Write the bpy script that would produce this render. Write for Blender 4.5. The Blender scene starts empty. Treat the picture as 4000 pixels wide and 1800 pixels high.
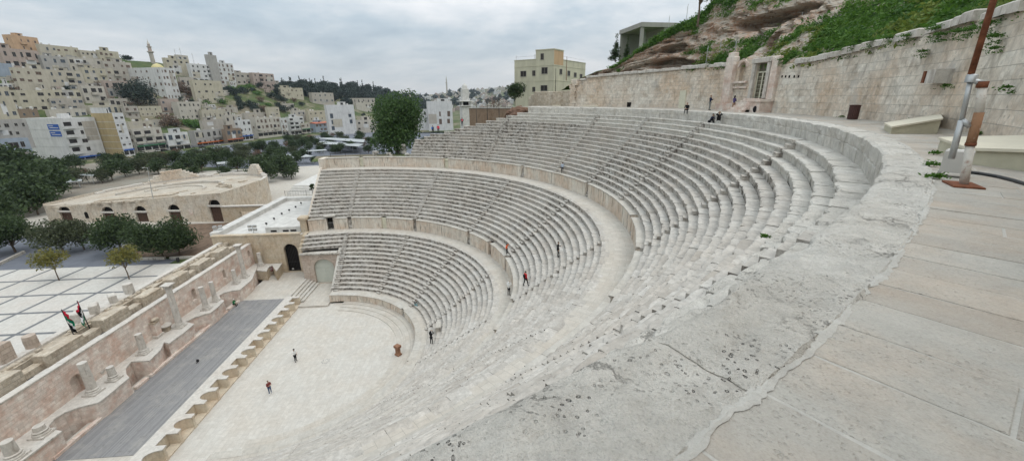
import bpy, math, random
import numpy as np
from mathutils import Vector, Matrix, noise as mnoise
random.seed(7); RNG = np.random.default_rng(7)
sc = bpy.context.scene
COL = sc.collection
PI = math.pi
# ---------------------------------------------------------------- camera (fitted to the theatre's real geometry)
CAM = np.array([-46.7354, -25.1899, 32.5121]); FPX = 1558.3
YAW, PITCH, ROLL = 1.6505, 0.3192, 0.009
_f = np.array([math.sin(YAW)*math.cos(PITCH), math.cos(YAW)*math.cos(PITCH), -math.sin(PITCH)])
_r = np.array([math.cos(YAW), -math.sin(YAW), 0.]); _d = np.cross(_f, _r)
_r2 = _r*math.cos(ROLL)+_d*math.sin(ROLL); _d2 = -_r*math.sin(ROLL)+_d*math.cos(ROLL)
cam = bpy.data.cameras.new('camera'); camo = bpy.data.objects.new('camera', cam); COL.objects.link(camo)
cam.sensor_width = 36; cam.lens = FPX/4000*36; cam.clip_start = .05; cam.clip_end = 12000
camo.matrix_world = Matrix(((_r2[0], -_d2[0], -_f[0], CAM[0]), (_r2[1], -_d2[1], -_f[1], CAM[1]), (_r2[2], -_d2[2], -_f[2], CAM[2]), (0, 0, 0, 1)))
sc.camera = camo
def ray(x, y): return (x-2000)/FPX*_r2 + (y-900)/FPX*_d2 + _f
def atz(x, y, z): v = ray(x, y); return CAM + v*(z-CAM[2])/v[2]
def aty(x, y, Y): v = ray(x, y); return CAM + v*(Y-CAM[1])/v[1]
def atx(x, y, X): v = ray(x, y); return CAM + v*(X-CAM[0])/v[0]
def atd(x, y, d): v = ray(x, y); return CAM + v/math.hypot(v[0], v[1])*d
def hd(P): return math.hypot(P[0]-CAM[0], P[1]-CAM[1])
def atcyl(x, y, R):
    v = ray(x, y); a = v[0]**2+v[1]**2; b = 2*(CAM[0]*v[0]+CAM[1]*v[1]); c = CAM[0]**2+CAM[1]**2-R*R
    return CAM + v*((-b+math.sqrt(b*b-4*a*c))/(2*a))
def azof(P): return math.degrees(math.atan2(P[1], P[0]))
def interp(x, xs, ys): return float(np.interp(x, xs, ys))
def nz(x, y, z=0., s=1.): return mnoise.noise(Vector((x*s, y*s, z*s)))
def fbm(x, y, z=0., s=1., o=4): return mnoise.fractal(Vector((x*s, y*s, z*s)), 1.0, 2.0, o)

# ---------------------------------------------------------------- mesh builder
class MB:
    def __init__(s): s.v = []; s.f = []; s.m = []; s.t = []; s.uv = {}
    def vert(s, *p): s.v.append(tuple(p)); return len(s.v)-1
    def face(s, idx, m=0, t=.5, uv=None):
        if uv is not None: s.uv[len(s.f)] = uv
        s.f.append(tuple(idx)); s.m.append(m); s.t.append(t)
    def poly(s, pts, m=0, t=.5, uv=None):
        n = len(s.v); s.v += [tuple(map(float, p)) for p in pts]; s.face(range(n, n+len(pts)), m, t, uv)
    def box(s, x0, x1, y0, y1, z0, z1, m=0, t=.5, M=None, skip=''):
        P = [(x0,y0,z0),(x1,y0,z0),(x1,y1,z0),(x0,y1,z0),(x0,y0,z1),(x1,y0,z1),(x1,y1,z1),(x0,y1,z1)]
        if M is not None: P = [tuple(M @ Vector(p)) for p in P]
        n = len(s.v); s.v += P
        for k, q in (('b',(0,3,2,1)),('t',(4,5,6,7)),('s',(0,1,5,4)),('e',(1,2,6,5)),('n',(2,3,7,6)),('w',(3,0,4,7))):
            if k not in skip: s.face([n+i for i in q], m, t)
    def bbox(s, c, sz, rz=0, b=.02, m=0, t=.5):
        """chamfered block centred on c (z = base)"""
        hx, hy, h = sz[0]/2, sz[1]/2, sz[2]; M = Matrix.Translation(c) @ Matrix.Rotation(rz, 4, 'Z')
        b = min(b, hx*.4, hy*.4, h*.4); rings = [(0,0),(0,h-b),(b,h)]
        n = len(s.v)
        for i, z in rings:
            a = i
            for p in ((-hx+a,-hy+a,z),(hx-a,-hy+a,z),(hx-a,hy-a,z),(-hx+a,hy-a,z)): s.v.append(tuple(M @ Vector(p)))
        for k in range(2):
            for j in range(4): s.face([n+4*k+j, n+4*k+(j+1)%4, n+4*k+4+(j+1)%4, n+4*k+4+j], m, t)
        s.face([n+8, n+9, n+10, n+11], m, t)
    def prism(s, pts, z0, z1, m=0, t=.5, M=None, bottom=False):
        """vertical prism over a CCW plan polygon"""
        n = len(s.v); k = len(pts)
        P = [(p[0], p[1], z0) for p in pts]+[(p[0], p[1], z1) for p in pts]
        if M is not None: P = [tuple(M @ Vector(p)) for p in P]
        s.v += P
        s.face(range(n+k, n+2*k), m, t)
        if bottom: s.face(range(n+k-1, n-1, -1), m, t)
        for i in range(k): s.face([n+i, n+(i+1)%k, n+k+(i+1)%k, n+k+i], m, t)
    def lathe(s, prof, c=(0,0,0), n=16, m=0, t=.5, jit=0, cap=True, lean=(0,0)):
        base = len(s.v); k = len(prof)
        for i, (r, z) in enumerate(prof):
            for j in range(n):
                a = 2*PI*j/n; rr = r*(1+jit*nz(math.cos(a)*2+c[0]*3, math.sin(a)*2+c[1]*3, z*2))
                s.v.append((c[0]+rr*math.cos(a)+lean[0]*z, c[1]+rr*math.sin(a)+lean[1]*z, c[2]+z))
        for i in range(k-1):
            for j in range(n): s.face([base+i*n+j, base+i*n+(j+1)%n, base+(i+1)*n+(j+1)%n, base+(i+1)*n+j], m, t)
        if cap: s.face([base+(k-1)*n+j for j in range(n)], m, t)
    def tube(s, path, rad, n=8, m=0, t=.5, cap=True):
        path = [Vector(p) for p in path]; base = len(s.v)
        if not hasattr(rad, '__len__'): rad = [rad]*len(path)
        up = None
        for i, p in enumerate(path):
            d = (path[min(i+1, len(path)-1)]-path[max(i-1, 0)]).normalized()
            ref = Vector((0,0,1)) if abs(d.z) < .9 else Vector((1,0,0))
            a = d.cross(ref).normalized(); b = d.cross(a)
            for j in range(n):
                q = 2*PI*j/n; s.v.append(tuple(p+(a*math.cos(q)+b*math.sin(q))*rad[i]))
        for i in range(len(path)-1):
            for j in range(n): s.face([base+i*n+j, base+(i+1)*n+j, base+(i+1)*n+(j+1)%n, base+i*n+(j+1)%n], m, t)
        if cap:
            s.face([base+j for j in range(n)], m, t)
            e = base+(len(path)-1)*n; s.face([e+n-1-j for j in range(n)], m, t)
    def grid(s, P, m=0, t=None, closed=False):
        """P: list of rows of points"""
        base = len(s.v); R = len(P); K = len(P[0])
        for row in P: s.v += [tuple(map(float, p)) for p in row]
        for i in range(R-1):
            for j in range(K if closed else K-1):
                s.face([base+i*K+j, base+i*K+(j+1)%K, base+(i+1)*K+(j+1)%K, base+(i+1)*K+j], m, .5 if t is None else t[i][j])
    def blob(s, c, r, n=2, amp=.25, sc=1., m=0, seed=0., t=.5, flat=1.):
        import bmesh
        bm = bmesh.new(); bmesh.ops.create_icosphere(bm, subdivisions=n, radius=1)
        base = len(s.v)
        for v in bm.verts:
            q = v.co; k = 1+amp*mnoise.fractal(q*sc*1.3+Vector((seed, seed*1.7, 0)), 1., 2., 3)
            rr = r if not hasattr(r, '__len__') else None
            s.v.append((c[0]+q.x*k*(rr or r[0]), c[1]+q.y*k*(rr or r[1]), c[2]+q.z*k*(rr*flat if rr else r[2])))
        bm.verts.index_update()
        for f in bm.faces: s.face([base+v.index for v in f.verts], m, t)
        bm.free()
    def build(s, name, mats, parent=None, local=False, smooth=False, arc=False, origin=None):
        me = bpy.data.meshes.new(name)
        off = np.zeros(3)
        if parent is not None and not local:
            o = parent
            while o is not None: off += np.array(o.location); o = o.parent
        if origin is not None: off = np.array(origin, float)
        V = np.array(s.v, float).reshape(-1, 3)
        me.from_pydata([tuple(x) for x in (V-off)], [], s.f)
        if not isinstance(mats, (list, tuple)): mats = [mats]
        for mt in mats: me.materials.append(mt)
        if len(mats) > 1: me.polygons.foreach_set('material_index', s.m)
        a = me.attributes.new('tone', 'FLOAT', 'FACE'); a.data.foreach_set('value', np.array(s.t, np.float32))
        uvl = me.uv_layers.new(name='UVMap')
        nl = len(me.loops); li = np.empty(nl, np.int32); me.loops.foreach_get('vertex_index', li)
        tot = np.empty(len(me.polygons), np.int32); me.polygons.foreach_get('loop_total', tot)
        N = np.empty(len(me.polygons)*3, np.float32); me.polygons.foreach_get('normal', N); N = N.reshape(-1, 3)
        fi = np.repeat(np.arange(len(tot)), tot); P = V[li]; n = N[fi]
        flat = np.abs(n[:, 2]) > .75
        h = np.hypot(n[:, 0], n[:, 1])+1e-9
        u = np.where(flat, P[:, 0], (-n[:, 1]*P[:, 0]+n[:, 0]*P[:, 1])/h); v = np.where(flat, P[:, 1], P[:, 2])
        if arc:
            R = np.hypot(P[:, 0], P[:, 1]); a_ = np.arctan2(-P[:, 0], -P[:, 1])
            C0 = float(arc) if arc is not True else float(np.median(R))
            u = a_*C0; v = np.where(flat, R, P[:, 2])
        uv = np.stack([u, v], 1)
        if s.uv:
            st = np.concatenate([[0], np.cumsum(tot)])
            for k, val in s.uv.items(): uv[st[k]:st[k+1]] = val
        uvl.data.foreach_set('uv', uv.astype(np.float32).ravel())
        if smooth: me.polygons.foreach_set('use_smooth', [True]*len(me.polygons))
        me.update()
        o = bpy.data.objects.new(name, me); COL.objects.link(o)
        if parent is not None: o.parent = parent
        if origin is not None: o.location = origin
        return o
def tag(o, label=None, cat=None, group=None, kind=None):
    if label: o['label'] = label
    if cat: o['category'] = cat
    if group: o['group'] = group
    if kind: o['kind'] = kind
    return o
def thing(name, label, cat, loc=(0,0,0), group=None, rz=0):
    o = bpy.data.objects.new(name, None); COL.objects.link(o); o.location = tuple(map(float, loc)); o.rotation_euler.z = rz
    o.empty_display_size = .3
    return tag(o, label, cat, group)
def dup(root, loc, rz=0, scale=1, label=None, group=None, name=None):
    def cp(o, par):
        c = o.copy(); COL.objects.link(c); c.parent = par
        for ch in list(o.children): cp(ch, c)
        return c
    kids = list(root.children)
    r = root.copy(); COL.objects.link(r)
    for ch in kids: cp(ch, r)
    r.location = tuple(map(float, loc)); r.rotation_euler = (0, 0, rz); r.scale = (scale,)*3 if not hasattr(scale, '__len__') else scale
    if label: r['label'] = label
    if group: r['group'] = group
    return r
# ---------------------------------------------------------------- materials
class NT:
    def __init__(s, name):
        s.mat = bpy.data.materials.new(name); s.mat.use_nodes = True; s.t = s.mat.node_tree; s.n = s.t.nodes
        s.b = s.n['Principled BSDF']
    def node(s, ty, **kw):
        n = s.n.new(ty)
        for k, v in kw.items():
            if k.startswith('i_'): n.inputs[k[2:].replace('_', ' ')].default_value = v
            else: setattr(n, k, v)
        return n
    def link(s, a, b): s.t.links.new(a, b)
    def noise(s, vec, scale, detail=5, rough=.6, dist=0.):
        n = s.node('ShaderNodeTexNoise'); n.inputs['Scale'].default_value = scale; n.inputs['Detail'].default_value = detail
        n.inputs['Roughness'].default_value = rough; n.inputs['Distortion'].default_value = dist
        s.link(vec, n.inputs['Vector']); return n.outputs['Fac']
    def ramp(s, fac, stops, interp='LINEAR'):
        n = s.node('ShaderNodeValToRGB'); n.color_ramp.interpolation = interp
        e = n.color_ramp.elements
        while len(e) < len(stops): e.new(.5)
        for k, (p, c) in enumerate(stops):
            e[k].position = p; e[k].color = (c, c, c, 1) if not hasattr(c, '__len__') else (*c[:3], 1)
        s.link(fac, n.inputs['Fac']); return n.outputs['Color']
    def mix(s, fac, a, b, mode='MIX'):
        n = s.node('ShaderNodeMix', data_type='RGBA', blend_type=mode)
        for val, sock in ((fac, n.inputs[0]), (a, n.inputs[6]), (b, n.inputs[7])):
            if isinstance(val, (int, float)): sock.default_value = val
            elif isinstance(val, (tuple, list)): sock.default_value = (*val[:3], 1)
            else: s.link(val, sock)
        return n.outputs[2]
    def math(s, op, a, b=0., clamp=False):
        n = s.node('ShaderNodeMath', operation=op, use_clamp=clamp)
        for i, val in enumerate((a, b)):
            if isinstance(val, (int, float)): n.inputs[i].default_value = val
            else: s.link(val, n.inputs[i])
        return n.outputs[0]
    def geo(s): return s.node('ShaderNodeNewGeometry')
    def pos(s): return s.geo().outputs['Position']
    def uv(s): return s.node('ShaderNodeTexCoord').outputs['UV']
    def obj(s): return s.node('ShaderNodeTexCoord').outputs['Object']
    def scalev(s, vec, sc, rot=(0,0,0)):
        n = s.node('ShaderNodeMapping'); n.inputs['Scale'].default_value = sc; n.inputs['Rotation'].default_value = rot
        s.link(vec, n.inputs['Vector']); return n.outputs[0]
    def attr(s, nm): return s.node('ShaderNodeAttribute', attribute_name=nm).outputs['Fac']
    def bump(s, h, strength=.5, dist=.05, prev=None):
        n = s.node('ShaderNodeBump'); n.inputs['Strength'].default_value = strength; n.inputs['Distance'].default_value = dist
        s.link(h, n.inputs['Height'])
        if prev is not None: s.link(prev, n.inputs['Normal'])
        s.link(n.outputs[0], s.b.inputs['Normal']); return n.outputs[0]
    def done(s, col, rough=.85, spec=.25, metal=0.):
        if isinstance(col, (tuple, list)): s.b.inputs['Base Color'].default_value = (*col[:3], 1)
        else: s.link(col, s.b.inputs['Base Color'])
        s.b.inputs['Roughness'].default_value = rough; s.b.inputs['Specular IOR Level'].default_value = spec; s.b.inputs['Metallic'].default_value = metal
        return s.mat
def plain(name, col, rough=.7, var=.12, scale=3., spec=.3, metal=0., bump=0.):
    N = NT(name); p = N.obj()
    f = N.noise(p, scale, 5)
    c = N.mix(N.ramp(f, [(.3, 0.), (.7, 1.)]), tuple(x*(1-var) for x in col), tuple(min(1, x*(1+var)) for x in col))
    if bump: N.bump(N.noise(p, scale*5, 4), bump, .02)
    return N.done(c, rough, spec, metal)
def stone(name, base, warm, dark, stain=.35, stain_scale=(.7,.7,.25), brick=None, mortar=None, bump=.5, pit=.0, tonevar=.5, warmth=.5, fine=9., block=.22, lichen=None, wscale=.35, smin=.5, smax=.66, region=None, mottle=0., pscale=15., blockcol=None, speck=0., crack=0.):
    """weathered limestone: per-block tone, warm patches, streaky grime, optional ashlar courses (u,v metres)"""
    N = NT(name); p = N.pos()
    n1 = N.noise(p, wscale, 5, .6); n2 = N.noise(p, fine, 6, .7); n3 = N.noise(p, 1.7, 4, .6)
    c = N.mix(N.ramp(n1, [(.42, 0.), (.62, warmth)]), base, warm)
    c = N.mix(N.ramp(n2, [(.3, .35), (.62, 0.)]), c, tuple(x*.62 for x in base))
    c = N.mix(N.ramp(n3, [(.35, 0.), (.75, .5)]), c, tuple(min(1, x*1.22) for x in base))
    if mottle:
        mo_ = N.noise(p, 2.6, 7, .72, .3); c = N.mix(N.ramp(mo_, [(.40, mottle), (.56, 0.)]), c, tuple(x*.5 for x in base)); c = N.mix(N.ramp(mo_, [(.54, 0.), (.68, mottle)]), c, tuple(min(1, x*1.35) for x in base))
    hgt = N.math('ADD', n2, N.math('MULTIPLY', n3, 1.2))
    if speck:
        sp_ = N.noise(p, 55., 4, .7); c = N.mix(N.ramp(sp_, [(.36, speck), (.48, 0.)]), c, tuple(x*.45 for x in base)); c = N.mix(N.ramp(sp_, [(.55, 0.), (.7, speck)]), c, tuple(min(1, x*1.4) for x in base)); hgt = N.math('ADD', hgt, N.math('MULTIPLY', sp_, .5))
    if crack:
        vc = N.node('ShaderNodeTexVoronoi', feature='DISTANCE_TO_EDGE'); vc.inputs['Scale'].default_value = .9
        w2 = N.node('ShaderNodeVectorMath', operation='ADD'); N.link(p, w2.inputs[0]); n9 = N.node('ShaderNodeTexNoise'); n9.inputs['Scale'].default_value = 2.5; n9.inputs['Detail'].default_value = 7; n9.inputs['Roughness'].default_value = .7; N.link(p, n9.inputs['Vector'])
        s9 = N.node('ShaderNodeVectorMath', operation='SCALE'); N.link(n9.outputs['Color'], s9.inputs[0]); s9.inputs['Scale'].default_value = .9; N.link(s9.outputs[0], w2.inputs[1]); N.link(w2.outputs[0], vc.inputs['Vector'])
        cm = N.math('MULTIPLY', N.ramp(vc.outputs['Distance'], [(.004, 1.), (.018, 0.)]), N.ramp(N.noise(p, .7, 4), [(.5, 0.), (.6, 1.)])); c = N.mix(N.math('MULTIPLY', cm, crack), c, tuple(x*.3 for x in base)); hgt = N.math('SUBTRACT', hgt, N.math('MULTIPLY', cm, crack*3))
    if tonevar:
        t = N.attr('tone')
        c = N.mix(N.math('MULTIPLY', t, tonevar), c, tuple(x*.55 for x in warm))
    if brick:
        bt = N.node('ShaderNodeTexBrick', offset=.5)
        u = N.uv()
        if mortar is not None:
            w = N.node('ShaderNodeVectorMath', operation='ADD')
            nn = N.node('ShaderNodeTexNoise'); nn.inputs['Scale'].default_value = 2.2; nn.inputs['Detail'].default_value = 4; N.link(u, nn.inputs['Vector'])
            sv = N.node('ShaderNodeVectorMath', operation='SCALE'); N.link(nn.outputs['Color'], sv.inputs[0]); sv.inputs['Scale'].default_value = mortar[3] if len(mortar) > 3 else .1
            N.link(u, w.inputs[0]); N.link(sv.outputs[0], w.inputs[1]); u = w.outputs[0]
        N.link(u, bt.inputs['Vector']); bt.inputs['Scale'].default_value = 1.
        bt.inputs['Brick Width'].default_value = brick[0]; bt.inputs['Row Height'].default_value = brick[1]
        bt.inputs['Mortar Size'].default_value = brick[2]; bt.inputs['Mortar Smooth'].default_value = .4; bt.inputs['Bias'].default_value = -.1
        bt.inputs['Color1'].default_value = (1, 1, 1, 1); bt.inputs['Color2'].default_value = (0, 0, 0, 1); bt.inputs['Mortar'].default_value = (.5, .5, .5, 1)
        bw = N.node('ShaderNodeSeparateColor'); N.link(bt.outputs['Color'], bw.inputs[0])
        c = N.mix(N.math('MULTIPLY', bw.outputs[0], block), c, blockcol or tuple(x*.62 for x in warm))
        mc = tuple(x*.55 for x in base) if mortar is None else mortar[:3]
        c = N.mix(N.math('MULTIPLY', bt.outputs['Fac'], .75), c, mc)
        hgt = N.math('SUBTRACT', hgt, N.math('MULTIPLY', bt.outputs['Fac'], 1.6))
        hgt = N.math('ADD', hgt, N.math('MULTIPLY', bw.outputs[0], .5))
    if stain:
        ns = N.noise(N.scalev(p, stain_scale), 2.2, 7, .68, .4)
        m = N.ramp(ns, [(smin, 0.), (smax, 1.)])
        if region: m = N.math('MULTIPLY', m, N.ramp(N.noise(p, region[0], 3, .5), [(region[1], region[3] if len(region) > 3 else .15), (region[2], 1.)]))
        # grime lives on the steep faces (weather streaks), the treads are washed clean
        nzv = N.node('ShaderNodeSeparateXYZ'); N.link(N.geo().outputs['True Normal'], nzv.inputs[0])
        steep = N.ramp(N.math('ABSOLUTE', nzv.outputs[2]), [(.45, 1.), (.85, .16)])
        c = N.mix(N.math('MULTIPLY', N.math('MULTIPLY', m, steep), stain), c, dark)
    if lichen:
        nl = N.noise(p, lichen[1], 6, .65); c = N.mix(N.ramp(nl, [(lichen[2], 0.), (lichen[2]+.1, lichen[3])]), c, lichen[0])
    if pit:
        vo = N.node('ShaderNodeTexVoronoi', feature='F1'); vo.inputs['Scale'].default_value = pscale
        wv = N.node('ShaderNodeVectorMath', operation='ADD'); N.link(p, wv.inputs[0])
        nn = N.node('ShaderNodeTexNoise'); nn.inputs['Scale'].default_value = 6.; nn.inputs['Detail'].default_value = 4; N.link(p, nn.inputs['Vector'])
        sv = N.node('ShaderNodeVectorMath', operation='SCALE'); N.link(nn.outputs['Color'], sv.inputs[0]); sv.inputs['Scale'].default_value = .12; N.link(sv.outputs[0], wv.inputs[1])
        N.link(wv.outputs[0], vo.inputs['Vector'])
        keep = N.ramp(N.noise(p, 1.1, 4), [(.45, 0.), (.6, 1.)])
        pm = N.math('MULTIPLY', N.ramp(vo.outputs['Distance'], [(.16, 1.), (.27, 0.)]), keep)
        c = N.mix(N.math('MULTIPLY', pm, pit), c, tuple(x*.42 for x in base))
        hgt = N.math('SUBTRACT', hgt, N.math('MULTIPLY', pm, 1.1))
    if bump: N.bump(hgt, bump, .035)
    return N.done(c, .9, .15)
S_BASE = (.46, .445, .41); S_WARM = (.50, .43, .34); S_DARK = (.10, .085, .07)
M = {}
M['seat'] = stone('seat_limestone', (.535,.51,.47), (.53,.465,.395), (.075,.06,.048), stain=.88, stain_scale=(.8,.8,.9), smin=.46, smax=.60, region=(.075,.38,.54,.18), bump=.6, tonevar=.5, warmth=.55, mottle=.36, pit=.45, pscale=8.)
M['seat_near'] = stone('worn_limestone', (.645,.62,.57), (.585,.53,.455), (.2,.18,.15), stain=.3, bump=1.3, pit=.28, tonevar=.25, warmth=.5, fine=11., mottle=.28, pscale=23., speck=.3, crack=.12)
M['podium'] = stone('podium_limestone', (.68,.64,.565), (.60,.42,.29), (.14,.12,.10), stain=.75, stain_scale=(2.4,2.4,.3), smin=.52, smax=.66, brick=(.75,2.6,.012), bump=.4, tonevar=.25, warmth=.65, block=.22)
M['coping'] = stone('coping_limestone', (.52,.495,.45), (.51,.45,.37), (.08,.07,.06), stain=.7, bump=.35, tonevar=.35, mottle=.2)
M['walk'] = stone('walkway_limestone', (.53,.50,.45), (.53,.46,.38), (.2,.17,.14), stain=.2, brick=(1.1,.62,.012), bump=.3, tonevar=0., block=.26, mottle=.15)
M['orch'] = stone('orchestra_paving', (.565,.54,.495), (.54,.47,.39), (.3,.27,.22), stain=0., brick=(.95,.55,.008), bump=.2, tonevar=0., block=.22, warmth=.5, wscale=.22, mottle=.14)
M['terr'] = stone('terrace_paving', (.44,.42,.38), (.49,.405,.325), (.25,.22,.18), stain=0., bump=.6, tonevar=.36, warmth=.85, wscale=.9, fine=18., mottle=.11, speck=.22, crack=.0, pit=.12, pscale=24.)
M['mortar'] = stone('mortar_joint', (.49,.475,.44), (.48,.45,.40), (.2,.2,.2), stain=0., bump=.7, tonevar=0., mottle=.2, fine=22.)
M['ashlar'] = stone('weathered_ashlar', (.74,.695,.615), (.60,.41,.26), (.20,.16,.12), stain=.5, stain_scale=(.5,.5,.3), brick=(1.25,.56,.014), bump=.8, tonevar=0., warmth=.8, block=.3, wscale=.16, lichen=((.44,.42,.39), .45, .56, .5), mottle=.34, pit=.5, pscale=3.)
M['rubble'] = stone('rubble_masonry', (.64,.575,.48), (.46,.35,.24), (.14,.11,.08), stain=.4, brick=(.75,.42,.02), mortar=(.44,.39,.32,.14), bump=1., tonevar=.1, block=.4, wscale=.5, mottle=.4, warmth=.7)
M['scene'] = stone('stage_wall_stone', (.78,.71,.64), (.62,.40,.31), (.2,.14,.1), stain=.35, smin=.56, smax=.7, brick=(.85,.42,.014), mortar=(.52,.46,.39,.08), bump=.6, tonevar=0., warmth=.95, block=.34, wscale=.75, mottle=.3)
M['front'] = stone('cream_ashlar', (.64,.565,.45), (.56,.40,.27), (.2,.14,.1), stain=.35, bump=.3, tonevar=.2, warmth=.5, mottle=.2)
M['gold'] = stone('golden_ashlar', (.58,.505,.395), (.52,.38,.24), (.2,.14,.1), stain=.35, brick=(.8,.42,.010), bump=.5, tonevar=.15, warmth=.7, block=.22, mottle=.25)
M['odeon'] = stone('pale_odeon_stone', (.68,.62,.53), (.56,.42,.28), (.2,.14,.1), stain=.45, brick=(.9,.45,.014), bump=.7, tonevar=0., warmth=.7, block=.25, mottle=.3, wscale=.3)
M['pink'] = stone('pinkish_ashlar', (.55,.475,.41), (.50,.36,.27), (.2,.14,.1), stain=.3, brick=(.8,.5,.025), mortar=(.42,.36,.30,.1), bump=1., tonevar=0., warmth=.6, block=.3, mottle=.25)
M['marble'] = stone('pale_marble', (.57,.54,.495), (.53,.46,.39), (.2,.16,.13), stain=.5, stain_scale=(1.5,1.5,.5), bump=.4, tonevar=.15, warmth=.5, mottle=.25)
def wood_deck():
    N = NT('grey_deck_boards'); u = N.obj()
    sp = N.node('ShaderNodeSeparateXYZ'); N.link(u, sp.inputs[0])
    k = N.math('DIVIDE', sp.outputs[1], .145); fr = N.math('FRACT', k); fl = N.math('FLOOR', k)
    gap = N.ramp(fr, [(0., 1.), (.07, 0.), (.93, 0.), (1., 1.)])
    wn = N.node('ShaderNodeTexWhiteNoise', noise_dimensions='1D'); N.link(fl, wn.inputs['W'])
    c = N.mix(wn.outputs['Value'], (.215,.21,.212), (.30,.295,.29))
    c = N.mix(N.ramp(N.noise(N.scalev(u, (.4, 6, 6)), 3., 5), [(.35, .4), (.65, 0.)]), c, (.15,.145,.145))
    c = N.mix(N.ramp(N.noise(u, .55, 6, .7), [(.5, 0.), (.68, .55)]), c, (.36,.34,.31)); c = N.mix(N.ramp(N.noise(u, 1.4, 5, .7), [(.58, 0.), (.68, .5)]), c, (.14,.13,.12))
    c = N.mix(N.math('MULTIPLY', gap, .8), c, (.06,.055,.055))
    N.bump(N.math('MULTIPLY', gap, -1.), .6, .02)
    return N.done(c, .75, .3)
M['deck'] = wood_deck()
M['canopy'] = plain('dull_canopy_sheet', (.36,.38,.38), .6, .2, .5, .3)
M['white'] = plain('whitewashed_concrete', (.55,.535,.505), .8, .16, .8, .2, bump=.15)
M['concrete'] = plain('grey_concrete', (.38,.36,.33), .9, .2, .5, .2, bump=.3)
M['asphalt'] = plain('asphalt', (.075,.078,.085), .9, .15, .6, .2)
M['grave'] = plain('blue_grey_paving', (.15,.16,.185), .9, .12, .5, .2)
M['band'] = plain('dark_paving_band', (.16,.165,.17), .9, .15, 1., .2)
M['plaza'] = stone('plaza_tiles', (.56,.54,.50), (.54,.49,.44), (.3,.27,.22), stain=0., brick=(.6,.6,.006), bump=.1, tonevar=0., block=.2, wscale=.12, warmth=.9, mottle=.2)
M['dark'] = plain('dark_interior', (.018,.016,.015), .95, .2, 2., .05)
M['wooddoor'] = plain('brown_wooden_door', (.075,.042,.028), .7, .3, 2., .3, bump=.3)
M['greydoor'] = plain('pale_green_painted_door', (.50,.52,.46), .6, .06, 1.5, .3)
M['creamdoor'] = plain('cream_painted_metal', (.60,.58,.46), .55, .08, 2., .35)
M['blackmetal'] = plain('black_metal', (.025,.025,.027), .5, .2, 4., .4)
M['greymetal'] = plain('galvanised_metal', (.42,.43,.43), .45, .15, 4., .5, .6)
M['rust'] = plain('rusty_iron', (.17,.065,.035), .85, .35, 9., .2, bump=.4)
M['soil'] = plain('reddish_soil', (.155,.11,.08), .95, .35, .8, .1, bump=.4)
M['bark'] = plain('tree_bark', (.13,.10,.075), .9, .3, 6., .1, bump=.5)
def leafmat(name, a, b, tr=.25):
    N = NT(name); t = N.attr('tone')
    c = N.mix(t, a, b)
    N.b.inputs['Roughness'].default_value = .6
    N.done(c, .6, .25)
    out = N.n['Material Output']; tl = N.node('ShaderNodeBsdfTranslucent'); N.link(N.mix(.5, c, (b[0]*1.2, b[1]*1.2, b[2])), tl.inputs['Color'])
    mx = N.node('ShaderNodeMixShader'); mx.inputs[0].default_value = tr; N.link(N.b.outputs[0], mx.inputs[1]); N.link(tl.outputs[0], mx.inputs[2]); N.link(mx.outputs[0], out.inputs['Surface'])
    return N.mat
M['leaf'] = leafmat('dark_green_foliage', (.018,.034,.015), (.07,.105,.038))
M['leaf2'] = leafmat('olive_green_foliage', (.04,.05,.025), (.10,.115,.06))
M['leaf3'] = leafmat('yellowing_foliage', (.11,.12,.03), (.24,.21,.06))
M['leafpine'] = leafmat('pine_foliage', (.03,.068,.022), (.095,.16,.05))
M['leafbare'] = leafmat('bare_brown_twigs', (.10,.07,.05), (.19,.12,.08), .1)
M['leaffar'] = leafmat('far_dark_foliage', (.016,.028,.024), (.04,.06,.045), .1)
M['grass'] = leafmat('bright_spring_grass', (.034,.095,.017), (.115,.225,.036), .3)
M['grass2'] = leafmat('yellow_green_weeds', (.085,.13,.025), (.22,.27,.06), .3)
# ---------------------------------------------------------------- world: overcast sky over a Nishita base
w = bpy.data.worlds.new('World'); sc.world = w; w.use_nodes = True
wt = w.node_tree; wn = wt.nodes; bg = wn['Background']; bg.inputs['Strength'].default_value = .1
def W(ty, **k):
    n = wn.new(ty)
    for a, b in k.items(): setattr(n, a, b)
    return n
SUN_EL, SUN_AZ = math.radians(62), math.radians(215)     # compass azimuth
sky = W('ShaderNodeTexSky', sky_type='NISHITA'); sky.sun_disc = False; sky.sun_elevation = SUN_EL; sky.sun_rotation = SUN_AZ
tc = W('ShaderNodeTexCoord'); sp = W('ShaderNodeSeparateXYZ'); wt.links.new(tc.outputs['Generated'], sp.inputs[0])
def wm(op, a, b=0., cl=False):
    n = W('ShaderNodeMath', operation=op, use_clamp=cl)
    for i, v in enumerate((a, b)):
        if isinstance(v, (int, float)): n.inputs[i].default_value = v
        else: wt.links.new(v, n.inputs[i])
    return n.outputs[0]
def wmix(f, a, b):
    n = W('ShaderNodeMix', data_type='RGBA')
    for v, s_ in ((f, n.inputs[0]), (a, n.inputs[6]), (b, n.inputs[7])):
        if isinstance(v, (int, float)): s_.default_value = v
        elif isinstance(v, tuple): s_.default_value = (*v, 1)
        else: wt.links.new(v, s_)
    return n.outputs[2]
zc = wm('MAXIMUM', sp.outputs[2], 0.)
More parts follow.
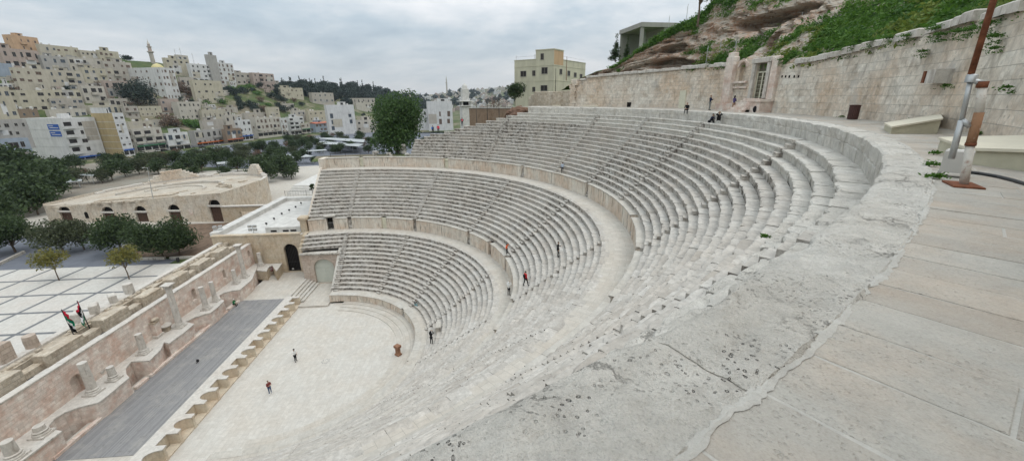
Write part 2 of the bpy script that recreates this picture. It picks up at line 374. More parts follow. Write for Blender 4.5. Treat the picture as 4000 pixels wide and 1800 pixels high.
# cloud layer: direction projected on a plane overhead
den = wm('ADD', zc, .16)
cv = W('ShaderNodeCombineXYZ'); wt.links.new(wm('DIVIDE', sp.outputs[0], den), cv.inputs[0]); wt.links.new(wm('DIVIDE', sp.outputs[1], den), cv.inputs[1])
def wnoise(scale, det=6, rough=.55, dist=.3):
    n = W('ShaderNodeTexNoise'); n.inputs['Scale'].default_value = scale; n.inputs['Detail'].default_value = det; n.inputs['Roughness'].default_value = rough; n.inputs['Distortion'].default_value = dist
    wt.links.new(cv.outputs[0], n.inputs['Vector']); return n.outputs['Fac']
def wramp(f, st):
    n = W('ShaderNodeValToRGB'); e = n.color_ramp.elements
    while len(e) < len(st): e.new(.5)
    for k, (p, c) in enumerate(st): e[k].position = p; e[k].color = (*c, 1) if hasattr(c, '__len__') else (c, c, c, 1)
    wt.links.new(f, n.inputs['Fac']); return n.outputs['Color']
big = wnoise(.62, 7, .52, .5); sm = wnoise(2.3, 6, .6, .2)
cf = wm('ADD', wm('MULTIPLY', big, .75), wm('MULTIPLY', sm, .25))
cloud = wramp(cf, [(.36, (3.4, 4.3, 5.05)), (.46, (5.0, 5.75, 6.3)), (.54, (6.6, 7.0, 7.3)), (.64, (8.4, 8.45, 8.55))])
hz = wramp(zc, [(0., 1.), (.16, .0)])
cloud = wmix(wm('MULTIPLY', hz, .75), cloud, (6.9, 6.95, 7.15))
mixc = wmix(.88, sky.outputs[0], cloud)
tn_ = W('ShaderNodeMix', data_type='RGBA', blend_type='MULTIPLY'); tn_.inputs[0].default_value = 1.; wt.links.new(mixc, tn_.inputs[6]); wt.links.new(wramp(zc, [(.2, (1., 1., 1.)), (.55, (1.075, 1.03, .975))]), tn_.inputs[7]); tinted = tn_.outputs[2]
# CIE overcast distribution: the zenith is about three times as bright as the horizon
gain = wm('ADD', wm('MULTIPLY', wm('POWER', zc, 1.25), 2.1), .97)
mul = W('ShaderNodeVectorMath', operation='SCALE'); wt.links.new(tinted, mul.inputs[0]); wt.links.new(gain, mul.inputs['Scale'])
wt.links.new(mul.outputs[0], bg.inputs['Color'])
sun = bpy.data.lights.new('sun', 'SUN'); sun.energy = .6; sun.angle = math.radians(25); sun.color = (1, .965, .91)
suno = bpy.data.objects.new('sun', sun); COL.objects.link(suno)
sd = Vector((math.sin(SUN_AZ)*math.cos(SUN_EL), math.cos(SUN_AZ)*math.cos(SUN_EL), math.sin(SUN_EL)))
suno.rotation_euler = sd.to_track_quat('Z', 'Y').to_euler(); suno.location = (0, 0, 150)
sc.view_settings.view_transform = 'Standard'; sc.view_settings.look = 'None'; sc.view_settings.exposure = 0; sc.view_settings.gamma = 1
# ================================================================ THE THEATRE (origin = centre of the orchestra)
D2R = PI/180
LO = dict(R=17.4, z=1.97, t=.692, r=.531, n=14)
MI = dict(R=28.98, z=11.125, t=.673, r=.549, n=15)
UP = dict(R=41.5, z=20.9, t=.5705, r=.552, n=17)
ZTOP, RTOP = 30.862, 51.49
theatre = thing('roman_theatre', 'pale grey Roman theatre, three tiers of curved stone seat rows around a half-round floor', 'theatre', (0,0,0))
tier = {}
for key, lab in (('lo', 'lowest tier of curved seat rows around the half-round floor'), ('mi', 'middle tier of curved seat rows above the first walkway'), ('up', 'topmost tier of seat rows, ruined stepped end at its left')):
    e = bpy.data.objects.new('seating_tier', None); COL.objects.link(e); e.parent = theatre; e['label'] = lab; tier[key] = e
STAIR = {'lo': [0.2, -25.8, -52, -78, -104, -130, -156, -180.5], 'mi': [0.2, -25.8, -52, -78, -104, -130, -156], 'up': [-39, -64, -77.5, -92, -115, -141, -163]}
UPEND = [(0,-14.4),(1,-14.5),(3,-14.4),(6,-14.5),(6.6,-16.8),(7.3,-17.1),(8.4,-19.2),(9.2,-23.4),(10.1,-25.3),(10.9,-27.1),(12.1,-30.9),(13.3,-34),(14.1,-36.1),(15.3,-39.1),(16,-41),(17,-43.4)]
def pol(R, a, z): return (R*math.cos(a*D2R), R*math.sin(a*D2R), z)
def seat_row(mb, R, z, t, r, a0, a1, stops, amp=1., near=False, seg=.32, block=(.9, 1.7)):
    """one ring of stone seats as separate worn blocks, a0 > a1 (degrees, clockwise)"""
    cuts = sorted([s for s in stops if a1 < s < a0], reverse=True)
    a = a0
    while a > a1+.05:
        L = random.uniform(*block)/R/D2R
        b = a-L
        for c in cuts:
            if b < c < a-.3*L/2: b = c; break
        if b-a1 < .5*L: b = a1
        b = max(b, a1)
        dr = random.gauss(0, .016)*min(amp, 1.1); dz = random.gauss(0, .011)*min(amp, 1.); tone = min(1, max(0, random.gauss(.35, .25)))
        n = max(2, int((a-b)*D2R*R/seg)+1)
        rows = []
        Lm = (a-b)*D2R*R; gp0, gp1 = random.uniform(0, .016)*amp, random.uniform(0, .016)*amp
        ch_ = [(random.random()*Lm, random.uniform(.08, .22), random.uniform(.03, .09)*min(1.3, amp)) for _ in range(random.choice((0, 0, 1, 1, 2)))]
        chip = [sum(dp*math.exp(-((i/n*Lm-c0)/w0)**2) for c0, w0, dp in ch_)+.014*amp*(math.exp(-(i/n*Lm/.12)**2)+math.exp(-((n-i)/n*Lm/.12)**2)) for i in range(n+1)]
        for i in range(n+1):
            q = a+(b-a)*i/n
            if i == 0: q -= gp0/R/D2R
            if i == n: q += gp1/R/D2R
            x, y = R*math.cos(q*D2R), R*math.sin(q*D2R)
            e = nz(x, y, z, 2.1)*.03*amp+nz(x, y, z, 7.)*.018*amp
            e2 = nz(x+9, y, z, 1.3)*.022*amp
            ch = chip[i]; R0 = R+dr+e+ch; zz = z+dz
            und = .10+.03*nz(x, y, 3, 1.7)
            pts = [(R+t+.10, zz-.012+e2*.5), (R0+t*.45, zz+e2-.008), (R0+.05, zz+e2*.8-.004-ch*.12), (R0, zz-.028-ch*.25), (R0+.006, zz-.15-ch*.4), (R0-ch*.6+und, zz-.20-ch*.4), (R+dr+und+.015, zz-r-.06)]
            rows.append([pol(*(p[0], q, p[1])) for p in pts])
        base = len(mb.v); K = 7
        for row in rows: mb.v += row
        for i in range(n):
            for j in range(K-1): mb.face([base+i*K+j, base+i*K+j+1, base+(i+1)*K+j+1, base+(i+1)*K+j], 0, tone)
        mb.face([base+j for j in range(K-1, -1, -1)], 0, tone); mb.face([base+n*K+j for j in range(K)], 0, tone)
        a = b
def yend(R, y): return math.degrees(math.asin(min(1, y/R)))
def nearness(R): return R > 45
for key, S in (('lo', LO), ('mi', MI), ('up', UP)):
    for k in range(S['n']):
        R = S['R']+S['t']*k; z = S['z']+S['r']*k
        if key == 'lo':
            a0 = yend(R, 7.3) if k >= 10 else yend(R, .62); a1 = -180-yend(R, .6)
        elif key == 'mi': a0 = yend(R, 7.35); a1 = -178
        else: a0 = interp(k, [q[0] for q in UPEND], [q[1] for q in UPEND]); a1 = -172
        if k == 0 and key != 'lo': continue          # the podium coping is the first row
        tt = S['t']
        if key == 'up' and k == 16: tt = RTOP-R
        stops = []
        for s in STAIR[key]:
            w = .42/R/D2R; stops += [s+w, s-w]
        mb = MB()
        if key == 'up' and k >= 9:
            seat_row(mb, R, z, tt, S['r'], a0, -118, stops, 1.25, seg=.3)
            seat_row(mb, R, z, tt, S['r'], -118, a1, stops, 1.7 if k > 12 else 1.4, seg=.13 if k > 11 else .2, block=(.8, 1.5))
        else: seat_row(mb, R, z, tt, S['r'], a0, a1, stops, {'lo': .8, 'mi': .9, 'up': 1.2}[key])
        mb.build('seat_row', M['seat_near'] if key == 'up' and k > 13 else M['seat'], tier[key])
    # stairs: a half step in front of every riser and a slab over the seat itself
    for s in STAIR[key]:
        mb = MB()
        ks = range(S['n']) if key == 'lo' else range(1, S['n'])
        for k in ks:
            R = S['R']+S['t']*k; z = S['z']+S['r']*k
            if key == 'up' and s > interp(k, [q[0] for q in UPEND], [q[1] for q in UPEND]): continue
            Mx = Matrix.Rotation((s)*D2R, 4, 'Z'); t_ = random.random()*.7; w = .39
            j = random.uniform(-.02, .02)
            mb.box(R-.31+j, R+.12, -w, w, z-S['r']-.02, z-S['r']*.5+j*.4, 0, t_, Mx, 'b')
            mb.box(R-.015+j, R+.34, -w+.02, w-.01, z-.2, z+.022+j*.3, 0, random.random()*.7, Mx, 'b')
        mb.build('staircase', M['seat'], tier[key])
# ---- podium walls with coping and openings
def podium(key, R, z0, z1, a0, a1, opens, mat, cop_t=.16, slabs=True, over=.09):
    """opens: (az, width, depth, kind)"""
    wall = MB(); cop = MB()
    opens = sorted(opens, key=lambda o: -o[0]); a = a0
    spans = []
    for o in opens:
        h = o[1]/2/R/D2R; spans.append((a, o[0]+h)); a = o[0]-h
    spans.append((a, a1))
    for s0, s1 in spans:
        n = max(1, int((s0-s1)*D2R*R/.8))
        pts = [s0+(s1-s0)*i/n for i in range(n+1)]
        for i in range(n):
            p, q = pts[i], pts[i+1]; t_ = random.random()*.8; d = random.gauss(0, .012)
            A, B = pol(R+.06+d, p, z0), pol(R+.06+d, q, z0); u = [(-p*D2R*R, z0), (-q*D2R*R, z0), (-q*D2R*R, z1), (-p*D2R*R, z1)]
            wall.poly([A, B, (B[0], B[1], z1-cop_t+.02), (A[0], A[1], z1-cop_t+.02)], 0, t_, u)
        for e, sg in ((s0, 1), (s1, -1)):     # jambs
            P = [pol(R+.06, e, z0), pol(R+.9, e, z0), pol(R+.9, e, z1-.02), pol(R+.06, e, z1-.02)]
            wall.poly(P if sg > 0 else P[::-1], 0, .4)
        a = s0
        while a > s1+.05:
            L = random.uniform(1.2, 2.1)/R/D2R; b = max(s1, a-L)
            if b-s1 < .4*L: b = s1
            dr, dz, t_ = random.gauss(0, .012), random.gauss(0, .007), min(1, max(0, random.gauss(.35, .25)))
            n = max(2, int((a-b)*D2R*R/.4)); rows = []
            for i in range(n+1):
                q = a+(b-a)*i/n; x, y, _ = pol(R, q, 0); e = nz(x, y, z1, 3.)*.02; r0 = R-over+dr+e; zz = z1+dz
                rows.append([pol(R+.80, q, zz), pol(r0+.05, q, zz), pol(r0, q, zz-.03), pol(r0, q, zz-cop_t*.55), pol(R+.03, q, zz-cop_t), pol(R+.09, q, zz-cop_t-.02)])
            base = len(cop.v); K = 6
            for row in rows: cop.v += row
            for i in range(n):
                for j in range(K-1): cop.face([base+i*K+j, base+i*K+j+1, base+(i+1)*K+j+1, base+(i+1)*K+j], 0, t_)
            cop.face([base+j for j in range(K-1, -1, -1)], 0, t_); cop.face([base+n*K+j for j in range(K)], 0, t_)
            a = b
    o = wall.build('podium_wall', mat, tier[key]); cop.build('coping', M['coping'], tier[key])
    return o
podium('lo', 15.75, .25, 1.515, yend(15.75, .6), -181, [(-52.4, .75, 1, 's'), (-104, .75, 1, 's')], M['podium'])
MIO = [(7.25, 1.15, 1, 'door'), (0.2, .8, 1, 's'), (-12.9, 1.05, 1, 'pale'), (-25.8, .8, 1, 's'), (-52, .8, 1, 's'), (-78, .8, 1, 's'), (-65, 1., 1, 'hole'), (-104, .8, 1, 's'), (-117, 1., 1, 'hole'), (-130, .8, 1, 's')]
podium('mi', 28.98, 8.86, 11.14, yend(28.98, 7.4), -178, MIO, M['podium'])
UPO = [(0.1, .85, 1, 'pale'), (-26.1, 1.05, 1, 'pale'), (-52.5, .9, 1, 's'), (-77.6, .9, 1, 's'), (-101.6, .95, 1, 's'), (-115, .9, 1, 's'), (-128, .9, 1, 'hole'), (-141, .9, 1, 's')]
podium('up', 41.46, 18.80, 20.92, yend(41.46, 7.0), -172, UPO, M['podium'])
def in_opening(key, R, z0, z1, opens):
    for az, w, d, kind in opens:
        Mx = Matrix.Rotation(az*D2R, 4, 'Z')
        if kind == 's':
            mb = MB(); n = 7
            for i in range(n):
                h = (z1-z0)*(i+1)/n; mb.box(R+.08+i*.12, R+.09+(i+1)*.12, -w/2+.01, w/2-.01, z0, z0+h-.005*i, 0, random.random()*.9, Mx, 'b')
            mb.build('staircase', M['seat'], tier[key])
        elif kind == 'pale':
            mb = MB(); mb.box(R+.42, R+.5, -w/2, w/2, z0, z1-.12, 0, .5, Mx); mb.box(R+.40, R+.419, -w/2+.06, -w/2+.12, z0, z1-.14, 0, .5, Mx); mb.box(R+.40, R+.419, w/2-.12, w/2-.06, z0, z1-.14, 0, .5, Mx)
            mb.box(R+.40, R+.419, -w/2+.12, w/2-.12, z0+1., z0+1.06, 0, .5, Mx); mb.build('door', M['creamdoor'], tier[key])
        elif kind == 'door':
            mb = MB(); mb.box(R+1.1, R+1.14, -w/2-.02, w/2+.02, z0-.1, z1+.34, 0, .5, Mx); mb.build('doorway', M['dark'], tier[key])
            mb = MB()
            for i in range(7): mb.box(R+.5, R+.525, -w/2+.04+i*(w-.1)/6, -w/2+.06+i*(w-.1)/6, z0, z0+1.3, 0, .5, Mx)
            mb.box(R+.49, R+.53, -w/2, w/2, z0+1.3, z0+1.35, 0, .5, Mx); mb.build('gate', M['greymetal'], tier[key])
            mb = MB(); mb.bbox(Mx @ Vector((R+.35, 0, z1+.30)), (.9, w+.9, .26), az*D2R, .03, 0, .4); mb.build('lintel', M['coping'], tier[key])
        else:
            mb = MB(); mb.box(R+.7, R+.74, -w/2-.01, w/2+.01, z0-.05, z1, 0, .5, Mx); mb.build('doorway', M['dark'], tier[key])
in_opening('lo', 15.75, .25, 1.51, [(-52.4, .75, 1, 's'), (-104, .75, 1, 's')])
in_opening('mi', 28.98, 8.86, 11.12, MIO); in_opening('up', 41.46, 18.8, 20.9, UPO)
# dark vaulted door among the lower seats
def seatdoor(key, R, z0, z1, az, w):
    Mx = Matrix.Rotation(az*D2R, 4, 'Z')
    mb = MB(); mb.box(R-.02, R+.12, -w/2, w/2, z0, z1, 0, .5, Mx, 'b'); mb.build('doorway', M['dark'], tier[key])
    mb = MB()
    for sgn in (-1, 1): mb.bbox(Mx @ Vector((R-.05, sgn*(w/2+.16), z0)), (.5, .32, z1-z0+.02), az*D2R, .03, 0, .4)
    mb.bbox(Mx @ Vector((R+.05, 0, z1+.02)), (.7, w+.8, .24), az*D2R, .03, 0, .3); mb.build('doorframe', M['coping'], tier[key])
seatdoor('lo', 18.9, 1.6, 3.5, -87, .75)
# ---- walkways
def ring(R0, R1, z, a0, a1, step=2., wob=0.):
    rows = []
    n = int(abs(a0-a1)/step)
    mb = MB()
    for i in range(n+1):
        a = a0+(a1-a0)*i/n; rows.append([pol(R1, a, z), pol(R0, a, z)])
    for i in range(n):
        A, B, C_, D_ = rows[i][0], rows[i][1], rows[i+1][1], rows[i+1][0]
        p, q = a0+(a1-a0)*i/n, a0+(a1-a0)*(i+1)/n; Rm = (R0+R1)/2
        mb.poly([A, B, C_, D_], 0, .4, [(R1, -p*D2R*Rm), (R0, -p*D2R*Rm), (R0, -q*D2R*Rm), (R1, -q*D2R*Rm)])
    return mb
mb = ring(15.9, 17.7, 1.50, 2, -182); mb.build('walkway', M['walk'], tier['lo'])
mb = ring(26.9, 30.3, 8.868, 15, -179); mb.build('walkway', M['walk'], tier['mi'])
mb = ring(38.8, 42.6, 18.806, 11, -178); mb.build('walkway', M['walk'], tier['up'])
# ---- rim of the topmost walkway: big worn blocks, 1.13 m high over the last row
rim = MB(); a = -43.4
while a > -172:
    near = a < -126
    L = (random.uniform(1.6, 2.6) if near else random.uniform(1.3, 2.2))/RTOP/D2R; b = max(-172.01, a-L)
    ds = .07 if near and a > -170 else .35
    n = max(3, int((a-b)*D2R*RTOP/ds)); t_ = min(1, max(0, random.gauss(.3, .22))); dr = random.gauss(0, .03); dz = random.gauss(0, .012)
    prof_r = [.86, .80] + ([.72-.08*i for i in range(9)] if near else [.45]) + [.06, 0., .0, .02, .03, .02, .05]
    prof_z = [-.06, 0.] + ([0.]*9 if near else [0.]) + [0., -.05, -.28, -.52, -.57, -.62, -1.3]
    rows = []
    for i in range(n+1):
        q = a+(b-a)*i/n
        edge = min(i, n-i)/n*(a-b)*D2R*RTOP
        row = []
        for (pr, pz) in zip(prof_r, prof_z):
            x, y, _ = pol(RTOP+pr, q, 0)
            e = fbm(x, y, pz, 1.6, 4)*.045+fbm(x+5, y, pz*2, 6., 3)*.026
            if near: e += fbm(x, y, 1, 22., 2)*.010-.05*max(0, nz(x, y, 3, 7.)-.38)
            zz = ZTOP+pz+dz; rr = RTOP+pr+dr*(pr < .6)
            if -.001 < pz <= 0: zz += e*(.8 if near else .5)-(.03 if edge < .035 else 0.)-max(0, .10-pr)*.35*(1+3*max(0, nz(x, y, 2., 1.2)))
            elif pz > -.1 and pr < .5: rr += e; zz += e*.5-.05*max(0, nz(x, y, 2., 1.2))
            else: rr += e*1.6+(.03 if abs(pz+.57) < .02 else 0)
            if near and pr < .5 and pz > -.2: rr += max(0, nz(x, y, 7., .9)-.25)*.35*(1-pr*2)
            row.append(pol(rr, q, zz))
        rows.append(row)
    K = len(prof_r); base = len(rim.v)
    for row in rows: rim.v += row
    for i in range(n):
        for j in range(K-1): rim.face([base+i*K+j, base+i*K+j+1, base+(i+1)*K+j+1, base+(i+1)*K+j], 0, t_)
    rim.face([base+j for j in range(K-1, -1, -1)], 0, t_); rim.face([base+n*K+j for j in range(K)], 0, t_)
    a = b
rim.build('rim_course', M['seat_near'], tier['up'])
# irregular mortar seam between the rim blocks and the paving
mo = MB(); rows = []
for i in range(0, 2301):
    q = -60-112*i/2300; x, y, _ = pol(52.3, q, 0)
    w0 = .05*(nz(x, y, 0, 1.6)+.6*nz(x, y, 0, 5.)+.5*nz(x, y, 0, 16.)); w1 = .04*(nz(x, y, 4, 2.)+.7*nz(x, y, 4, 7.)+.6*nz(x, y, 4, 19.)); gw = .025*max(0, 1+2.2*nz(x, y, 9, .8))
    rows.append([pol(52.32+gw+w1, q, ZTOP+.004), pol(52.31+(w0+w1)/2, q, ZTOP+.012), pol(52.30-gw+w0, q, ZTOP+.010), pol(52.29-gw+w0, q, ZTOP-.06)])
mo.grid(rows); mo.build('mortar_seam', M['mortar'], tier['up'])
mb = ring(52.26, 60.5, ZTOP-.005, -40, -178, 1.); mb.build('terrace_bed', M['mortar'], tier['up'])
# radial strips of paving slabs, each slab a low block of its own tone with worn edges
sl = MB(); a = -41.; srng = random.Random(3)
while a > -177:
    wd = srng.uniform(.50, .70)/53/D2R; b = a-wd; R = 52.27+srng.uniform(-.01, .02)
    end = 60.4 if a > -125 else 59.5
    near = -176 < a < -118
    while R < end:
        L = srng.uniform(.75, 1.7); R1 = min(end, R+L)
        if end-R1 < .35: R1 = end
        g = srng.uniform(.004, .013); dz = srng.gauss(0, .0035); tz = srng.gauss(0, .003); n = 9 if near else 3; t_ = min(1, max(0, srng.gauss(.45, .3)))
        top = []; 
        for side in (0, 1):
            for i in range(n+1):
                u = i/n if side == 0 else 1-i/n
                Rr = R+g+(R1-R-2*g)*u; q = (a-g/53/D2R) if side == 0 else (b+g/53/D2R)
                x, y, _ = pol(Rr, q, 0); e = (.010*nz(x, y, side, 5.)+.007*nz(x, y, side, 17.))/53/D2R
                er = .012*nz(x+7, y, side, 4.) if i in (0, n) else 0
                top.append((Rr+er, q+e, ZTOP+dz+tz*(u-.5)))
        base = len(sl.v); K = len(top); cR = (R+R1)/2; cq = (a+b)/2
        for Rr, q, z in top: sl.v.append(pol(Rr, q, z-.016))
        for Rr, q, z in top: sl.v.append(pol(Rr, q, z-.004))
        for Rr, q, z in top: sl.v.append(pol(Rr+(cR-Rr)*.014, q+(cq-q)*.03, z))
        for k in range(K):
            for lv in (0, 1): sl.face([base+lv*K+k, base+lv*K+(k+1) % K, base+(lv+1)*K+(k+1) % K, base+(lv+1)*K+k][::-1], 0, t_)
        sl.face([base+2*K+k for k in range(K)][::-1], 0, t_)
        R = R1
    a = b
sl.build('terrace_paving', M['terr'], tier['up'])
# ---- orchestra floor, three shallow steps round its edge
of = MB(); of.prism([(x, y) for x, y in [(15.7*math.cos(a*D2R), 15.7*math.sin(a*D2R)) for a in range(-186, 8, 3)]]+[(15.7, 5.45), (-15.7, 5.45)], -.5, 0.)
tag(of.build('orchestra_floor', M['orch']), 'pale paved half-round floor in the middle of the theatre', 'floor', kind='structure')
for k, (r0, z_) in enumerate([(14.95, .25), (14.0, .17), (13.05, .085)]):
    mb = MB(); a0, a1 = -6, -176; n = 120; rows = []
    for i in range(n+1):
        a = a0+(a1-a0)*i/n; rows.append([pol(15.95, a, z_), pol(r0+.01, a, z_), pol(r0, a, z_-.012), pol(r0+.012, a, z_-.03), pol(r0+.012, a, -.05)])
    mb.grid(rows); mb.build('edge_step', M['walk'], tier['lo'], arc=15.)
# ---- east gate block (aditus) with the big arched door, its sloped parapet and side platform
def arch_pts(w, spring, n=14): return [(w/2*math.cos(PI*i/n), spring+w/2*math.sin(PI*i/n)) for i in range(n+1)]
def arched_wall(mb, P0, ux, L, z0, z1, openings, th=.6, m=0, nrm=None):
    """wall face from P0 along unit ux with arched openings (centre, width, z bottom, spring z); reveals go back along -normal"""
    P0 = Vector(P0); ux = Vector(ux); nrm = Vector(nrm) if nrm is not None else Vector((ux.y, -ux.x, 0))
    def V3(u, z, d=0.): q = P0+ux*u-nrm*d; return (q.x, q.y, z)
    xs = 0.
    def q(u0, u1, za, zb): mb.poly([V3(u0, za), V3(u1, za), V3(u1, zb), V3(u0, zb)], m, .4, [(u0, za), (u1, za), (u1, zb), (u0, zb)])
    for c, w, zb, sp_ in sorted(openings):
        q(xs, c-w/2, z0, z1)
        A = [(c+x, z) for x, z in arch_pts(w, sp_)]
        if zb > z0+.01: q(c-w/2, c+w/2, z0, zb)
        for i in range(len(A)-1):
            (xa, za), (xb, zb2) = A[i], A[i+1]
            mb.poly([V3(xb, zb2), V3(xa, za), V3(xa, z1), V3(xb, z1)], m, .4, [(xb, zb2), (xa, za), (xa, z1), (xb, z1)])
            mb.poly([V3(xa, za), V3(xb, zb2), V3(xb, zb2, th), V3(xa, za, th)], m, .4)
        mb.poly([V3(c+w/2, zb), V3(c+w/2, sp_), V3(c+w/2, sp_, th), V3(c+w/2, zb, th)], m, .4)
        mb.poly([V3(c-w/2, sp_), V3(c-w/2, zb), V3(c-w/2, zb, th), V3(c-w/2, sp_, th)], m, .4)
        mb.poly([V3(c-w/2, zb), V3(c+w/2, zb), V3(c+w/2, zb, th), V3(c-w/2, zb, th)], m, .4)
        xs = c+w/2
    q(xs, L, z0, z1)
def arch_fill(mb, P0, ux, c, w, zb, sp_, d, m=0, nrm=None):
    P0 = Vector(P0); ux = Vector(ux); nrm = Vector(nrm) if nrm is not None else Vector((ux.y, -ux.x, 0))
    pts = [(c-w/2, zb), (c+w/2, zb)]+[(c+x, z) for x, z in arch_pts(w, sp_)]
    mb.poly([tuple((P0+ux*u-nrm*d).xy)+(z,) for u, z in pts], m, .4)
def voussoirs(mb, P0, ux, c, w, zb, sp_, rw=.42, proud=.05, m=0, n=13, jamb=True, nrm=None):
    P0 = Vector(P0); ux = Vector(ux); nrm = Vector(nrm) if nrm is not None else Vector((ux.y, -ux.x, 0))
    def V3(u, z, d): q = P0+ux*u+nrm*d; return (q.x, q.y, z)
    for i in range(n):
        a0, a1 = PI*(i+.04)/n, PI*(i+.96)/n; r1 = w/2+rw+random.uniform(-.06, .08); d = proud+random.uniform(-.02, .03); r0 = w/2
        q = [(c+r0*math.cos(a0), sp_+r0*math.sin(a0)), (c+r1*math.cos(a0), sp_+r1*math.sin(a0)), (c+r1*math.cos(a1), sp_+r1*math.sin(a1)), (c+r0*math.cos(a1), sp_+r0*math.sin(a1))]
        F = [V3(u, z, d) for u, z in q]; B = [V3(u, z, -.1) for u, z in q]; t_ = random.random()*.7
        mb.poly(F, m, t_)
        for k in range(4): mb.poly([F[k], B[k], B[(k+1)%4], F[(k+1)%4]], m, t_)
gb = bpy.data.objects.new('gate_block', None); COL.objects.link(gb); gb.parent = theatre; gb['label'] = 'pinkish stone gate block with a big grey arched door'
mb = MB(); GX = 23.15
arched_wall(mb, (GX, 7.55, 0), (0, -1, 0), 6.75, -.1, 6.06, [(3.75, 3.6, .3, 3.3)], .5, nrm=(-1, 0, 0))
mb.poly([(GX, 7.55, -.1), (GX, 7.55, 6.06), (30, 7.55, 6.06), (30, 7.55, -.1)])
mb.build('gate_wall', M['pink'], gb)
mb = MB(); voussoirs(mb, (GX, 7.55, 0), (0, -1, 0), 3.75, 3.6, .3, 3.3, .45, .03, nrm=(-1, 0, 0)); mb.build('arch_ring', M['pink'], gb)
mb = MB(); arch_fill(mb, (GX, 7.55, 0), (0, -1, 0), 3.75, 3.6, .2, 3.3, .42, nrm=(-1, 0, 0))
mb.box(GX+.37, GX+.418, 2.0, 5.6, 3.25, 3.36); mb.box(GX+.38, GX+.418, 3.77, 3.83, .3, 3.25); mb.build('arched_door', M['greydoor'], gb)
mb = MB()
for i in range(5):
    y0 = 7.75-.1-i*1.3; mb.bbox((GX+.25, y0-.65, 6.06), (1.1, 1.28, .30+random.uniform(-.01, .01)), 0, .05, 0, random.random()*.6)
mb.box(GX-.1, 27., .9, 7.6, 6.0, 6.1, 0, .3); mb.build('coping', M['coping'], gb)
mb = MB()     # flank platform in front of the first stair, sloped parapet wall
x0, z0, x1, z1 = 18.5, 1.95, 24.6, 6.95
n = 6
for i in range(n):
    xa, xb = x0+(x1-x0)*i/n, x0+(x1-x0)*(i+1)/n; za, zb = z0+(z1-z0)*i/n, z0+(z1-z0)*(i+1)/n; dz = random.uniform(-.02, .02)
    P = [(xa+.01, .68, za+dz), (xb-.01, .68, zb+dz), (xb-.01, 1.12, zb+dz), (xa+.01, 1.12, za+dz)]; B = [(p[0], p[1], -.2) for p in P]; t_ = random.random()*.5
    mb.poly(P, 0, t_)
    for k in range(4): mb.poly([B[k], B[(k+1)%4], P[(k+1)%4], P[k]], 0, t_)
mb.bbox((18.2, .9, .2), (.7, .5, 1.6), 0, .04, 0, .2); mb.build('sloped_parapet', M['coping'], gb)
mb = MB(); mb.prism([(14.5, .7), (23.2, .7), (23.2, 7.6), (15.9, 7.6), (15.9, 5.45), (14.5, 5.45)], -.3, .29); mb.build('landing', M['walk'], gb)
mb = MB(); mb.prism([(15.75*math.cos(a*D2R), 15.75*math.sin(a*D2R)) for a in (2, 1, 0, -1, -2, -3)]+[(15.9, -.8), (19, -.8), (19, .7), (15.75, .7)], .2, 1.47); mb.build('podium_end', M['podium'], gb)
# top four rows close against a plain end wall; tall pillar where the walkway meets the outside
mb = MB()
for k in range(10, 14):
    R = LO['R']+LO['t']*k; z = LO['z']+LO['r']*k; x = math.sqrt(R*R-7.3**2)
    mb.box(x-.02, 30.4, 7.3, 7.75, 6., z+.03, 0, random.random()*.5)
mb.box(26.6, 30.3, 7.3, 8.2, 5.9, 8.9, 0, .3)
mb.build('end_wall', M['gold'], gb)
mb = MB(); mb.bbox((28.6, 8.3, 5.5), (1.15, 1.15, 5.7), 0, .04, 0, .3); mb.bbox((28.6, 8.3, 11.05), (1.5, 1.5, .22), 0, .05, 0, .2); mb.bbox((28.6, 8.3, 11.25), (1.65, 1.65, .55), 0, .18, 0, .2)
mb.build('pillar', M['gold'], gb)
mb = MB()     # ramped end parapet of the middle tier
n = 9; xa, za, xb, zb = 29.8, 11.3, 39.2, 19.3
for i in range(n):
    u0, u1 = i/n, (i+1)/n; dz = random.uniform(-.03, .03)
    P = [(xa+(xb-xa)*u0+.01, 7.42, za+(zb-za)*u0+dz), (xa+(xb-xa)*u1-.01, 7.42, za+(zb-za)*u1+dz), (xa+(xb-xa)*u1-.01, 8.05, za+(zb-za)*u1+dz), (xa+(xb-xa)*u0+.01, 8.05, za+(zb-za)*u0+dz)]
    B = [(p[0], p[1], 0) for p in P]; t_ = random.random()*.5
    mb.poly(P, 0, t_)
    for k in range(4): mb.poly([B[k], B[(k+1)%4], P[(k+1)%4], P[k]], 0, t_)
mb.box(39.2, 42.3, 7.0, 8.05, 0, 20.95, 0, .3)
mb.build('end_parapet', M['podium'], tier['mi'])
# steps from the stage down to the landing
mb = MB()
for i in range(5):
    y1 = 7.7-.52*i; mb.box(15.95, 23.1, y1-.54, y1+.02, .2, 1.4-.22*(i+1)+.215, 0, random.random()*.4, None, 'b')
mb.build('steps', M['coping'], gb)
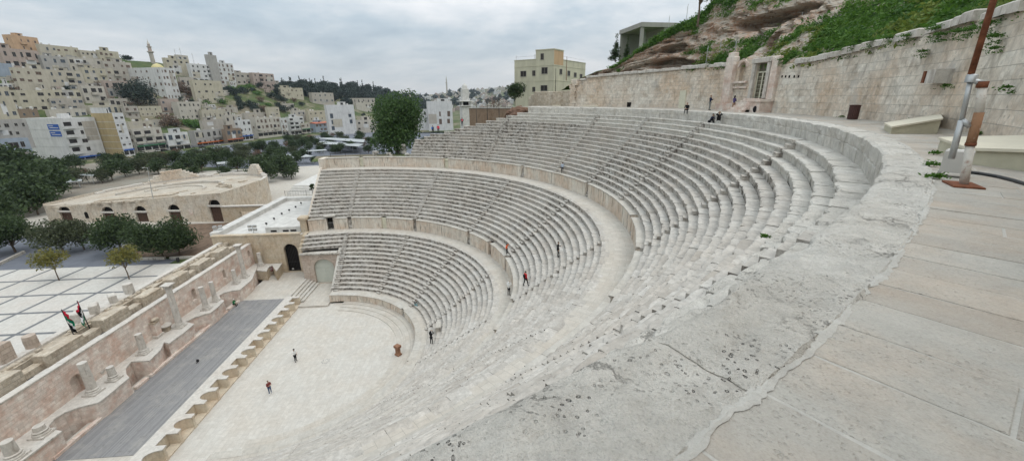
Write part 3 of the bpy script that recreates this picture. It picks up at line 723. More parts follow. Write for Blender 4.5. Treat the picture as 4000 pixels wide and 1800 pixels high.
# ================================================================ STAGE
stage = thing('stage_platform', 'long low stone stage with grey boarded deck and niched front', 'stage', (0, 7.7, 0))
ZS = 1.4; TX0, TS, TY = 15.58, 2.0202, 5.4267
tips = [TX0-TS*i for i in range(-0, 17)]
def niche_plan(front, back, inset=0., w=.30):
    """front edge of the stage seen from above (west to east), alternating square and round bays"""
    pts = []
    for i in range(len(tips)-1, -1, -1):
        x = tips[i]; pts += [(x-w+inset, front+inset), (x+w-inset, front+inset)]
        if i:
            a, b = x+w-inset, tips[i-1]-w+inset
            if (i-1) % 2 == 0:           # square bay
                pts += [(a, front+1.02+inset), (b, front+1.02+inset)]
            else:
                c = (a+b)/2; r = (b-a)/2
                pts += [(c-r*math.cos(PI*k/12), front+.12+1.0*math.sin(PI*k/12)+inset*.5) for k in range(0, 13)]
    return pts
pl = niche_plan(TY, 7.6)
mb = MB(); mb.prism(niche_plan(TY, 7.6, .09)+[(tips[0]+.2, 7.55), (tips[-1]-.2, 7.55)], .0, ZS+.0, 0, .3); mb.build('front_wall', M['front'], stage)
mb = MB(); mb.prism(pl+[(tips[0]+.3, 7.62), (tips[-1]-.3, 7.62)], ZS+.003, ZS+.105, 0, .2, bottom=True); mb.build('coping', M['marble'], stage)
for x in tips:
    mb = MB(); mb.box(x-.13, x+.13, TY+.03, TY+.2, .22, 1.24, 0, .3); mb.box(x-.18, x+.18, TY-.01, TY+.24, 1.24, ZS, 0, .3); mb.box(x-.2, x+.2, TY-.03, TY+.3, .0, .22, 0, .3)
    mb.build('pilaster', M['front'], stage)
mb = MB(); mb.box(tips[-1], tips[0], TY+.02, TY+1.0, .005, .16, 0, .4); mb.build('plinth', M['front'], stage)
mb = MB(); mb.box(-15.3, 15.3, 7.63, 14.75, ZS-.06, ZS+.035); mb.build('deck', M['deck'], stage)
mb = MB(); mb.box(-18, -15.31, 7.63, 14.9, .0, ZS); mb.box(15.31, 26.4, 7.7, 14.9, 0, ZS); mb.box(-15.31, 15.31, 14.76, 15.6, 0, ZS+.01); mb.build('stone_floor', M['walk'], stage)
# ================================================================ STAGE WALL (scaenae frons) with its column podium
swall = thing('stage_wall', 'long roofless stage wall of pinkish stone with arched niches, behind the columns', 'wall', (0, 17.6, 0))
WY, WZ0, WZ1 = 17.55, 3.5, 7.35
niches = [(-6.9, 1.15, 4.2, 5.7), (.9+9.0, .95, 4.25, 5.35), (15.6, .8, 4.6, 5.5), (23.2, .8, 4.6, 5.5)]
# niche positions read from the photograph's wall face
nn = [(aty(x, y, WY), w, h) for x, y, w, h in [(305, 1500, 1.25, 2.3), (758, 1150, 1.0, 1.8), (876, 1070, .8, 1.5), (972, 990, .7, 1.3)]]
ops = [(float(P[0])+18, w, float(P[2])-h*.5, float(P[2])+h*.5-w/2) for P, w, h in nn]
mb = MB(); arched_wall(mb, (-18, WY, 0), (1, 0, 0), 44.4, 3.0, WZ1, ops, .5)
for c, w, zb, sp_ in ops: arch_fill(mb, (-18, WY, 0), (1, 0, 0), c, w, zb, sp_, .5)
mb.build('wall_face', M['scene'], swall)
mb = MB(); x = -18.
while x < 26.4:
    L = random.uniform(1.2, 2.2); L = min(L, 26.4-x); mb.bbox((x+L/2, WY+.33, WZ1-.001), (L-.01, .78, .16+random.uniform(-.02, .03)), 0, .03, 0, random.random()*.5); x += L
mb.build('coping', M['marble'], swall)
outl = [(1010, 1030), (984.8, 1089.8), (936.5, 1131.2), (903.7, 1134.7), (872.6, 1143.3), (857, 1152), (862.3, 1167.5), (876, 1172.6), (848.5, 1200.3), (820.9, 1221), (793.3, 1227.9), (755.3, 1240), (724.2, 1255.5), (758.8, 1264), (719, 1296.9), (660, 1340), (640, 1335), (627.9, 1364), (583, 1407), (545, 1409), (512.3, 1410.6), (491.6, 1436.5), (493.3, 1460.6), (505.4, 1472.7), (477.8, 1495), (412, 1550), (381.9, 1571), (304, 1590), (250, 1610), (213.6, 1632.5), (191, 1660), (196, 1674.6), (242.7, 1681), (155, 1745.8), (84, 1800)]
PZ = 3.5
pp = [tuple(atz(x, y, PZ)[:2]) for x, y in outl]
mbp = MB(); body = [(x, y+.12) for x, y in pp]
poly = [(pp[0][0]+.3, WY+.02), ]+pp+[(-18.5, pp[-1][1]), (-18.5, WY+.02)]
polyb = [(pp[0][0]+.25, WY+.01)]+body+[(-18.4, body[-1][1]), (-18.4, WY+.01)]
mbp.prism(poly[::-1] if sum((poly[i][0]-poly[i-1][0])*(poly[i][1]+poly[i-1][1]) for i in range(len(poly))) > 0 else poly, PZ-.16, PZ, 0, .2, bottom=True)
mbp.build('podium_top', M['marble'], swall)
mbp = MB(); mbp.prism(polyb[::-1] if sum((polyb[i][0]-polyb[i-1][0])*(polyb[i][1]+polyb[i-1][1]) for i in range(len(polyb))) > 0 else polyb, .0, PZ-.158, 0, .4)
mbp.build('podium', M['scene'], swall)
mb = MB()     # low bench kerb between podium and deck
x = -15.2
while x < 15:
    L = random.uniform(1., 2.4); mb.bbox((x+L/2, 14.72, ZS), (L-.02, .42, .34+random.uniform(-.05, .04)), random.uniform(-.01, .01), .04, 0, random.random()); x += L+(.0 if random.random() < .8 else .4)
mb.build('kerb', M['scene'], swall)
# passage floor, pier wall and outer wall behind the stage wall
mb = MB(); mb.box(-19, 26.4, WY+.52, 19.75, 0, 6.72, 0, .3); mb.build('wall_walk', M['marble'], swall)
bw = thing('back_wall', 'ruined brown wall with short piers running behind the stage wall', 'wall', (0, 20, 0))
mb = MB(); x = -20.; k = 0
while x < 24:
    L = random.uniform(1.6, 2.6) if k % 2 else random.uniform(2.6, 4.2); L = min(L, 26.4-x); h = (7.35 if k % 2 else 8.2)+random.uniform(-.12, .12)
    mb.bbox((x+L/2, 20.35-(0 if k % 2 else .25), 0), (L-.02, .9+(0 if k % 2 else .5), h), 0, .05, 0, random.random()*.7); x += L; k += 1
mb.build('wall_body', M['rubble'], bw)
ow = thing('outer_wall', 'pale outer wall topped by loose rubble beside the tiled square', 'wall', (0, 22, 0))
mb = MB(); mb.box(-22, 26.4, 21.4, 23.2, 0, 7.6, 0, .4); mb.build('base', M['rubble'], ow)
mb = MB(); x = -22.
while x < 26:
    L = random.uniform(1.4, 2.6); L = min(L, 26.4-x); mb.bbox((x+L/2, 22.75, 7.59), (L-.02, .8, .3+random.uniform(-.04, .05)), 0, .05, 0, random.random()*.5); x += L
mb.build('coping', M['marble'], ow)
mb = MB(); x = -20.
while x < 26:
    L = random.uniform(.35, .9)
    if nz(x, 3, 1, .35) > -.1: mb.bbox((x+L/2, 21.9+random.uniform(-.25, .25), 7.59), (L, random.uniform(.3, .6), random.uniform(.15, .45)), random.uniform(-.5, .5), .08, 0, random.random())
    x += L*random.uniform(.8, 1.2)
mb.build('loose_stones', M['rubble'], ow)
# truncated pier stumps standing on the outer wall
st = None
for i, (x, y, yt, lab) in enumerate([(20, 1400, 1345, 'leaning pinkish stump nearest the photo edge on the outer wall'), (133, 1362, 1312, 'round column stump on the outer wall left of the flags'), (306, 1250, 1224, 'pale square stump on the outer wall behind the red flag'), (373, 1218, 1192, 'broad stump on the outer wall right of the two flags'), (445, 1180, 1154, 'weathered stump on the outer wall beside a fallen slab'), (508, 1145, 1112, 'slim pale stump on the outer wall, farthest from the flags')]):
    P = aty(x, y, 22.85); h = max(.8, float(atd(x, yt, hd(P))[2])-7.6)
    c = thing('stone_stump', lab, 'stone stump', (P[0], 22.85, 7.87), 'stumps along the outer wall')
    mb = MB()
    if i in (1, 5): mb.lathe([(.55, 0), (.55, h*.5), (.52, h)], n=14, jit=.05)
    else: mb.bbox((0, 0, 0), (1.3, .8, h), .2*i, .1)
    mb.build('block', M['pink'] if i < 2 else M['marble'], c, local=True)
# cable and grey lamp boxes on the wall walk
cb = MB(); pth = [(x, 19.2+.03*math.sin(x*1.3), 6.78) for x in np.arange(-18, 25, 1.)]
cb.tube(pth, .05, 6); tag(cb.build('cable', M['blackmetal'], origin=(0, 19.2, 6.78)), 'black cable lying along the top of the stage wall', 'cable')
lampP = None
for x, y in [(125, 1485), (398, 1308), (808, 1058)]:
    P = atz(x, y, 6.8)
    if lampP is None:
        lampP = thing('floodlight', 'small grey floodlight on the stage wall walk, nearest to the photo edge', 'floodlight', (P[0], 19.0, 6.72), 'floodlights along the stage wall')
        mb = MB(); mb.bbox((0, 0, 0), (.8, .35, .1), 0, .02); mb.build('base', M['greymetal'], lampP, local=True)
        mb = MB(); mb.bbox((0, 0, .1), (.55, .3, .28), 0, .05); mb.build('housing', M['blackmetal'], lampP, local=True)
        mb = MB(); mb.box(-.24, .24, -.162, -.152, .14, .34); mb.build('lens', M['greymetal'], lampP, local=True)
    else:
        dup(lampP, (P[0], 19.0, 6.72), 0, 1, {398: 'small grey floodlight on the stage wall walk between the two others', 808: 'small grey floodlight on the stage wall walk near the tall far column'}[x])
# ================================================================ COLUMNS
def column(name, label, px, ptop, r, z=PZ, cap=False, sq=True, lean=0, cat='column'):
    P = atz(px[0], px[1], z); T = atd(ptop[0], ptop[1], hd(P)); h = max(.4, float(T[2]-z))
    c = thing(name, label, cat, P, 'columns in front of the stage wall')
    mb = MB(); b = .16
    if sq: mb.bbox((0, 0, 0), (r*3.1, r*3.1, .2), 0, .02, 0, .2)
    z0 = .2 if sq else 0
    mb.lathe([(r*1.45, z0), (r*1.5, z0+.08), (r*1.42, z0+.16), (r*1.16, z0+.2), (r*1.14, z0+.27), (r*1.3, z0+.3), (r*1.3, z0+.37), (r*1.08, z0+.42)], n=20)
    mb.build('base', M['marble'], c, local=True)
    z0 += .4; hh = h-z0-(.75 if cap else 0)
    mb = MB(); k = max(3, int(hh/.5)); sd_ = px[0]*.01
    prof = [(r*(1.02-.10*i/k), z0+hh*i/k) for i in range(k+1)]
    mb.lathe(prof, n=20, jit=.03); mb.build('shaft', M['marble'], c, local=True)
    if cap:
        mb = MB(); z1 = z0+hh
        mb.lathe([(r*.95, z1), (r*1.02, z1+.05), (r*.98, z1+.1), (r*1.15, z1+.3), (r*1.1, z1+.33), (r*1.35, z1+.52), (r*1.25, z1+.55), (r*1.5, z1+.63)], n=16, jit=.06, t=.9)
        for i in range(8):
            a = i*PI/4; mb.blob((r*1.2*math.cos(a), r*1.2*math.sin(a), z1+.4), (.09, .09, .16), 1, .3, 1., 0, i, .9)
        mb.bbox((0, 0, z1+.62), (r*3.1, r*3.1, .13), 0, .02); mb.build('capital', M['marble'], c, local=True)
    return c
column('column', 'tall stone column with carved capital at the far end of the stage wall', (957, 1083), (930, 955), .36, cap=True)
column('column', 'short broken column stub beside the tall far column', (922.7, 1107), (912, 1053.6), .33)
column('column', 'slim broken column with flat top, right of the two middle ones', (843, 1176), (834.7, 1098), .32)
column('column', 'broken column of two pale drums beside the slim flat-topped one', (807, 1207), (790, 1119), .36)
column('column', 'tall stone column with carved capital standing beside the loose capital drum', (703.5, 1276), (664, 1107), .38, cap=True)
column('column', 'broken white column on the podium corner right of the tiny stub', (564, 1378), (550, 1300), .38)
column('column', 'small low column stub in front of the fallen moulded block', (446.7, 1481), (433, 1429.6), .36)
column('column', 'thick broken white column beside the big round-topped niche', (367, 1533), (324, 1414), .42)
column('column', 'low column stub on the curved podium horn near the deck', (165, 1697), (155, 1658), .42)
column('column', 'column stub nearest to the lower left corner of the view', (58, 1788), (39, 1715), .44)
P = atz(650, 1290, PZ)
c = thing('carved_capital', 'loose carved capital drum lying beside the tall column', 'capital', P)
mb = MB(); mb.lathe([(.5, 0), (.52, .2), (.58, .5), (.62, .72)], n=16, jit=.1, t=1.); mb.build('drum', M['rubble'], c, local=True)
mb = MB(); mb.lathe([(.7, .7), (.74, .76), (.74, .84), (.7, .88)], n=18, jit=.04, t=.1); mb.build('slab_top', M['marble'], c, local=True)
P = atz(425, 1450, PZ)
mb = MB()
for i, (w_, h_) in enumerate([(1.5, .18), (1.7, .16), (1.9, .2)]): mb.bbox((P[0], P[1]+.5, PZ+.06+sum([.18, .16, .2][:i])), (w_, .9+.06*i, h_), .08, .03, 0, .3)
tag(mb.build('moulded_block', M['marble'], origin=P), 'fallen moulded cornice block lying on the podium behind the low stub', 'stone block')
P = atz(541, 1285, PZ)
mb = MB(); hh = max(1., float(atd(572, 1245, hd(P))[2]-PZ))
# pier fragment with capital against the wall, left of the square pedestal
P = aty(610, 1290, WY-.25)
c = thing('wall_pier', 'attached square pier with carved bracket on the stage wall', 'pier', (P[0], WY-.3, PZ))
mb = MB(); mb.bbox((0, 0, 0), (1.2, .7, .35), 0, .04); mb.build('base', M['marble'], c, local=True)
mb = MB(); mb.bbox((0, 0, .35), (.85, .55, 1.7), 0, .04, 0, .8); mb.build('shaft', M['scene'], c, local=True)
mb = MB(); mb.bbox((0, -.05, 2.05), (1.0, .7, .2), 0, .04, 0, .3); mb.blob((0, -.2, 2.45), (.5, .4, .3), 2, .4, 1.5, 0, 3, .9); mb.build('bracket', M['rubble'], c, local=True)
# ================================================================ VERSURA: annex with white roof, east of the stage
ann = thing('annex', 'flat white-roofed annex with dark arched gate beside the seats', 'building', (26.5, 16, 0))
VX = 26.5
mb = MB(); gy = float(atx(1140, 1000, VX)[1]); gzb = 1.4; gtop = float(atx(1140, 952, VX)[2])
arched_wall(mb, (VX, 24.2, 0), (0, -1, 0), 16.4, 0, 8.9, [(24.2-gy, 2.5, gzb, gtop-1.25)], .7, nrm=(-1, 0, 0))
mb.poly([(VX, 24.2, 0), (VX, 24.2, 8.9), (56, 24.9, 8.9), (56, 24.9, 0)])
mb.build('wall', M['gold'], ann)
mb = MB(); voussoirs(mb, (VX, 24.2, 0), (0, -1, 0), 24.2-gy, 2.5, gzb, gtop-1.25, .5, .06, nrm=(-1, 0, 0)); 
mb.build('arch_ring', M['gold'], ann)
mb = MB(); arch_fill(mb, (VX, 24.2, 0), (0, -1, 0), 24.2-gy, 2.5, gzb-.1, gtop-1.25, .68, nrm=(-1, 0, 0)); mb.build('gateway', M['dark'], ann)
mb = MB()
for i in range(9): mb.box(VX+.4, VX+.43, gy-1.15+i*.28, gy-1.12+i*.28, gzb, gtop-.4-abs(i-4)*.13)
mb.box(VX+.39, VX+.44, gy-1.2, gy+1.2, gzb+1.9, gzb+1.96); mb.box(VX+.39, VX+.44, gy-1.2, gy+1.2, gzb+.3, gzb+.36); mb.build('gate', M['blackmetal'], ann)
mb = MB(); mb.box(VX+.385, VX+.395, gy+.25, gy+.6, gzb+.35, gzb+.62); mb.build('notice', M['white'], ann)
mb = MB(); y = 24.3
while y > 8.9:
    L = min(random.uniform(1., 1.7), y-8.6); mb.bbox((VX+.3, y-L/2, 8.89), (.85, L-.015, .26+random.uniform(-.03, .03)), 0, .04, 0, random.random()*.5); y -= L
mb.build('coping', M['gold'], ann)
mb = MB(); mb.box(VX+.72, 58, 8.1, 24.6, 8.2, 8.62); mb.build('roof', M['white'], ann)
mb = MB(); mb.box(VX+.74, 56.5, 23.2, 24.8, 8.6, 9.5); mb.box(54.5, 56.4, 8.6, 23.18, 8.6, 9.45); mb.build('parapet', M['white'], ann)
mb = MB(); mb.box(28.6, 37.5, 9.2, 15.6, 8.6, 9.75); mb.build('roof_box', M['white'], ann)
for y in (10.0, 11.4, 13.6): mb = MB(); mb.box(28.585, 28.598, y, y+1.1, 8.85, 9.2); mb.build('vent', M['dark'], ann)
# podium remains beside the gate
mb = MB(); rm = thing('ruined_podium', 'ruined corner podium of golden blocks beside the dark gate', 'podium', (24.5, 15, ZS))
pod = [tuple(atz(x, y, 3.3)[:2]) for x, y in [(970, 1052), (1040, 1058), (1050, 1040), (1062, 1035), (1078, 1058), (1105, 1022)]]
mb.prism([(26.4, pod[-1][1]-.0), (26.4, 17.4), (pod[0][0], 17.4)]+pod, ZS, 3.12, 0, .5); mb.build('body', M['gold'], rm)
mb = MB(); mb.prism([(26.45, pod[-1][1]-.1), (26.45, 17.45), (pod[0][0]-.1, 17.45)]+[(x-.08, y-.08) for x, y in pod], 3.122, 3.3, 0, .3, bottom=True); mb.build('slab_top', M['marble'], rm)
column('column', 'squat column stub on the ruined podium, in front', (1020, 1037), (1006, 988), .36, 3.3, sq=True)
column('column', 'squat column stub on the ruined podium, beside the dark gate', (1045, 1018), (1032, 978), .36, 3.3, sq=False)
# red notice board
P = atz(1060, 1075, ZS+.02)
sg = thing('notice_board', 'small red notice board standing at the ruined podium', 'sign', P)
mb = MB(); mb.tube([(-.5, 0, 0), (-.5, 0, 1.55)], .03); mb.build('post', M['blackmetal'], sg, local=True)
mb = MB(); mb.tube([(.5, 0, 0), (.5, 0, 1.55)], .03); mb.build('post', M['blackmetal'], sg, local=True)
M['redsign'] = plain('red_sign_paint', (.16,.025,.03), .6, .2, 6.)
mb = MB(); mb.box(-.62, .62, -.04, 0, .85, 1.65); mb.build('board', M['redsign'], sg, local=True)
mb = MB()
for k in range(4): mb.box(-.5, .5-.15*(k % 2), -.048, -.042, 1.5-.16*k, 1.55-.16*k)
mb.build('lettering', M['white'], sg, local=True)
sg.rotation_euler.z = -PI/2+.3
# roof floodlights on stands
def floodstand(px, zb, label, rz, n=4, h=1.5, src=None):
    P = atz(px[0], px[1], zb)
    if src is not None: return dup(src, P, rz, 1, label)
    f = thing('floodlight_stand', label, 'floodlight', P, 'floodlight stands on the annex roof', rz)
    mb = MB(); mb.tube([(0, 0, 0), (0, 0, h)], .05); mb.box(-.25, .25, -.25, .25, 0, .05); mb.tube([(-.55, 0, h*.55), (.55, 0, h*.55)], .035); mb.tube([(-.55, 0, h), (.55, 0, h)], .035); mb.build('stand', M['greymetal'], f, local=True)
    for x in (-.45, .45):
        for z in (h*.55, h):
            mb = MB(); mb.bbox((x, -.12, z-.25), (.62, .26, .48), 0, .05); o = mb.build('lamp', M['greymetal'], f, local=True)
            mb = MB(); mb.box(x-.24, x+.24, -.262, -.252, z-.18, z+.16); mb.build('glass', M['concrete'], o, local=True)
    return f
f1 = floodstand((992, 912), 8.62, 'four-lamp floodlight stand on the white annex roof edge', -PI/2)
floodstand((857, 915), 8.62, 'four-lamp floodlight stand at the roof corner beside the steps', -PI/2+.3, src=f1)
sl = None
for i, (x, y) in enumerate([(1042, 882), (1072, 862), (1102, 842), (1131, 828), (1156, 815), (1177, 800)]):
    P = atz(x, y, 8.62+(1.14 if i == 0 else 0)); lab = ['first', 'second', 'third', 'fourth', 'fifth', 'sixth'][i]
    if sl is None:
        sl = thing('spotlight', '', 'spotlight', P, 'spotlights in a line on the white roof', 1.)
        mb = MB(); mb.tube([(0, 0, 0), (0, 0, .3)], .04); mb.build('foot', M['greymetal'], sl, local=True)
        mb = MB(); mb.bbox((0, 0, .3), (.34, .24, .36), 0, .05); mb.build('lamp', M['blackmetal'], sl, local=True); o = sl
    else: o = dup(sl, P, 1.)
    o['label'] = lab+' small black spotlight counted from the annex edge, on the white roof'
# ================================================================ PEOPLE
def mats_person():
    P = {}
    P['skin'] = plain('skin', (.42,.27,.19), .6, .1, 9.)
    P['hair'] = plain('black_hair', (.02,.016,.014), .6, .2, 30.)
    for n, c in dict(black=(.018,.018,.02), navy=(.025,.03,.06), white=(.72,.72,.70), red=(.55,.03,.035), redpink=(.62,.05,.08), orange=(.75,.13,.04), green=(.03,.17,.07), greyblue=(.36,.42,.50), denim=(.07,.11,.19), maroon=(.2,.055,.05), grey=(.22,.23,.22), blue=(.05,.16,.5), teal=(.14,.32,.36), khaki=(.17,.17,.14), bare=(.42,.27,.19), purple=(.09,.07,.17)).items():
        P[n] = plain(n+'_cloth', c, .85, .15, 12., .1)
    return P
PM = mats_person()
def skin_mesh(name, joints, edges, mat, parent, root=0, sub=1):
    """joints: (x,y,z,r); one continuous surface grown by a Skin modifier, then baked to a plain mesh"""
    me = bpy.data.meshes.new(name); me.from_pydata([j[:3] for j in joints], edges, []); o = bpy.data.objects.new(name, me); COL.objects.link(o)
    sk = o.modifiers.new('skin', 'SKIN'); sk.use_smooth_shade = True
    for i, v in enumerate(me.skin_vertices[0].data): v.radius = (joints[i][3],)*2 if len(joints[i]) < 5 else (joints[i][3], joints[i][4]); v.use_root = (i == root)
    if sub: m = o.modifiers.new('sub', 'SUBSURF'); m.levels = sub; m.render_levels = sub
    dg = bpy.context.evaluated_depsgraph_get(); ev = o.evaluated_get(dg); nm = bpy.data.meshes.new_from_object(ev)
    o.modifiers.clear(); o.data = nm; bpy.data.meshes.remove(me); nm.name = name
    nm.materials.clear()
    for m_ in (mat if isinstance(mat, (list, tuple)) else [mat]): nm.materials.append(m_)
    nm.polygons.foreach_set('use_smooth', [True]*len(nm.polygons)); o.parent = parent
    return o
def person(label, P, face, H, top='black', legs='black', pose='stand', arms='down', hair='short', shoes='black', bag=None, group=None, bare=False, sleeves=True, cap=None, headturn=0.):
    """face: direction (radians, world) the person looks; local +Y is forward"""
    s = H/1.75
    r = thing('person', label, 'person', P, group, face-PI/2); r.scale = (s, s, s)
    hipz = .92; lean = 0.
    if pose == 'sit': hipz = .12; lean = .12
    if pose == 'sitlow': hipz = .12; lean = .3
    if pose == 'climb': lean = .18
    hip = (0, 0, hipz); chest = (0, lean*.8, hipz+.42); neck = (0, lean, hipz+.57)
    # legs
    L = {}
    for sg in (-1, 1):
        hx = .095*sg
        if pose == 'stand': kn, an, toe = (hx*1.15, .03, .50), (hx*1.25, -.01, .08), (hx*1.5, .15, .03)
        elif pose == 'stride': kn, an, toe = (hx*1.1, .12*sg+.06, .50), (hx*1.1, .24*sg, .09), (hx*1.2, .24*sg+.16, .04)
        elif pose == 'climb': kn, an, toe = ((hx*1.1, .30, .78), (hx*1.1, .26, .36), (hx*1.2, .42, .32)) if sg > 0 else ((hx*1.1, .02, .49), (hx*1.1, -.08, .08), (hx*1.2, .08, .03))
        elif pose == 'sit': kn, an, toe = (hx*1.5, .44, hipz+.06), (hx*1.5, .45+.05*sg, hipz-.42), (hx*1.7, .60+.05*sg, hipz-.46)
        else: kn, an, toe = (hx*1.8, .36, hipz+.30), (hx*1.6, .42+.06*sg, hipz-.12), (hx*1.8, .57+.06*sg, hipz-.16)
        L[sg] = (kn, an, toe)
    lj = [(0, 0, hipz, .135, .11)]; le = []
    for sg in (-1, 1):
        kn, an, toe = L[sg]; b = len(lj)
        lj += [(.10*sg, 0, hipz-.06 if pose not in ('sit', 'sitlow') else hipz, .095), (kn[0], kn[1], kn[2], .065), (an[0], an[1], an[2]+.02, .05)]
        le += [(0, b), (b, b+1), (b+1, b+2)]
    skin_mesh('trousers' if not bare else 'bare_legs', lj, le, PM[legs], r)
    for sg in (-1, 1):
        kn, an, toe = L[sg]; skin_mesh('shoe', [(an[0], an[1]-.03, an[2]-.02, .048), (toe[0]*.5+an[0]*.5, (an[1]+toe[1])/2, toe[2]+.01, .045), (toe[0], toe[1], toe[2], .036)], [(0, 1), (1, 2)], PM[shoes], r)
    # torso + arms in one garment
    tj = [(0, 0, hipz-.04, .15, .11), (0, lean*.35, hipz+.18, .14, .105), (chest[0], chest[1], chest[2], .165, .115), (0, lean*.95, hipz+.53, .085)]; te = [(0, 1), (1, 2), (2, 3)]
    hands = []
    for sg in (-1, 1):
        sh = (.19*sg, chest[1], chest[2]+.07)
        a = arms if not isinstance(arms, tuple) else arms[0 if sg < 0 else 1]
        y0, z0 = chest[1], chest[2]
        el, wr = {'down': ((.25*sg, y0-.03, z0-.22), (.25*sg, y0+.06, z0-.46)), 'phone': ((.23*sg, y0+.05, z0-.2), (.10*sg, y0+.30, z0-.08)), 'face': ((.30*sg, y0+.14, z0+.08), (.10*sg, y0+.20, z0+.30)), 'fold': ((.25*sg, y0+.05, z0-.2), (-.02*sg, y0+.20, z0-.14)), 'out': ((.42*sg, y0+.02, z0+.02), (.66*sg, y0+.06, z0+.04)), 'lap': ((.25*sg, y0+.08, z0-.2), (.10*sg, y0+.30, z0-.30)), 'fwd': ((.20*sg, y0+.22, z0-.06), (.14*sg, y0+.46, z0-.12)), 'hip': ((.36*sg, y0-.06, z0-.16), (.20*sg, y0+.04, z0-.36))}[a]
        b = len(tj); tj += [(sh[0], sh[1], sh[2], .07), (el[0], el[1], el[2], .052), (wr[0], wr[1], wr[2], .04)]; te += [(2, b), (b, b+1), (b+1, b+2)]
        hands.append((Vector(el), Vector(wr), sg))
    skin_mesh('jacket', tj, te, PM[top], r, 2)
    for el, wr, sg in hands:
        d = (wr-el).normalized(); side = d.cross(Vector((0, 0, 1))) if abs(d.z) < .9 else Vector((0, 1, 0)); side.normalize()
        pj = [tuple(wr)+(.03,), tuple(wr+d*.06)+(.036, .022), tuple(wr+d*.1)+(.036, .02)]; pe = [(0, 1), (1, 2)]
        bend = Vector((0, .5, -.4)).normalized()
        for q, ln in ((-.03, .07), (-.01, .08), (.01, .078), (.03, .06)):
            b = len(pj); p0 = wr+d*.1+side*q; pj += [tuple(p0+d*ln*.5)+(.0095,), tuple(p0+d*ln*.8+bend*ln*.4)+(.008,)]; pe += [(2, b), (b, b+1)]
        b = len(pj); p0 = wr+d*.05+side*.04*sg; pj += [tuple(p0+d*.03)+(.011,), tuple(p0+d*.055+side*.01*sg)+(.009,)]; pe += [(1, b), (b, b+1)]
        skin_mesh('hand', pj, pe, PM['skin'], r, 0, 0)
    # head with face
    hc = Vector((0, lean*1.05+.025, hipz+.71)); mb = MB(); Mh = Matrix.Translation(hc) @ Matrix.Rotation(headturn, 4, 'Z')
    def hb(c, rr, n=2, mi=0): 
        import bmesh
        bm = bmesh.new(); bmesh.ops.create_icosphere(bm, subdivisions=n, radius=1); base = len(mb.v)
        for v in bm.verts: mb.v.append(tuple(Mh @ Vector((c[0]+v.co.x*rr[0], c[1]+v.co.y*rr[1]*(1-.12*max(0, -v.co.z)), c[2]+v.co.z*rr[2]))))
        bm.verts.index_update()
        for f in bm.faces: mb.face([base+v.index for v in f.verts], mi)
        bm.free()
    hb((0, 0, 0), (.078, .098, .118)); hb((0, .098, -.012), (.014, .022, .022), 1); hb((.079, -.005, -.005), (.012, .024, .032), 1); hb((-.079, -.005, -.005), (.012, .024, .032), 1)
    hb((.031, .088, .018), (.012, .009, .008), 1, 1); hb((-.031, .088, .018), (.012, .009, .008), 1, 1); hb((0, .09, -.055), (.024, .008, .007), 1, 2)
    n0 = Mh @ Vector((0, -.01, -.09)); mb.tube([(0, lean*.95, hipz+.52), tuple(n0)], [.058, .052], 10)
    mb.build('head', [PM['skin'], PM['hair'], PM['maroon']], r, local=True, smooth=True)
    mb = MB()
    if hair == 'bald': hb((0, -.045, -.01), (.079, .06, .085))
    elif hair == 'hood': hb((0, -.02, .012), (.098, .108, .132)); hb((0, -.06, -.11), (.11, .08, .07))
    else:
        hb((0, -.022, .03), (.086, .096, .105))
        if hair == 'long': hb((0, -.075, -.10), (.085, .05, .19)); hb((.07, -.02, -.06), (.025, .05, .13)); hb((-.07, -.02, -.06), (.025, .05, .13))
    mb.build('hair' if hair != 'hood' else 'hood', PM[top] if hair == 'hood' else PM['hair'], r, local=True, smooth=True)
    if cap: mb = MB(); hb((0, -.01, .06), (.09, .103, .075)); hb((0, .1, .035), (.06, .06, .012), 1); mb.build('cap', PM[cap], r, local=True, smooth=True)
    if bag:
        mb = MB(); mb.blob((0, lean*.6-.20, hipz+.30), (.15, .10, .22), 2, .12, 1., 0, 3); mb.build('backpack', PM[bag], r, local=True, smooth=True)
    return r
def at_row(px, key, k):        # foot point on tread k of a tier, under that pixel
    S = {'lo': LO, 'mi': MI, 'up': UP}[key]
    for k in range(S['n']-1, -1, -1):
        P = atz(px[0], px[1], S['z']+S['r']*k); R = math.hypot(P[0], P[1])
        if S['R']+S['t']*k-.02 <= R <= S['R']+S['t']*(k+1): break
    R = min(max(R, S['R']+S['t']*k+.18), S['R']+S['t']*k+.5); a = math.atan2(P[1], P[0])
    return np.array([R*math.cos(a), R*math.sin(a), P[2]])
def tocam(P): return math.atan2(CAM[1]-P[1], CAM[0]-P[0])
P = atz(1156, 1411, 0); person('person in white top and black trousers looking at a phone on the paved floor', P, tocam(P)+.9, 1.93, 'white', 'black', 'stand', ('down', 'phone'), cap='black')
P = atz(1057, 1537, 0); person('person in maroon jacket and blue jeans standing on the paved floor', P, tocam(P)+.5, 1.85, 'maroon', 'denim', 'stand', 'fold', shoes='white')
P = atz(918, 1188, ZS+.36); person('person in green hooded jacket sitting on the kerb of the deck', np.array([P[0], 14.6, ZS+.34]), -PI/2-.2, 1.8, 'green', 'black', 'sit', 'lap', hair='short', cap='white', shoes='white')
P = at_row((1686, 1342), 'lo', 0); person('person dressed all in black holding a camera up, by the lowest seats', P, tocam(P)+2.6, 1.9, 'black', 'black', 'stand', 'face', hair='hood')
P = at_row((1612, 1195), 'lo', 1); person('person in grey jacket and teal trousers sitting on the second seat row', P, tocam(P)+.8, 1.8, 'grey', 'teal', 'sit', 'lap', shoes='white', bag='black')
P = atz(1988, 1152, 8.87); person('person in white hooded jacket taking a picture on the first walkway', P, tocam(P)+2.7, 1.85, 'white', 'black', 'stand', 'face', hair='hood')
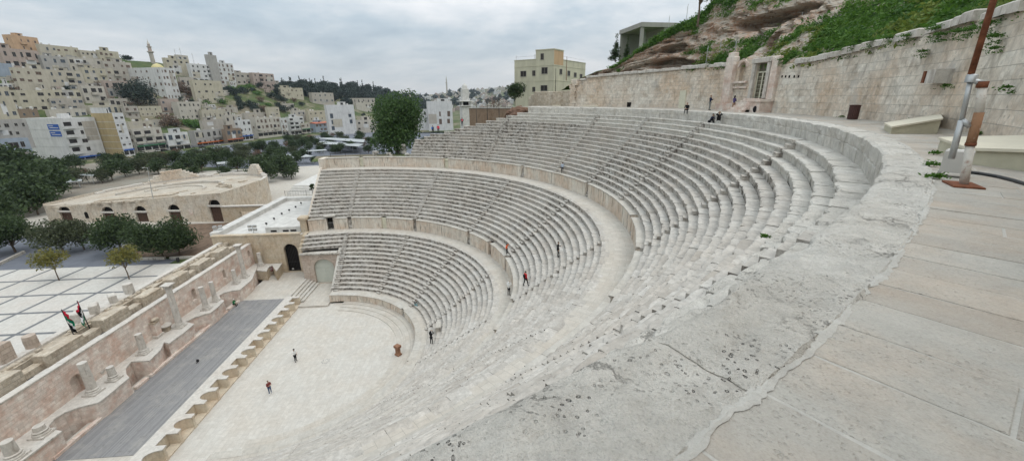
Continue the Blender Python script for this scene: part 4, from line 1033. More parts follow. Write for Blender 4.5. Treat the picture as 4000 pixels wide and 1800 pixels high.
P = at_row((2049, 1116), 'mi', 1); person('person in red jacket with black shoulder bag climbing the middle tier', P, tocam(P)+2.2, 1.85, 'red', 'black', 'stride', 'down', bag='black')
P = at_row((2016, 990), 'mi', 1); person('long-haired person in orange top with an arm stretched out', P, tocam(P)+1.2, 1.75, 'orange', 'black', 'stand', ('out', 'hip'), hair='long')
P = at_row((2179, 1002), 'mi', 5); person('person in black with white collar reading a phone on the middle tier', P, tocam(P)+1.4, 1.85, 'black', 'black', 'stand', ('phone', 'down'))
P = at_row((2355, 660), 'up', 3); person('person in pale blue shirt climbing the topmost tier', P, tocam(P)+PI, 1.8, 'greyblue', 'black', 'climb', 'down')
P = atz(2770, 431, ZTOP); person('bald person in navy jacket and grey trousers standing under the back wall', P, tocam(P)+2.0, 1.85, 'navy', 'grey', 'stand', 'phone', hair='bald')
P = atz(2862, 435, ZTOP); person('person with long hair and bare legs standing beside the shrine steps', P, tocam(P)+2.2, 1.75, 'purple', 'bare', 'stride', 'fold', hair='long', shoes='white', bare=True)
P = atz(2730, 432, ZTOP); person('person in black sitting on the rim of the top walkway', pol(RTOP+.12, azof(P), ZTOP), tocam(P)-.2, 1.8, 'black', 'black', 'sit', 'lap')
P = atz(2752, 470, ZTOP-.75); person('person in dark clothes crouching on the rim steps with hands at the face', pol(RTOP-.35, azof(P), ZTOP-.8), tocam(P), 1.75, 'black', 'black', 'sitlow', 'face')
P = atz(2808, 478, ZTOP-1.1); person('person in navy jacket leaning back on the last seat row with arm stretched', pol(RTOP-.3, azof(P), ZTOP-1.12), tocam(P)+1.4, 1.8, 'navy', 'black', 'sitlow', ('down', 'fwd'))
P = atcyl(1692, 530, 46.0); person('person in dark blue with blue backpack at the ruined tier end, lower', np.array([P[0], P[1], 25.3]), tocam(P)+PI-.6, 1.85, 'navy', 'black', 'stride', 'down', bag='blue', shoes='white')
P = atcyl(1713, 520, 46.6); person('person in bright red jacket at the ruined tier end, behind the blue backpack', np.array([P[0], P[1], 25.4]), tocam(P)+PI-.3, 1.85, 'redpink', 'black', 'stand', 'down')
P = atcyl(1806, 490, 47.7); person('person with red backpack and arms apart higher on the ruined tier end', np.array([P[0], P[1], 26.9]), tocam(P)+PI, 1.85, 'black', 'black', 'stride', 'hip', bag='redpink')
# ================================================================ SMALL THINGS IN THE THEATRE
P = atz(1556, 1385, .09)
pd = thing('altar_stone', 'reddish brown carved altar stone standing on the floor edge', 'altar', P, None, .9)
M['altar'] = stone('brown_altar_stone', (.30,.17,.11), (.26,.12,.07), (.1,.05,.04), stain=.4, bump=.7, tonevar=.2, warmth=.7, wscale=3.)
mb = MB(); mb.bbox((0, 0, 0), (.72, .62, .28), 0, .05); mb.build('plinth', M['altar'], pd, local=True)
mb = MB(); mb.bbox((0, 0, .27), (.52, .44, .78), 0, .05); mb.build('shaft', M['altar'], pd, local=True)
mb = MB(); mb.bbox((0, 0, 1.04), (.62, .54, .12), 0, .03); mb.bbox((0, 0, 1.15), (.78, .68, .34), 0, .04); mb.build('head_block', M['altar'], pd, local=True)
P = atz(773, 1411, ZS+.035)
bg_ = thing('bag', 'small black bag with strap lying on the grey deck', 'bag', P, None, .6)
mb = MB(); mb.blob((0, 0, .16), (.22, .16, .17), 2, .25, 1.5, 0, 2); mb.build('pouch', PM['black'], bg_, local=True, smooth=True)
mb = MB(); mb.tube([(-.2, 0, .2), (-.36, .05, .12), (-.42, .12, .04), (-.3, .16, .03)], .03, 6); mb.build('strap', PM['black'], bg_, local=True)
mk = MB(); P = atz(1272, 1410, 0)
for i in range(14):
    a = i*2*PI/14; q = .36 if i % 2 else .48; mk.prism([(P[0]+q*math.cos(a+s_)+d_*.06*math.cos(a), P[1]+q*math.sin(a+s_)+d_*.06*math.sin(a)) for s_, d_ in ((-.09, -1), (.09, -1), (.09, 1), (-.09, 1))], .001, .005)
tag(mk.build('floor_mark', M['band'], origin=P), 'small round mark of dark stones set in the paved floor', 'floor mark')
for i, (x, y, lab, col, sw) in enumerate([(283, 1288, 'red, green and black flag hanging from the leaning pole nearest the photo edge', 0, 1), (340, 1250, 'black, white and green flag hanging on the pole beside the pier wall', 1, -1)]):
    yw = 20.9; P = aty(x, y, yw); zb = 6.6; P = np.array([P[0], yw, zb]); top = [(243, 1205), (322, 1167)][i]; T = atd(top[0], top[1], hd(P)); h = float(T[2]-zb)
    fl = thing('flag', lab, 'flag', P, 'flags behind the stage wall')
    mb = MB(); mb.tube([(0, 0, 0), (-.25, 0, h)], .05, 6); mb.build('pole', M['blackmetal'], fl, local=True)
    FM = [plain('flag_'+n, c, .8, .1, 4.) for n, c in (('red', (.55,.02,.05)), ('green', (.0,.19,.10)), ('black', (.012,.012,.014)), ('white', (.7,.7,.7)))] if i == 0 else FM
    mb = MB(); rows = []; order = [0, 0, 1, 1, 3, 2, 2] if i == 0 else [0, 2, 2, 3, 3, 1, 1]
    for u in range(9):
        row = []
        for v in range(8):
            uu = u/8; row.append((-.25*(1-uu*.0)+uu*.75*sw*.55+.10*math.sin(v*1.3+u*.6)*uu, -.08+.22*math.sin(u*1.9+v*.5)*uu, h-.08-v*.32-uu*1.0))
        rows.append(row)
    mb.grid(rows); mb.m = [order[k % 7] for k in range(len(mb.f))]; mb.build('cloth', FM, fl, local=True)
# ================================================================ TOP TERRACE: back wall, shrine, plinths, pole, bin
TW = ZTOP
def wall_R(az): return interp(az, [-150, -128, -118, -105, -97, -94, -88, -86, -75, -61, -50, -44], [55.6, 55.6, 56.3, 56.2, 56.2, 56.3, 56.3, 57.6, 58.6, 58.7, 58.9, 59.2])
def wall_top(az): return interp(az, [-175, -127, -118, -108, -101, -95.5, -90, -86, -75, -61, -53, -50], [35.6, 35.5, 36.0, 35.8, 35.5, 35.5, 36.1, 36.25, 36.55, 36.5, 36.3, 35.4])
bwall = thing('terrace_wall', 'tall weathered ashlar wall with rust stains and plants closing the top terrace', 'wall', (0, -56, TW))
def wall_piece(a0, a1, name):
    mb = MB(); n = int(abs(a1-a0)/.55); rows = []; H = 14
    for i in range(n+1):
        a = a0+(a1-a0)*i/n; row = []
        for j in range(H+1):
            z = TW-.1+(wall_top(a)-TW+.1)*j/H; x, y, _ = pol(57, a, 0)
            e = .05*fbm(x, y, z, .9, 4)+.03*nz(x, y, z*2, 3.)+.0*z
            bat = .05*(z-TW)
            row.append(pol(wall_R(a)+bat+e, a, z+(.12*nz(x, y, 0, 1.6) if j == H else 0)))
        rows.append(row)
    K = H+1; b = len(mb.v)
    for row in rows: mb.v += row
    for i in range(n):
        p, q = a0+(a1-a0)*i/n, a0+(a1-a0)*(i+1)/n
        for j in range(H):
            z0, z1 = rows[i][j][2], rows[i][j+1][2]; z2, z3 = rows[i+1][j+1][2], rows[i+1][j][2]
            mb.face([b+i*K+j, b+i*K+j+1, b+(i+1)*K+j+1, b+(i+1)*K+j][::1 if a1 > a0 else -1], 0, .4, [(p*D2R*57, z0), (p*D2R*57, z1), (q*D2R*57, z2), (q*D2R*57, z3)][::1 if a1 > a0 else -1])
    return mb.build(name, M['ashlar'], bwall)
wall_piece(-94.6, -175, 'ashlar_face'); wall_piece(-50, -87.2, 'ashlar_face')
# cap stones, some fallen away
mb = MB(); a = -51.
while a > -160:
    L = random.uniform(.7, 1.8); b = a-L/57/D2R
    if not (-97.2 < (a+b)/2 < -86.5) and random.random() < (.93 if a > -87 else .7):
        m_ = (a+b)/2; P = pol(wall_R(m_)+.35, m_, wall_top(m_)-.08); mb.bbox(P, (L-.03, .75, random.uniform(.28, .55)), m_*D2R+PI/2+random.uniform(-.05, .05), .07, 0, random.random()*.8)
    a = b
mb.build('cap_stones', M['marble'], bwall)
mb = MB()     # wall end with toothed courses on the left, rough thickness
for j in range(9): mb.bbox(pol(59.2, -49.3-.25*(j % 2)-(.35 if j > 6 else 0), TW+j*.58), (1.4, .9, .57), -50*D2R+PI/2, .05, 0, random.random())
mb.build('toothed_end', M['ashlar'], bwall)
# putlog holes, slots
for x in (3040, 3054, 3069, 3088, 3104):
    mb = MB(); P = atcyl(x, 300, 56.0); a = azof(P); Mx = Matrix.Rotation(a*D2R, 4, 'Z'); rw_ = wall_R(a)+.05*(P[2]-TW); mb.box(rw_-.05, rw_+.3, -.09, .09, P[2]-.11, P[2]+.11, 0, .5, Mx); mb.build('putlog_hole', M['dark'], bwall)
P = atcyl(3645, 300, 55.9); a = azof(P); Mx = Matrix.Rotation(a*D2R, 4, 'Z')
mb = MB(); mb.box(55.7, 56.9, -.62, .25, P[2]-.35, P[2]+.35, 0, .2, Mx); mb.build('pale_block', M['marble'], bwall)
for u in (.45, .95): mb = MB(); mb.box(55.85, 56.5, u-.14, u+.1, P[2]-.3, P[2]+.32, 0, .5, Mx); mb.build('rusty_slot', M['rust'], bwall)
for (x0, x1, y0, y1, mt, nm) in [(2648, 2672, 355, 420, 'creamdoor', 'metal_panel'), (2446, 2460, 400, 418, 'dark', 'floor_opening')]:
    A = atcyl(x0, y1, 58.45); B = atcyl(x1, y1, 58.45); Tz = float(atd(x0, y0, hd(A))[2]); am = (azof(A)+azof(B))/2; w_ = abs(azof(A)-azof(B))*D2R*58.4; Mx = Matrix.Rotation(am*D2R, 4, 'Z')
    mb = MB(); mb.box(wall_R(am)-.1, wall_R(am)+.1, -w_/2, w_/2, TW, Tz, 0, .5, Mx); mb.build(nm, M[mt], bwall)
M['binbrown2'] = plain('dark_olive_mesh', (.13,.12,.085), .9, .3, 3.)
# ---- shrine recess in the middle of the wall
shr = thing('shrine', 'small shrine front with niche and tall barred door in the terrace wall', 'shrine', (0, -56.2, TW))
SY = -56.15
def sx(x, y): return float(aty(x, y, SY)[0])
def szz(x, y): return float(aty(x, y, SY)[2])
xl, xr = sx(2845, 330), sx(3030, 330); top_ = szz(2930, 232); base_ = TW
nx, ntop, nbot = sx(2903, 270), szz(2903, 232), szz(2903, 345); nw = abs(sx(2926, 270)-sx(2884, 270))
dxl, dxr, dtop, dbot = sx(2949, 320), sx(2993, 320), szz(2975, 246), szz(2960, 384)
mb = MB(); V = lambda x, z, d=0.: (x, SY-d, z)
def face_rect(x0, x1, z0, z1): mb.poly([V(x0, z0), V(x1, z0), V(x1, z1), V(x0, z1)][::-1])
# wall runs from xl (left in the photo, larger x) to xr; openings for the niche and the door
L_, R_ = max(xl, xr), min(xl, xr); dl, dr_ = max(dxl, dxr), min(dxl, dxr)
arched_wall(mb, (L_, SY, 0), (-1, 0, 0), L_-dl-.0, TW-.1, top_, [(L_-nx, nw*.62, nbot+.8, ntop-.25-nw*.31)], .55, nrm=(0, 1, 0))
arch_fill(mb, (L_, SY, 0), (-1, 0, 0), L_-nx, nw*.62, nbot+.8, ntop-.25-nw*.31, .5, nrm=(0, 1, 0))
face_rect(dr_, dl, TW-.1, dbot); face_rect(dr_, dl, dtop, top_); face_rect(R_, dr_, TW-.1, top_)
for x in (dl, dr_): mb.poly([V(x, dbot), V(x, dtop), V(x, dtop, .7), V(x, dbot, .7)])
mb.poly([V(dl, dtop), V(dr_, dtop), V(dr_, dtop, .7), V(dl, dtop, .7)])
mb.build('wall_face', M['ashlar'], shr)
mb = MB(); voussoirs(mb, (L_, SY, 0), (-1, 0, 0), L_-nx, nw*.62, nbot+.8, ntop-.25-nw*.31, .28, .12, n=9, nrm=(0, 1, 0)); mb.bbox((nx, SY+.05, nbot+.55), (nw*1.2, .4, .22), 0, .04); mb.bbox((nx, SY+.02, nbot), (nw*1.3, .3, .2), 0, .04)
mb.build('niche_frame', M['scene'], shr)
mb = MB(); mb.box(dr_+.02, dl-.02, SY-.35, SY-.28, dbot, dtop); mb.build('door_backing', M['binbrown2'], shr)
mb = MB(); xm = (dl+dr_)/2; w_ = dl-dr_
for x in (dr_+.08, xm, dl-.08): mb.box(x-.06, x+.06, SY-.2, SY-.12, dbot, dtop-.9)
mb.box(dr_, dl, SY-.2, SY-.12, dtop-.98, dtop-.88)
for k in range(7): mb.box(dr_, dl, SY-.17, SY-.14, dbot+.1+k*.42, dbot+.13+k*.42)
mb.build('barred_door', M['creamdoor'], shr)
mb = MB()
for x in (dl+.28, dr_-.28): mb.bbox((x, SY+.08, dbot), (.5, .35, dtop-dbot), 0, .04, 0, .3)
mb.bbox((xm, SY+.1, dtop+.0), (w_+1.3, .45, .5), 0, .06, 0, .2); mb.build('door_frame', M['marble'], shr)
mb = MB()
mb.bbox((L_-.45, SY+.15, TW), (1.5, .7, szz(2860, 225)-TW), 0, .06, 0, .5); mb.bbox((L_-.45, SY+.15, szz(2860, 225)), (1.1, .6, .5), 0, .08, 0, .5)
mb.bbox((R_+.2, SY+.12, TW), (.9, .5, top_-TW-.1), 0, .05, 0, .4); mb.build('pilasters', M['scene'], shr)
mb = MB(); zb = dbot
for k in range(6):
    d_ = 2.3-.36*k; mb.box(dr_-.1-(.0 if k > 1 else .1), dl+.75, SY-.0, SY+d_, TW-.02, TW+(zb-TW)*(k+1)/6, 0, random.random()*.6, None, 'b')
mb.box(R_-.2, dr_-.12, SY, SY+1.5, TW, zb-.35, 0, .4); mb.box(R_-.35, dr_-.1, SY, SY+1.65, zb-.35, zb-.1, 0, .2); mb.box(dl+.77, L_+.9, SY, SY+.75, TW, zb-.6, 0, .4)
mb.build('steps', M['scene'], shr)
# ---- pale sloped plinths on the terrace
def plinth(label, corners, h0, h1):
    """corners: four ground pixels (front left, front right, back right, back left)"""
    G = [atz(x, y, TW) for x, y in corners]; c = sum(G)/4
    t = thing('plinth', label, 'plinth', (c[0], c[1], TW), 'pale sloped plinths on the terrace')
    mb = MB(); Tp = [(g[0], g[1], TW+h) for g, h in zip(G, (h0, h1, h1, h0))]
    for k in range(4): mb.poly([G[k], G[(k+1) % 4], Tp[(k+1) % 4], Tp[k]], 0, .3)
    mb.build('side', M['creamstone'], t)
    mb = MB(); e = [(p[0]+(p[0]-c[0])*.05, p[1]+(p[1]-c[1])*.05, p[2]) for p in Tp]
    mb.poly([(p[0], p[1], p[2]+.05) for p in e]); 
    for k in range(4): a, b = e[k], e[(k+1) % 4]; mb.poly([(a[0], a[1], a[2]-.02), (b[0], b[1], b[2]-.02), (b[0], b[1], b[2]+.05), (a[0], a[1], a[2]+.05)])
    mb.build('lid', M['creamlid'], t); return t
M['creamstone'] = plain('cream_plinth_side', (.46,.435,.33), .8, .12, 2., .2, bump=.2); M['creamlid'] = plain('cream_plinth_lid', (.58,.535,.43), .7, .08, 1.5, .3, bump=.1)
plinth('pale sloped plinth standing near the wall, between bin and pole', [(3478, 524), (3660, 523), (3655, 496), (3452, 506)], .28, .62)
plinth('large pale sloped plinth behind the rusty pole', [(3770, 640), (4150, 690), (4150, 600), (3660, 588)], .35, .5)
for i, (cs, lab) in enumerate([([(2158, 415), (2188, 416), (2215, 409), (2180, 409)], 'low pale slab on the terrace at the wall end'), ([(2272, 417), (2335, 418), (2345, 409), (2295, 409)], 'low pale slab lying in front of the terrace wall')]):
    G = [atz(x, y, TW) for x, y in cs]; c = sum(G)/4; mb = MB(); 
    if sum(G[k-1][0]*G[k][1]-G[k][0]*G[k-1][1] for k in range(4)) < 0: G = G[::-1]
    mb.prism([(g[0], g[1]) for g in G], TW+.0, TW+.18); tag(mb.build('slab', M['creamlid'], origin=(c[0], c[1], TW)), lab, 'slab')
# ---- leaning rusty pole with box
PB = atz(3760, 725, TW); PB = np.array([PB[0], PB[1], TW])
pole = thing('leaning_pole', 'old white and rust coloured pole with brackets on an iron base plate', 'pole', PB)
dd = hd(PB)
def pp_(x, y, d=dd): return tuple(atd(x, y, d)-PB)
mb = MB(); mb.bbox((.0, 0, 0), (.62, .42, .035), -.62, .01); mb.build('base_plate', M['rust'], pole, local=True)
M['rustwhite'] = stone('flaking_white_paint', (.60,.57,.52), (.42,.20,.10), (.22,.07,.03), stain=0., bump=.4, tonevar=0., warmth=.0, lichen=((.24,.09,.045), 3.2, .54, .9))
A0, A1, A2, A3 = pp_(3765, 718), pp_(3790, 570), pp_(3825, 440), pp_(3838, 330)
mb = MB(); mb.tube([A0, A1], [.066, .063], 14); mb.build('lower_post', M['rustwhite'], pole, local=True, smooth=True)
M['rustpaint'] = stone('rusted_paint', (.30,.17,.10), (.24,.10,.05), (.13,.05,.03), stain=0., bump=.6, tonevar=0., warmth=.6, lichen=((.62,.58,.52), 3.7, .55, .8), wscale=2.)
mb = MB(); mb.tube([A1, A2], [.07, .068], 14); mb.build('middle_post', M['rustpaint'], pole, local=True, smooth=True)
mb = MB(); mb.tube([A2, A3], [.063, .063], 14); mb.build('upper_post', M['rustwhite'], pole, local=True, smooth=True)
mb = MB(); mb.tube([A1, tuple(np.array(A1)+(np.array(A2)-np.array(A1))*.1)], .078, 14); mb.build('collar', M['rust'], pole, local=True, smooth=True); mb = MB(); mb.tube([tuple(np.array(A3)-np.array((0, 0, .06))), tuple(np.array(A3)+np.array((0, 0, .05)))], .077, 14); mb.build('collar', M['rust'], pole, local=True, smooth=True)
B0, B1, B2, B3 = pp_(3716, 620), pp_(3757, 470), pp_(3792, 310), pp_(3900, -60)
mb = MB(); mb.tube([B0, B1], .05, 12); mb.tube([B1, B2], .038, 12); mb.build('grey_post', M['greymetal'], pole, local=True, smooth=True)
mb = MB(); mb.tube([pp_(3790, 300), B3, pp_(3960, -300)], [.047, .045, .043], 12); mb.build('rusty_mast', M['rustmast'] if 'rustmast' in M else M['rust'], pole, local=True, smooth=True)
mb = MB(); mb.tube([pp_(3780, 312), pp_(3845, 326)], .045, 8); mb.bbox(pp_(3790, 322), (.13, .13, .14), .4, .02); mb.build('clamp', M['greymetal'], pole, local=True, smooth=True); mb = MB(); mb.tube([B1, pp_(3790, 495)], .05, 8); mb.build('clamp', M['greymetal'], pole, local=True, smooth=True)
bx = atz(3718, 690, TW); mb = MB(); mb.bbox((bx[0], bx[1], TW+.10), (.42, .34, .46), PI*.2, .03); 
for s_ in (-.2, .2): mb.bbox((bx[0]+s_*.8, bx[1]+s_*.6, TW), (.06, .06, .12), PI*.2, .01)
tag(mb.build('junction_box', M['white'], origin=(bx[0], bx[1], TW)), 'dirty white metal box standing behind the rusty pole foot', 'metal box')
cbl = MB(); pts = [atz(x, y, TW+.03) for x, y in [(3775, 672), (3830, 678), (3900, 690), (3960, 705), (4060, 735)]]
cbl.tube(pts, .035, 8); tag(cbl.build('cable', M['blackmetal'], origin=pts[0]), 'thick black cable running over the paving from the pole', 'cable')
# bin
P = atz(3328, 468, TW); bn = thing('litter_bin', 'brown slatted litter bin standing near the terrace wall', 'bin', P)
M['binbrown'] = plain('dark_brown_slats', (.075,.035,.03), .6, .2, 8.)
mb = MB()
for k in range(18): a = k*2*PI/18; mb.bbox((.30*math.cos(a), .30*math.sin(a), .05), (.03, .085, .93), a, .008)
mb.build('slats', M['binbrown'], bn, local=True)
mb = MB(); mb.lathe([(.27, .03), (.27, .95)], n=18); mb.build('liner', M['dark'], bn, local=True)
mb = MB(); mb.lathe([(.35, .96), (.35, 1.0), (.2, 1.02)], n=18); mb.build('rim', M['binbrown'], bn, local=True)
P = atz(2947, 440, TW); mb = MB(); mb.blob((P[0], P[1], TW+.33), (.24, .18, .36), 2, .1, 1., 0, 5); tag(mb.build('rucksack', PM['black'], origin=P, smooth=True), 'black rucksack left standing by the shrine steps', 'rucksack')
# ================================================================ ROCKY HILLSIDE ABOVE THE WALL
HS_A = [-178, -150, -120, -100, -90, -82, -78, -75.5, -73.6, -72.6, -69.4, -66.3, -63.6, -60.8, -58, -54, -50, -46]
HS_H = [58, 58, 58, 57, 56, 54, 51.5, 48.5, 46, 44.6, 43.3, 42.6, 41.2, 39.3, 38.0, 37.4, 36.2, 34]
def ell(az, h, a0, h0, ra, rh): q = ((az-a0)/ra)**2+((h-h0)/rh)**2; return max(0, 1-q)
def px_ah(x, y, R): P = atcyl(x, y, R); return azof(P), float(P[2])
CV = [px_ah(3035, 172, 60.5)+(1.35, 1.35, 4.5), px_ah(2615, 190, 59.5)+(3.2, .75, 2.0), px_ah(2600, 252, 59.2)+(4.4, 1.0, 1.7), px_ah(3080, 75, 65)+(6.5, 1.15, 2.2), px_ah(2990, 95, 64)+(3.2, .9, 1.6)]
KA = [-178, -120, -104, -98, -92, -84, -79, -75, -70, -60, -50]
KK = [1.25, 1.22, 1.15, 1.05, .95, .80, .62, .42, .34, .34, .5]
def rocky(az, h):
    """0 grass .. 1 bare rock"""
    r = interp(az, [-178, -108, -99, -92, -85, -79, -74, -50], [-.75, -.7, -.35, -.05, -.15, -.1, .25, .8])
    r += .9*max([ell(az, h, c[0], c[1], c[2]*1.8, c[3]*2.2) for c in CV])
    h0_ = wall_top(az); v_ = (h-h0_)/max(.5, interp(az, HS_A, HS_H)-h0_)
    if az > -82: r -= 1.1*max(0, v_-.72)/.28
    r += .75*fbm(az*.35, h*.5, 2., 1., 3)
    return r
def hill_pt(az, h, h0):
    k = interp(az, KA, KK); R = wall_R(az)+.8+(h-h0)*k
    hh = h+((az+67.5)/6)**2*.55
    x = az*D2R*60
    rk = min(1, max(0, rocky(az, h)*1.6-.1))
    st = fbm(x*.10, hh*1.15, 3., 1., 4)*1.1+abs(nz(x*.12, hh*2.3, 8.))*.8
    blk = fbm(x*.55, hh*.9, 5., 1., 4)*.65+(round(2.2*nz(x*.45, hh*.7, 11.))/2.2)*.55+fbm(x*1.9, hh*2.6, 6., 1., 3)*.22
    R += rk*(st*.95+blk)-.25+(1-rk)*.35*fbm(x*.4, h*.5, 1., 1., 3)
    for c in CV: R += c[4]*min(1, 3.2*ell(az, h, *c[:4]))
    return R
hb = MB(); rows = []; a_list = np.arange(-46, -172.1, -.32); NH = 110
tt_ = []
for a in a_list:
    h0 = wall_top(a)-.5; h1 = interp(a, HS_A, HS_H); row = []
    for j in range(NH):
        v = j/(NH-1)
        h = h0+(h1-h0)*v if h1 > h0 else h1
        row.append(pol(hill_pt(a, h, h0), a, h))
    R1 = math.hypot(row[-1][0], row[-1][1])
    row += [pol(R1+2, a, h1+.15), pol(R1+7, a, h1+.3), pol(R1+25, a, h1+.6), pol(R1+90, a, h1-12)]
    rows.append(row)
hb.grid([r[::-1] for r in rows])
def hillmat():
    N = NT('rocky_hillside_ground'); p = N.pos(); sx_ = N.node('ShaderNodeSeparateXYZ'); N.link(N.geo().outputs['Normal'], sx_.inputs[0])
    strat = N.noise(N.scalev(p, (.12, .12, 1.6)), 1.6, 6, .65, .3); big_ = N.noise(p, .35, 5, .6)
    rock = N.ramp(N.math('ADD', N.math('MULTIPLY', strat, .7), N.math('MULTIPLY', N.noise(p, 2.2, 7, .75), .3)), [(.34, (.13,.09,.065)), (.45, (.33,.25,.185)), (.54, (.47,.42,.35)), (.66, (.40,.28,.20))])
    rock = N.mix(N.ramp(big_, [(.45, 0.), (.62, .75)]), rock, (.40,.23,.15))
    rock = N.mix(N.ramp(N.noise(p, 2.6, 7, .7), [(.45, 0.), (.62, .7)]), rock, (.47,.45,.41))
    rock = N.mix(N.ramp(N.noise(p, 1.2, 6, .7, .5), [(.57, 0.), (.66, .8)]), rock, (.07,.05,.04))
    gr = N.mix(N.ramp(N.noise(p, .9, 5, .6), [(.4, 0.), (.6, 1.)]), (.035,.085,.018), (.10,.17,.035))
    k = N.attr('tone'); k = N.math('ADD', k, N.math('MULTIPLY', N.math('SUBTRACT', N.noise(p, 1.3, 5, .7), .5), 1.3))
    c = N.mix(N.ramp(k, [(.42, 0.), (.58, 1.)]), gr, rock)
    N.bump(N.math('ADD', strat, N.math('MULTIPLY', N.noise(p, 3., 7, .7), .8)), .9, .25)
    return N.done(c, .92, .12)
M['hill'] = hillmat()
NR = NH+4; nc = len(a_list)
hb.t = []
for i in range(nc-1):
    for j in range(NR-1):
        jj = NR-1-j; v = min(1, jj/(NH-1)); a = a_list[i]; h0 = wall_top(a)-.5; h1 = interp(a, HS_A, HS_H)
        hb.t.append(min(1, max(0, .5+.75*rocky(a, h0+(h1-h0)*v))) if jj < NH else .0)
tag(hb.build('rocky_hillside', M['hill']), 'layered rock hillside with green plants above the terrace wall', 'hillside', kind='structure')
# green plants covering it (nobody could count them)
def leafy(mb, P, n, size, spread, up=.5, tone=None, m=0):
    for _ in range(n):
        d = np.array([random.gauss(0, 1), random.gauss(0, 1), abs(random.gauss(up, .6))]); c = P+d*spread*np.array([1, 1, .7])
        u = np.array([random.gauss(0, 1), random.gauss(0, 1), random.gauss(0, .7)]); u /= np.linalg.norm(u)+1e-6; w_ = np.cross(u, [random.gauss(0, 1), random.gauss(0, 1), random.gauss(0, 1)]); w_ /= np.linalg.norm(w_)+1e-6
        s = size*random.uniform(.6, 1.3); t = random.random() if tone is None else min(1, max(0, random.gauss(tone, .22)))
        mb.poly([c-u*s, c+w_*s*.45, c+u*s, c-w_*s*.45], m, t)
gm = MB(); cnt = 0; tries = 0
while cnt < 13500 and tries < 90000:
    tries += 1
    a = random.uniform(-150, -57); h0 = wall_top(a)-.5; h1 = interp(a, HS_A, HS_H)
    if h1 < h0+.3: continue
    h = h0+(h1-h0)*random.random()**1.15
    if rocky(a, h) > random.uniform(-.05, .22): continue
    P = np.array(pol(hill_pt(a, h, h0)-.12, a, h)); dist = np.linalg.norm(P-CAM)
    cl = nz(P[0], P[1], P[2], .35)
    leafy(gm, P, *((8, .17) if dist > 38 else (17, .075)), .27, .6, .45+.5*cl, 1 if nz(P[0]+30, P[1], P[2], .3) > .18 else 0); cnt += 1
tag(gm.build('hillside_plants', [M['grass'], M['grass2']]), 'dense bright green weeds covering the hillside above the wall', 'weeds', kind='stuff')
# plants hanging over the wall and rooted in its joints: each tuft its own thing
tn = 0
for x, y, sc_ in [(2905, 225, .5), (3052, 236, .9), (3100, 205, .7), (3150, 190, .7), (3290, 170, .8), (3330, 178, .6), (3400, 160, .8), (3470, 150, .9), (3540, 145, .8), (3650, 118, 1.), (3668, 140, .6), (3740, 128, .7), (3790, 118, .6), (3880, 90, .6), (3905, 140, .6), (3600, 205, .5), (3915, 185, .35), (3995, 340, .35), (3690, 335, .35), (3555, 468, .35), (3425, 480, .3), (3290, 455, .3)]:
    a = azof(atcyl(x, y, 56.1)); P = np.array(pol(wall_R(a)-.12, a, float(atcyl(x, y, wall_R(a))[2])))
    mb = MB(); leafy(mb, P, int(420*sc_), .052, .22*sc_, .1, .3, 0)
    for v_ in range(int(45*sc_)): leafy(mb, P+np.array([random.gauss(0, .20), random.gauss(0, .1), -random.random()*.7*sc_]), 5, .05, .07, 0, .25, 0)
    tag(mb.build('wall_plant', M['grass'], origin=P), 'green plant tuft hanging from the terrace wall', 'plant', 'plants rooted in the terrace wall')
for x, y, sc_, lab in [(3826, 528, .5, 'round green tuft at the wall foot behind the rusty pole'), (3635, 652, .28, 'flat green tuft beside the pole foot, rear one'), (3650, 700, .28, 'flat green tuft beside the pole base plate, front one'), (3650, 606, .2, 'small weed at the corner of the large plinth'), (2988, 933, .16, 'small weed growing in a seat row joint')]:
    z = TW if x > 3000 else TW-1.1; P = atz(x, y, z); mb = MB(); leafy(mb, P+np.array([0, 0, .05]), int(420*sc_), .045, .26*sc_, .3, .4, 0)
    tag(mb.build('weed', M['grass'], origin=P), lab, 'plant')
# fence posts on the slope
fp = None
for i, (x, yb, yt, R) in enumerate([(2757, 252, 182, 58.6), (2808, 224, 150, 60), (2868, 220, 158, 60), (3124, 110, 50, 64), (3172, 100, 40, 64), (3232, 118, 42, 63.5), (3370, 100, 15, 63), (3300, 128, 45, 62.5), (3490, 70, -20, 63), (3615, 55, -40, 62), (2613, 92, 62, 66), (2682, 70, 18, 66)]):
    B = atcyl(x, yb, R); h = float(atd(x, yt, hd(B))[2]-B[2])
    if fp is None:
        fp = thing('fence_post', 'thin metal fence post with a bent top on the rocky slope', 'fence post', B, 'fence posts on the hillside')
        mb = MB(); mb.tube([(0, 0, -1.2), (0, 0, .85), (.12, -.1, 1.)], .045, 8); mb.build('post', M['greymetal'], fp, local=True); o = fp
    else: o = dup(fp, B)
    o.scale = (1, 1, max(.5, h))
# ================================================================ GROUND, PLAZA, TERRAIN
M['soil2'] = stone('park_ground', (.27,.25,.21), (.20,.15,.11), (.1,.09,.06), stain=0., bump=.3, tonevar=0., warmth=.9, wscale=.06, mottle=.4)
def street_y(x): return interp(x, [-200, 100, 200, 240, 300, 390, 460, 600, 900, 1500], [262, 244, 232, 216, 196, 186, 158, 135, 120, 120])
def sstep(t): t = min(1, max(0, t)); return t*t*(3-2*t)
def _ridge():
    out = []
    for px_, py_ in [(-150, 175), (0, 178), (150, 190), (210, 205), (310, 216), (460, 230), (520, 244), (640, 252), (740, 264), (850, 288), (915, 302), (980, 314), (1070, 330), (1110, 345), (1200, 352), (1300, 354), (1400, 362), (1500, 377), (1600, 392), (1690, 415)]:
        v = ray(px_, py_); v = v/math.hypot(v[0], v[1]); d = 200.
        while d < 3500:
            P = CAM+v*d
            if P[2] < .43*(P[1]-street_y(P[0])-14): break
            d += 2
        out.append((P[0], P[2]))
    out.sort(); return [o[0] for o in out], [o[1] for o in out]
RDX, RDH = _ridge()
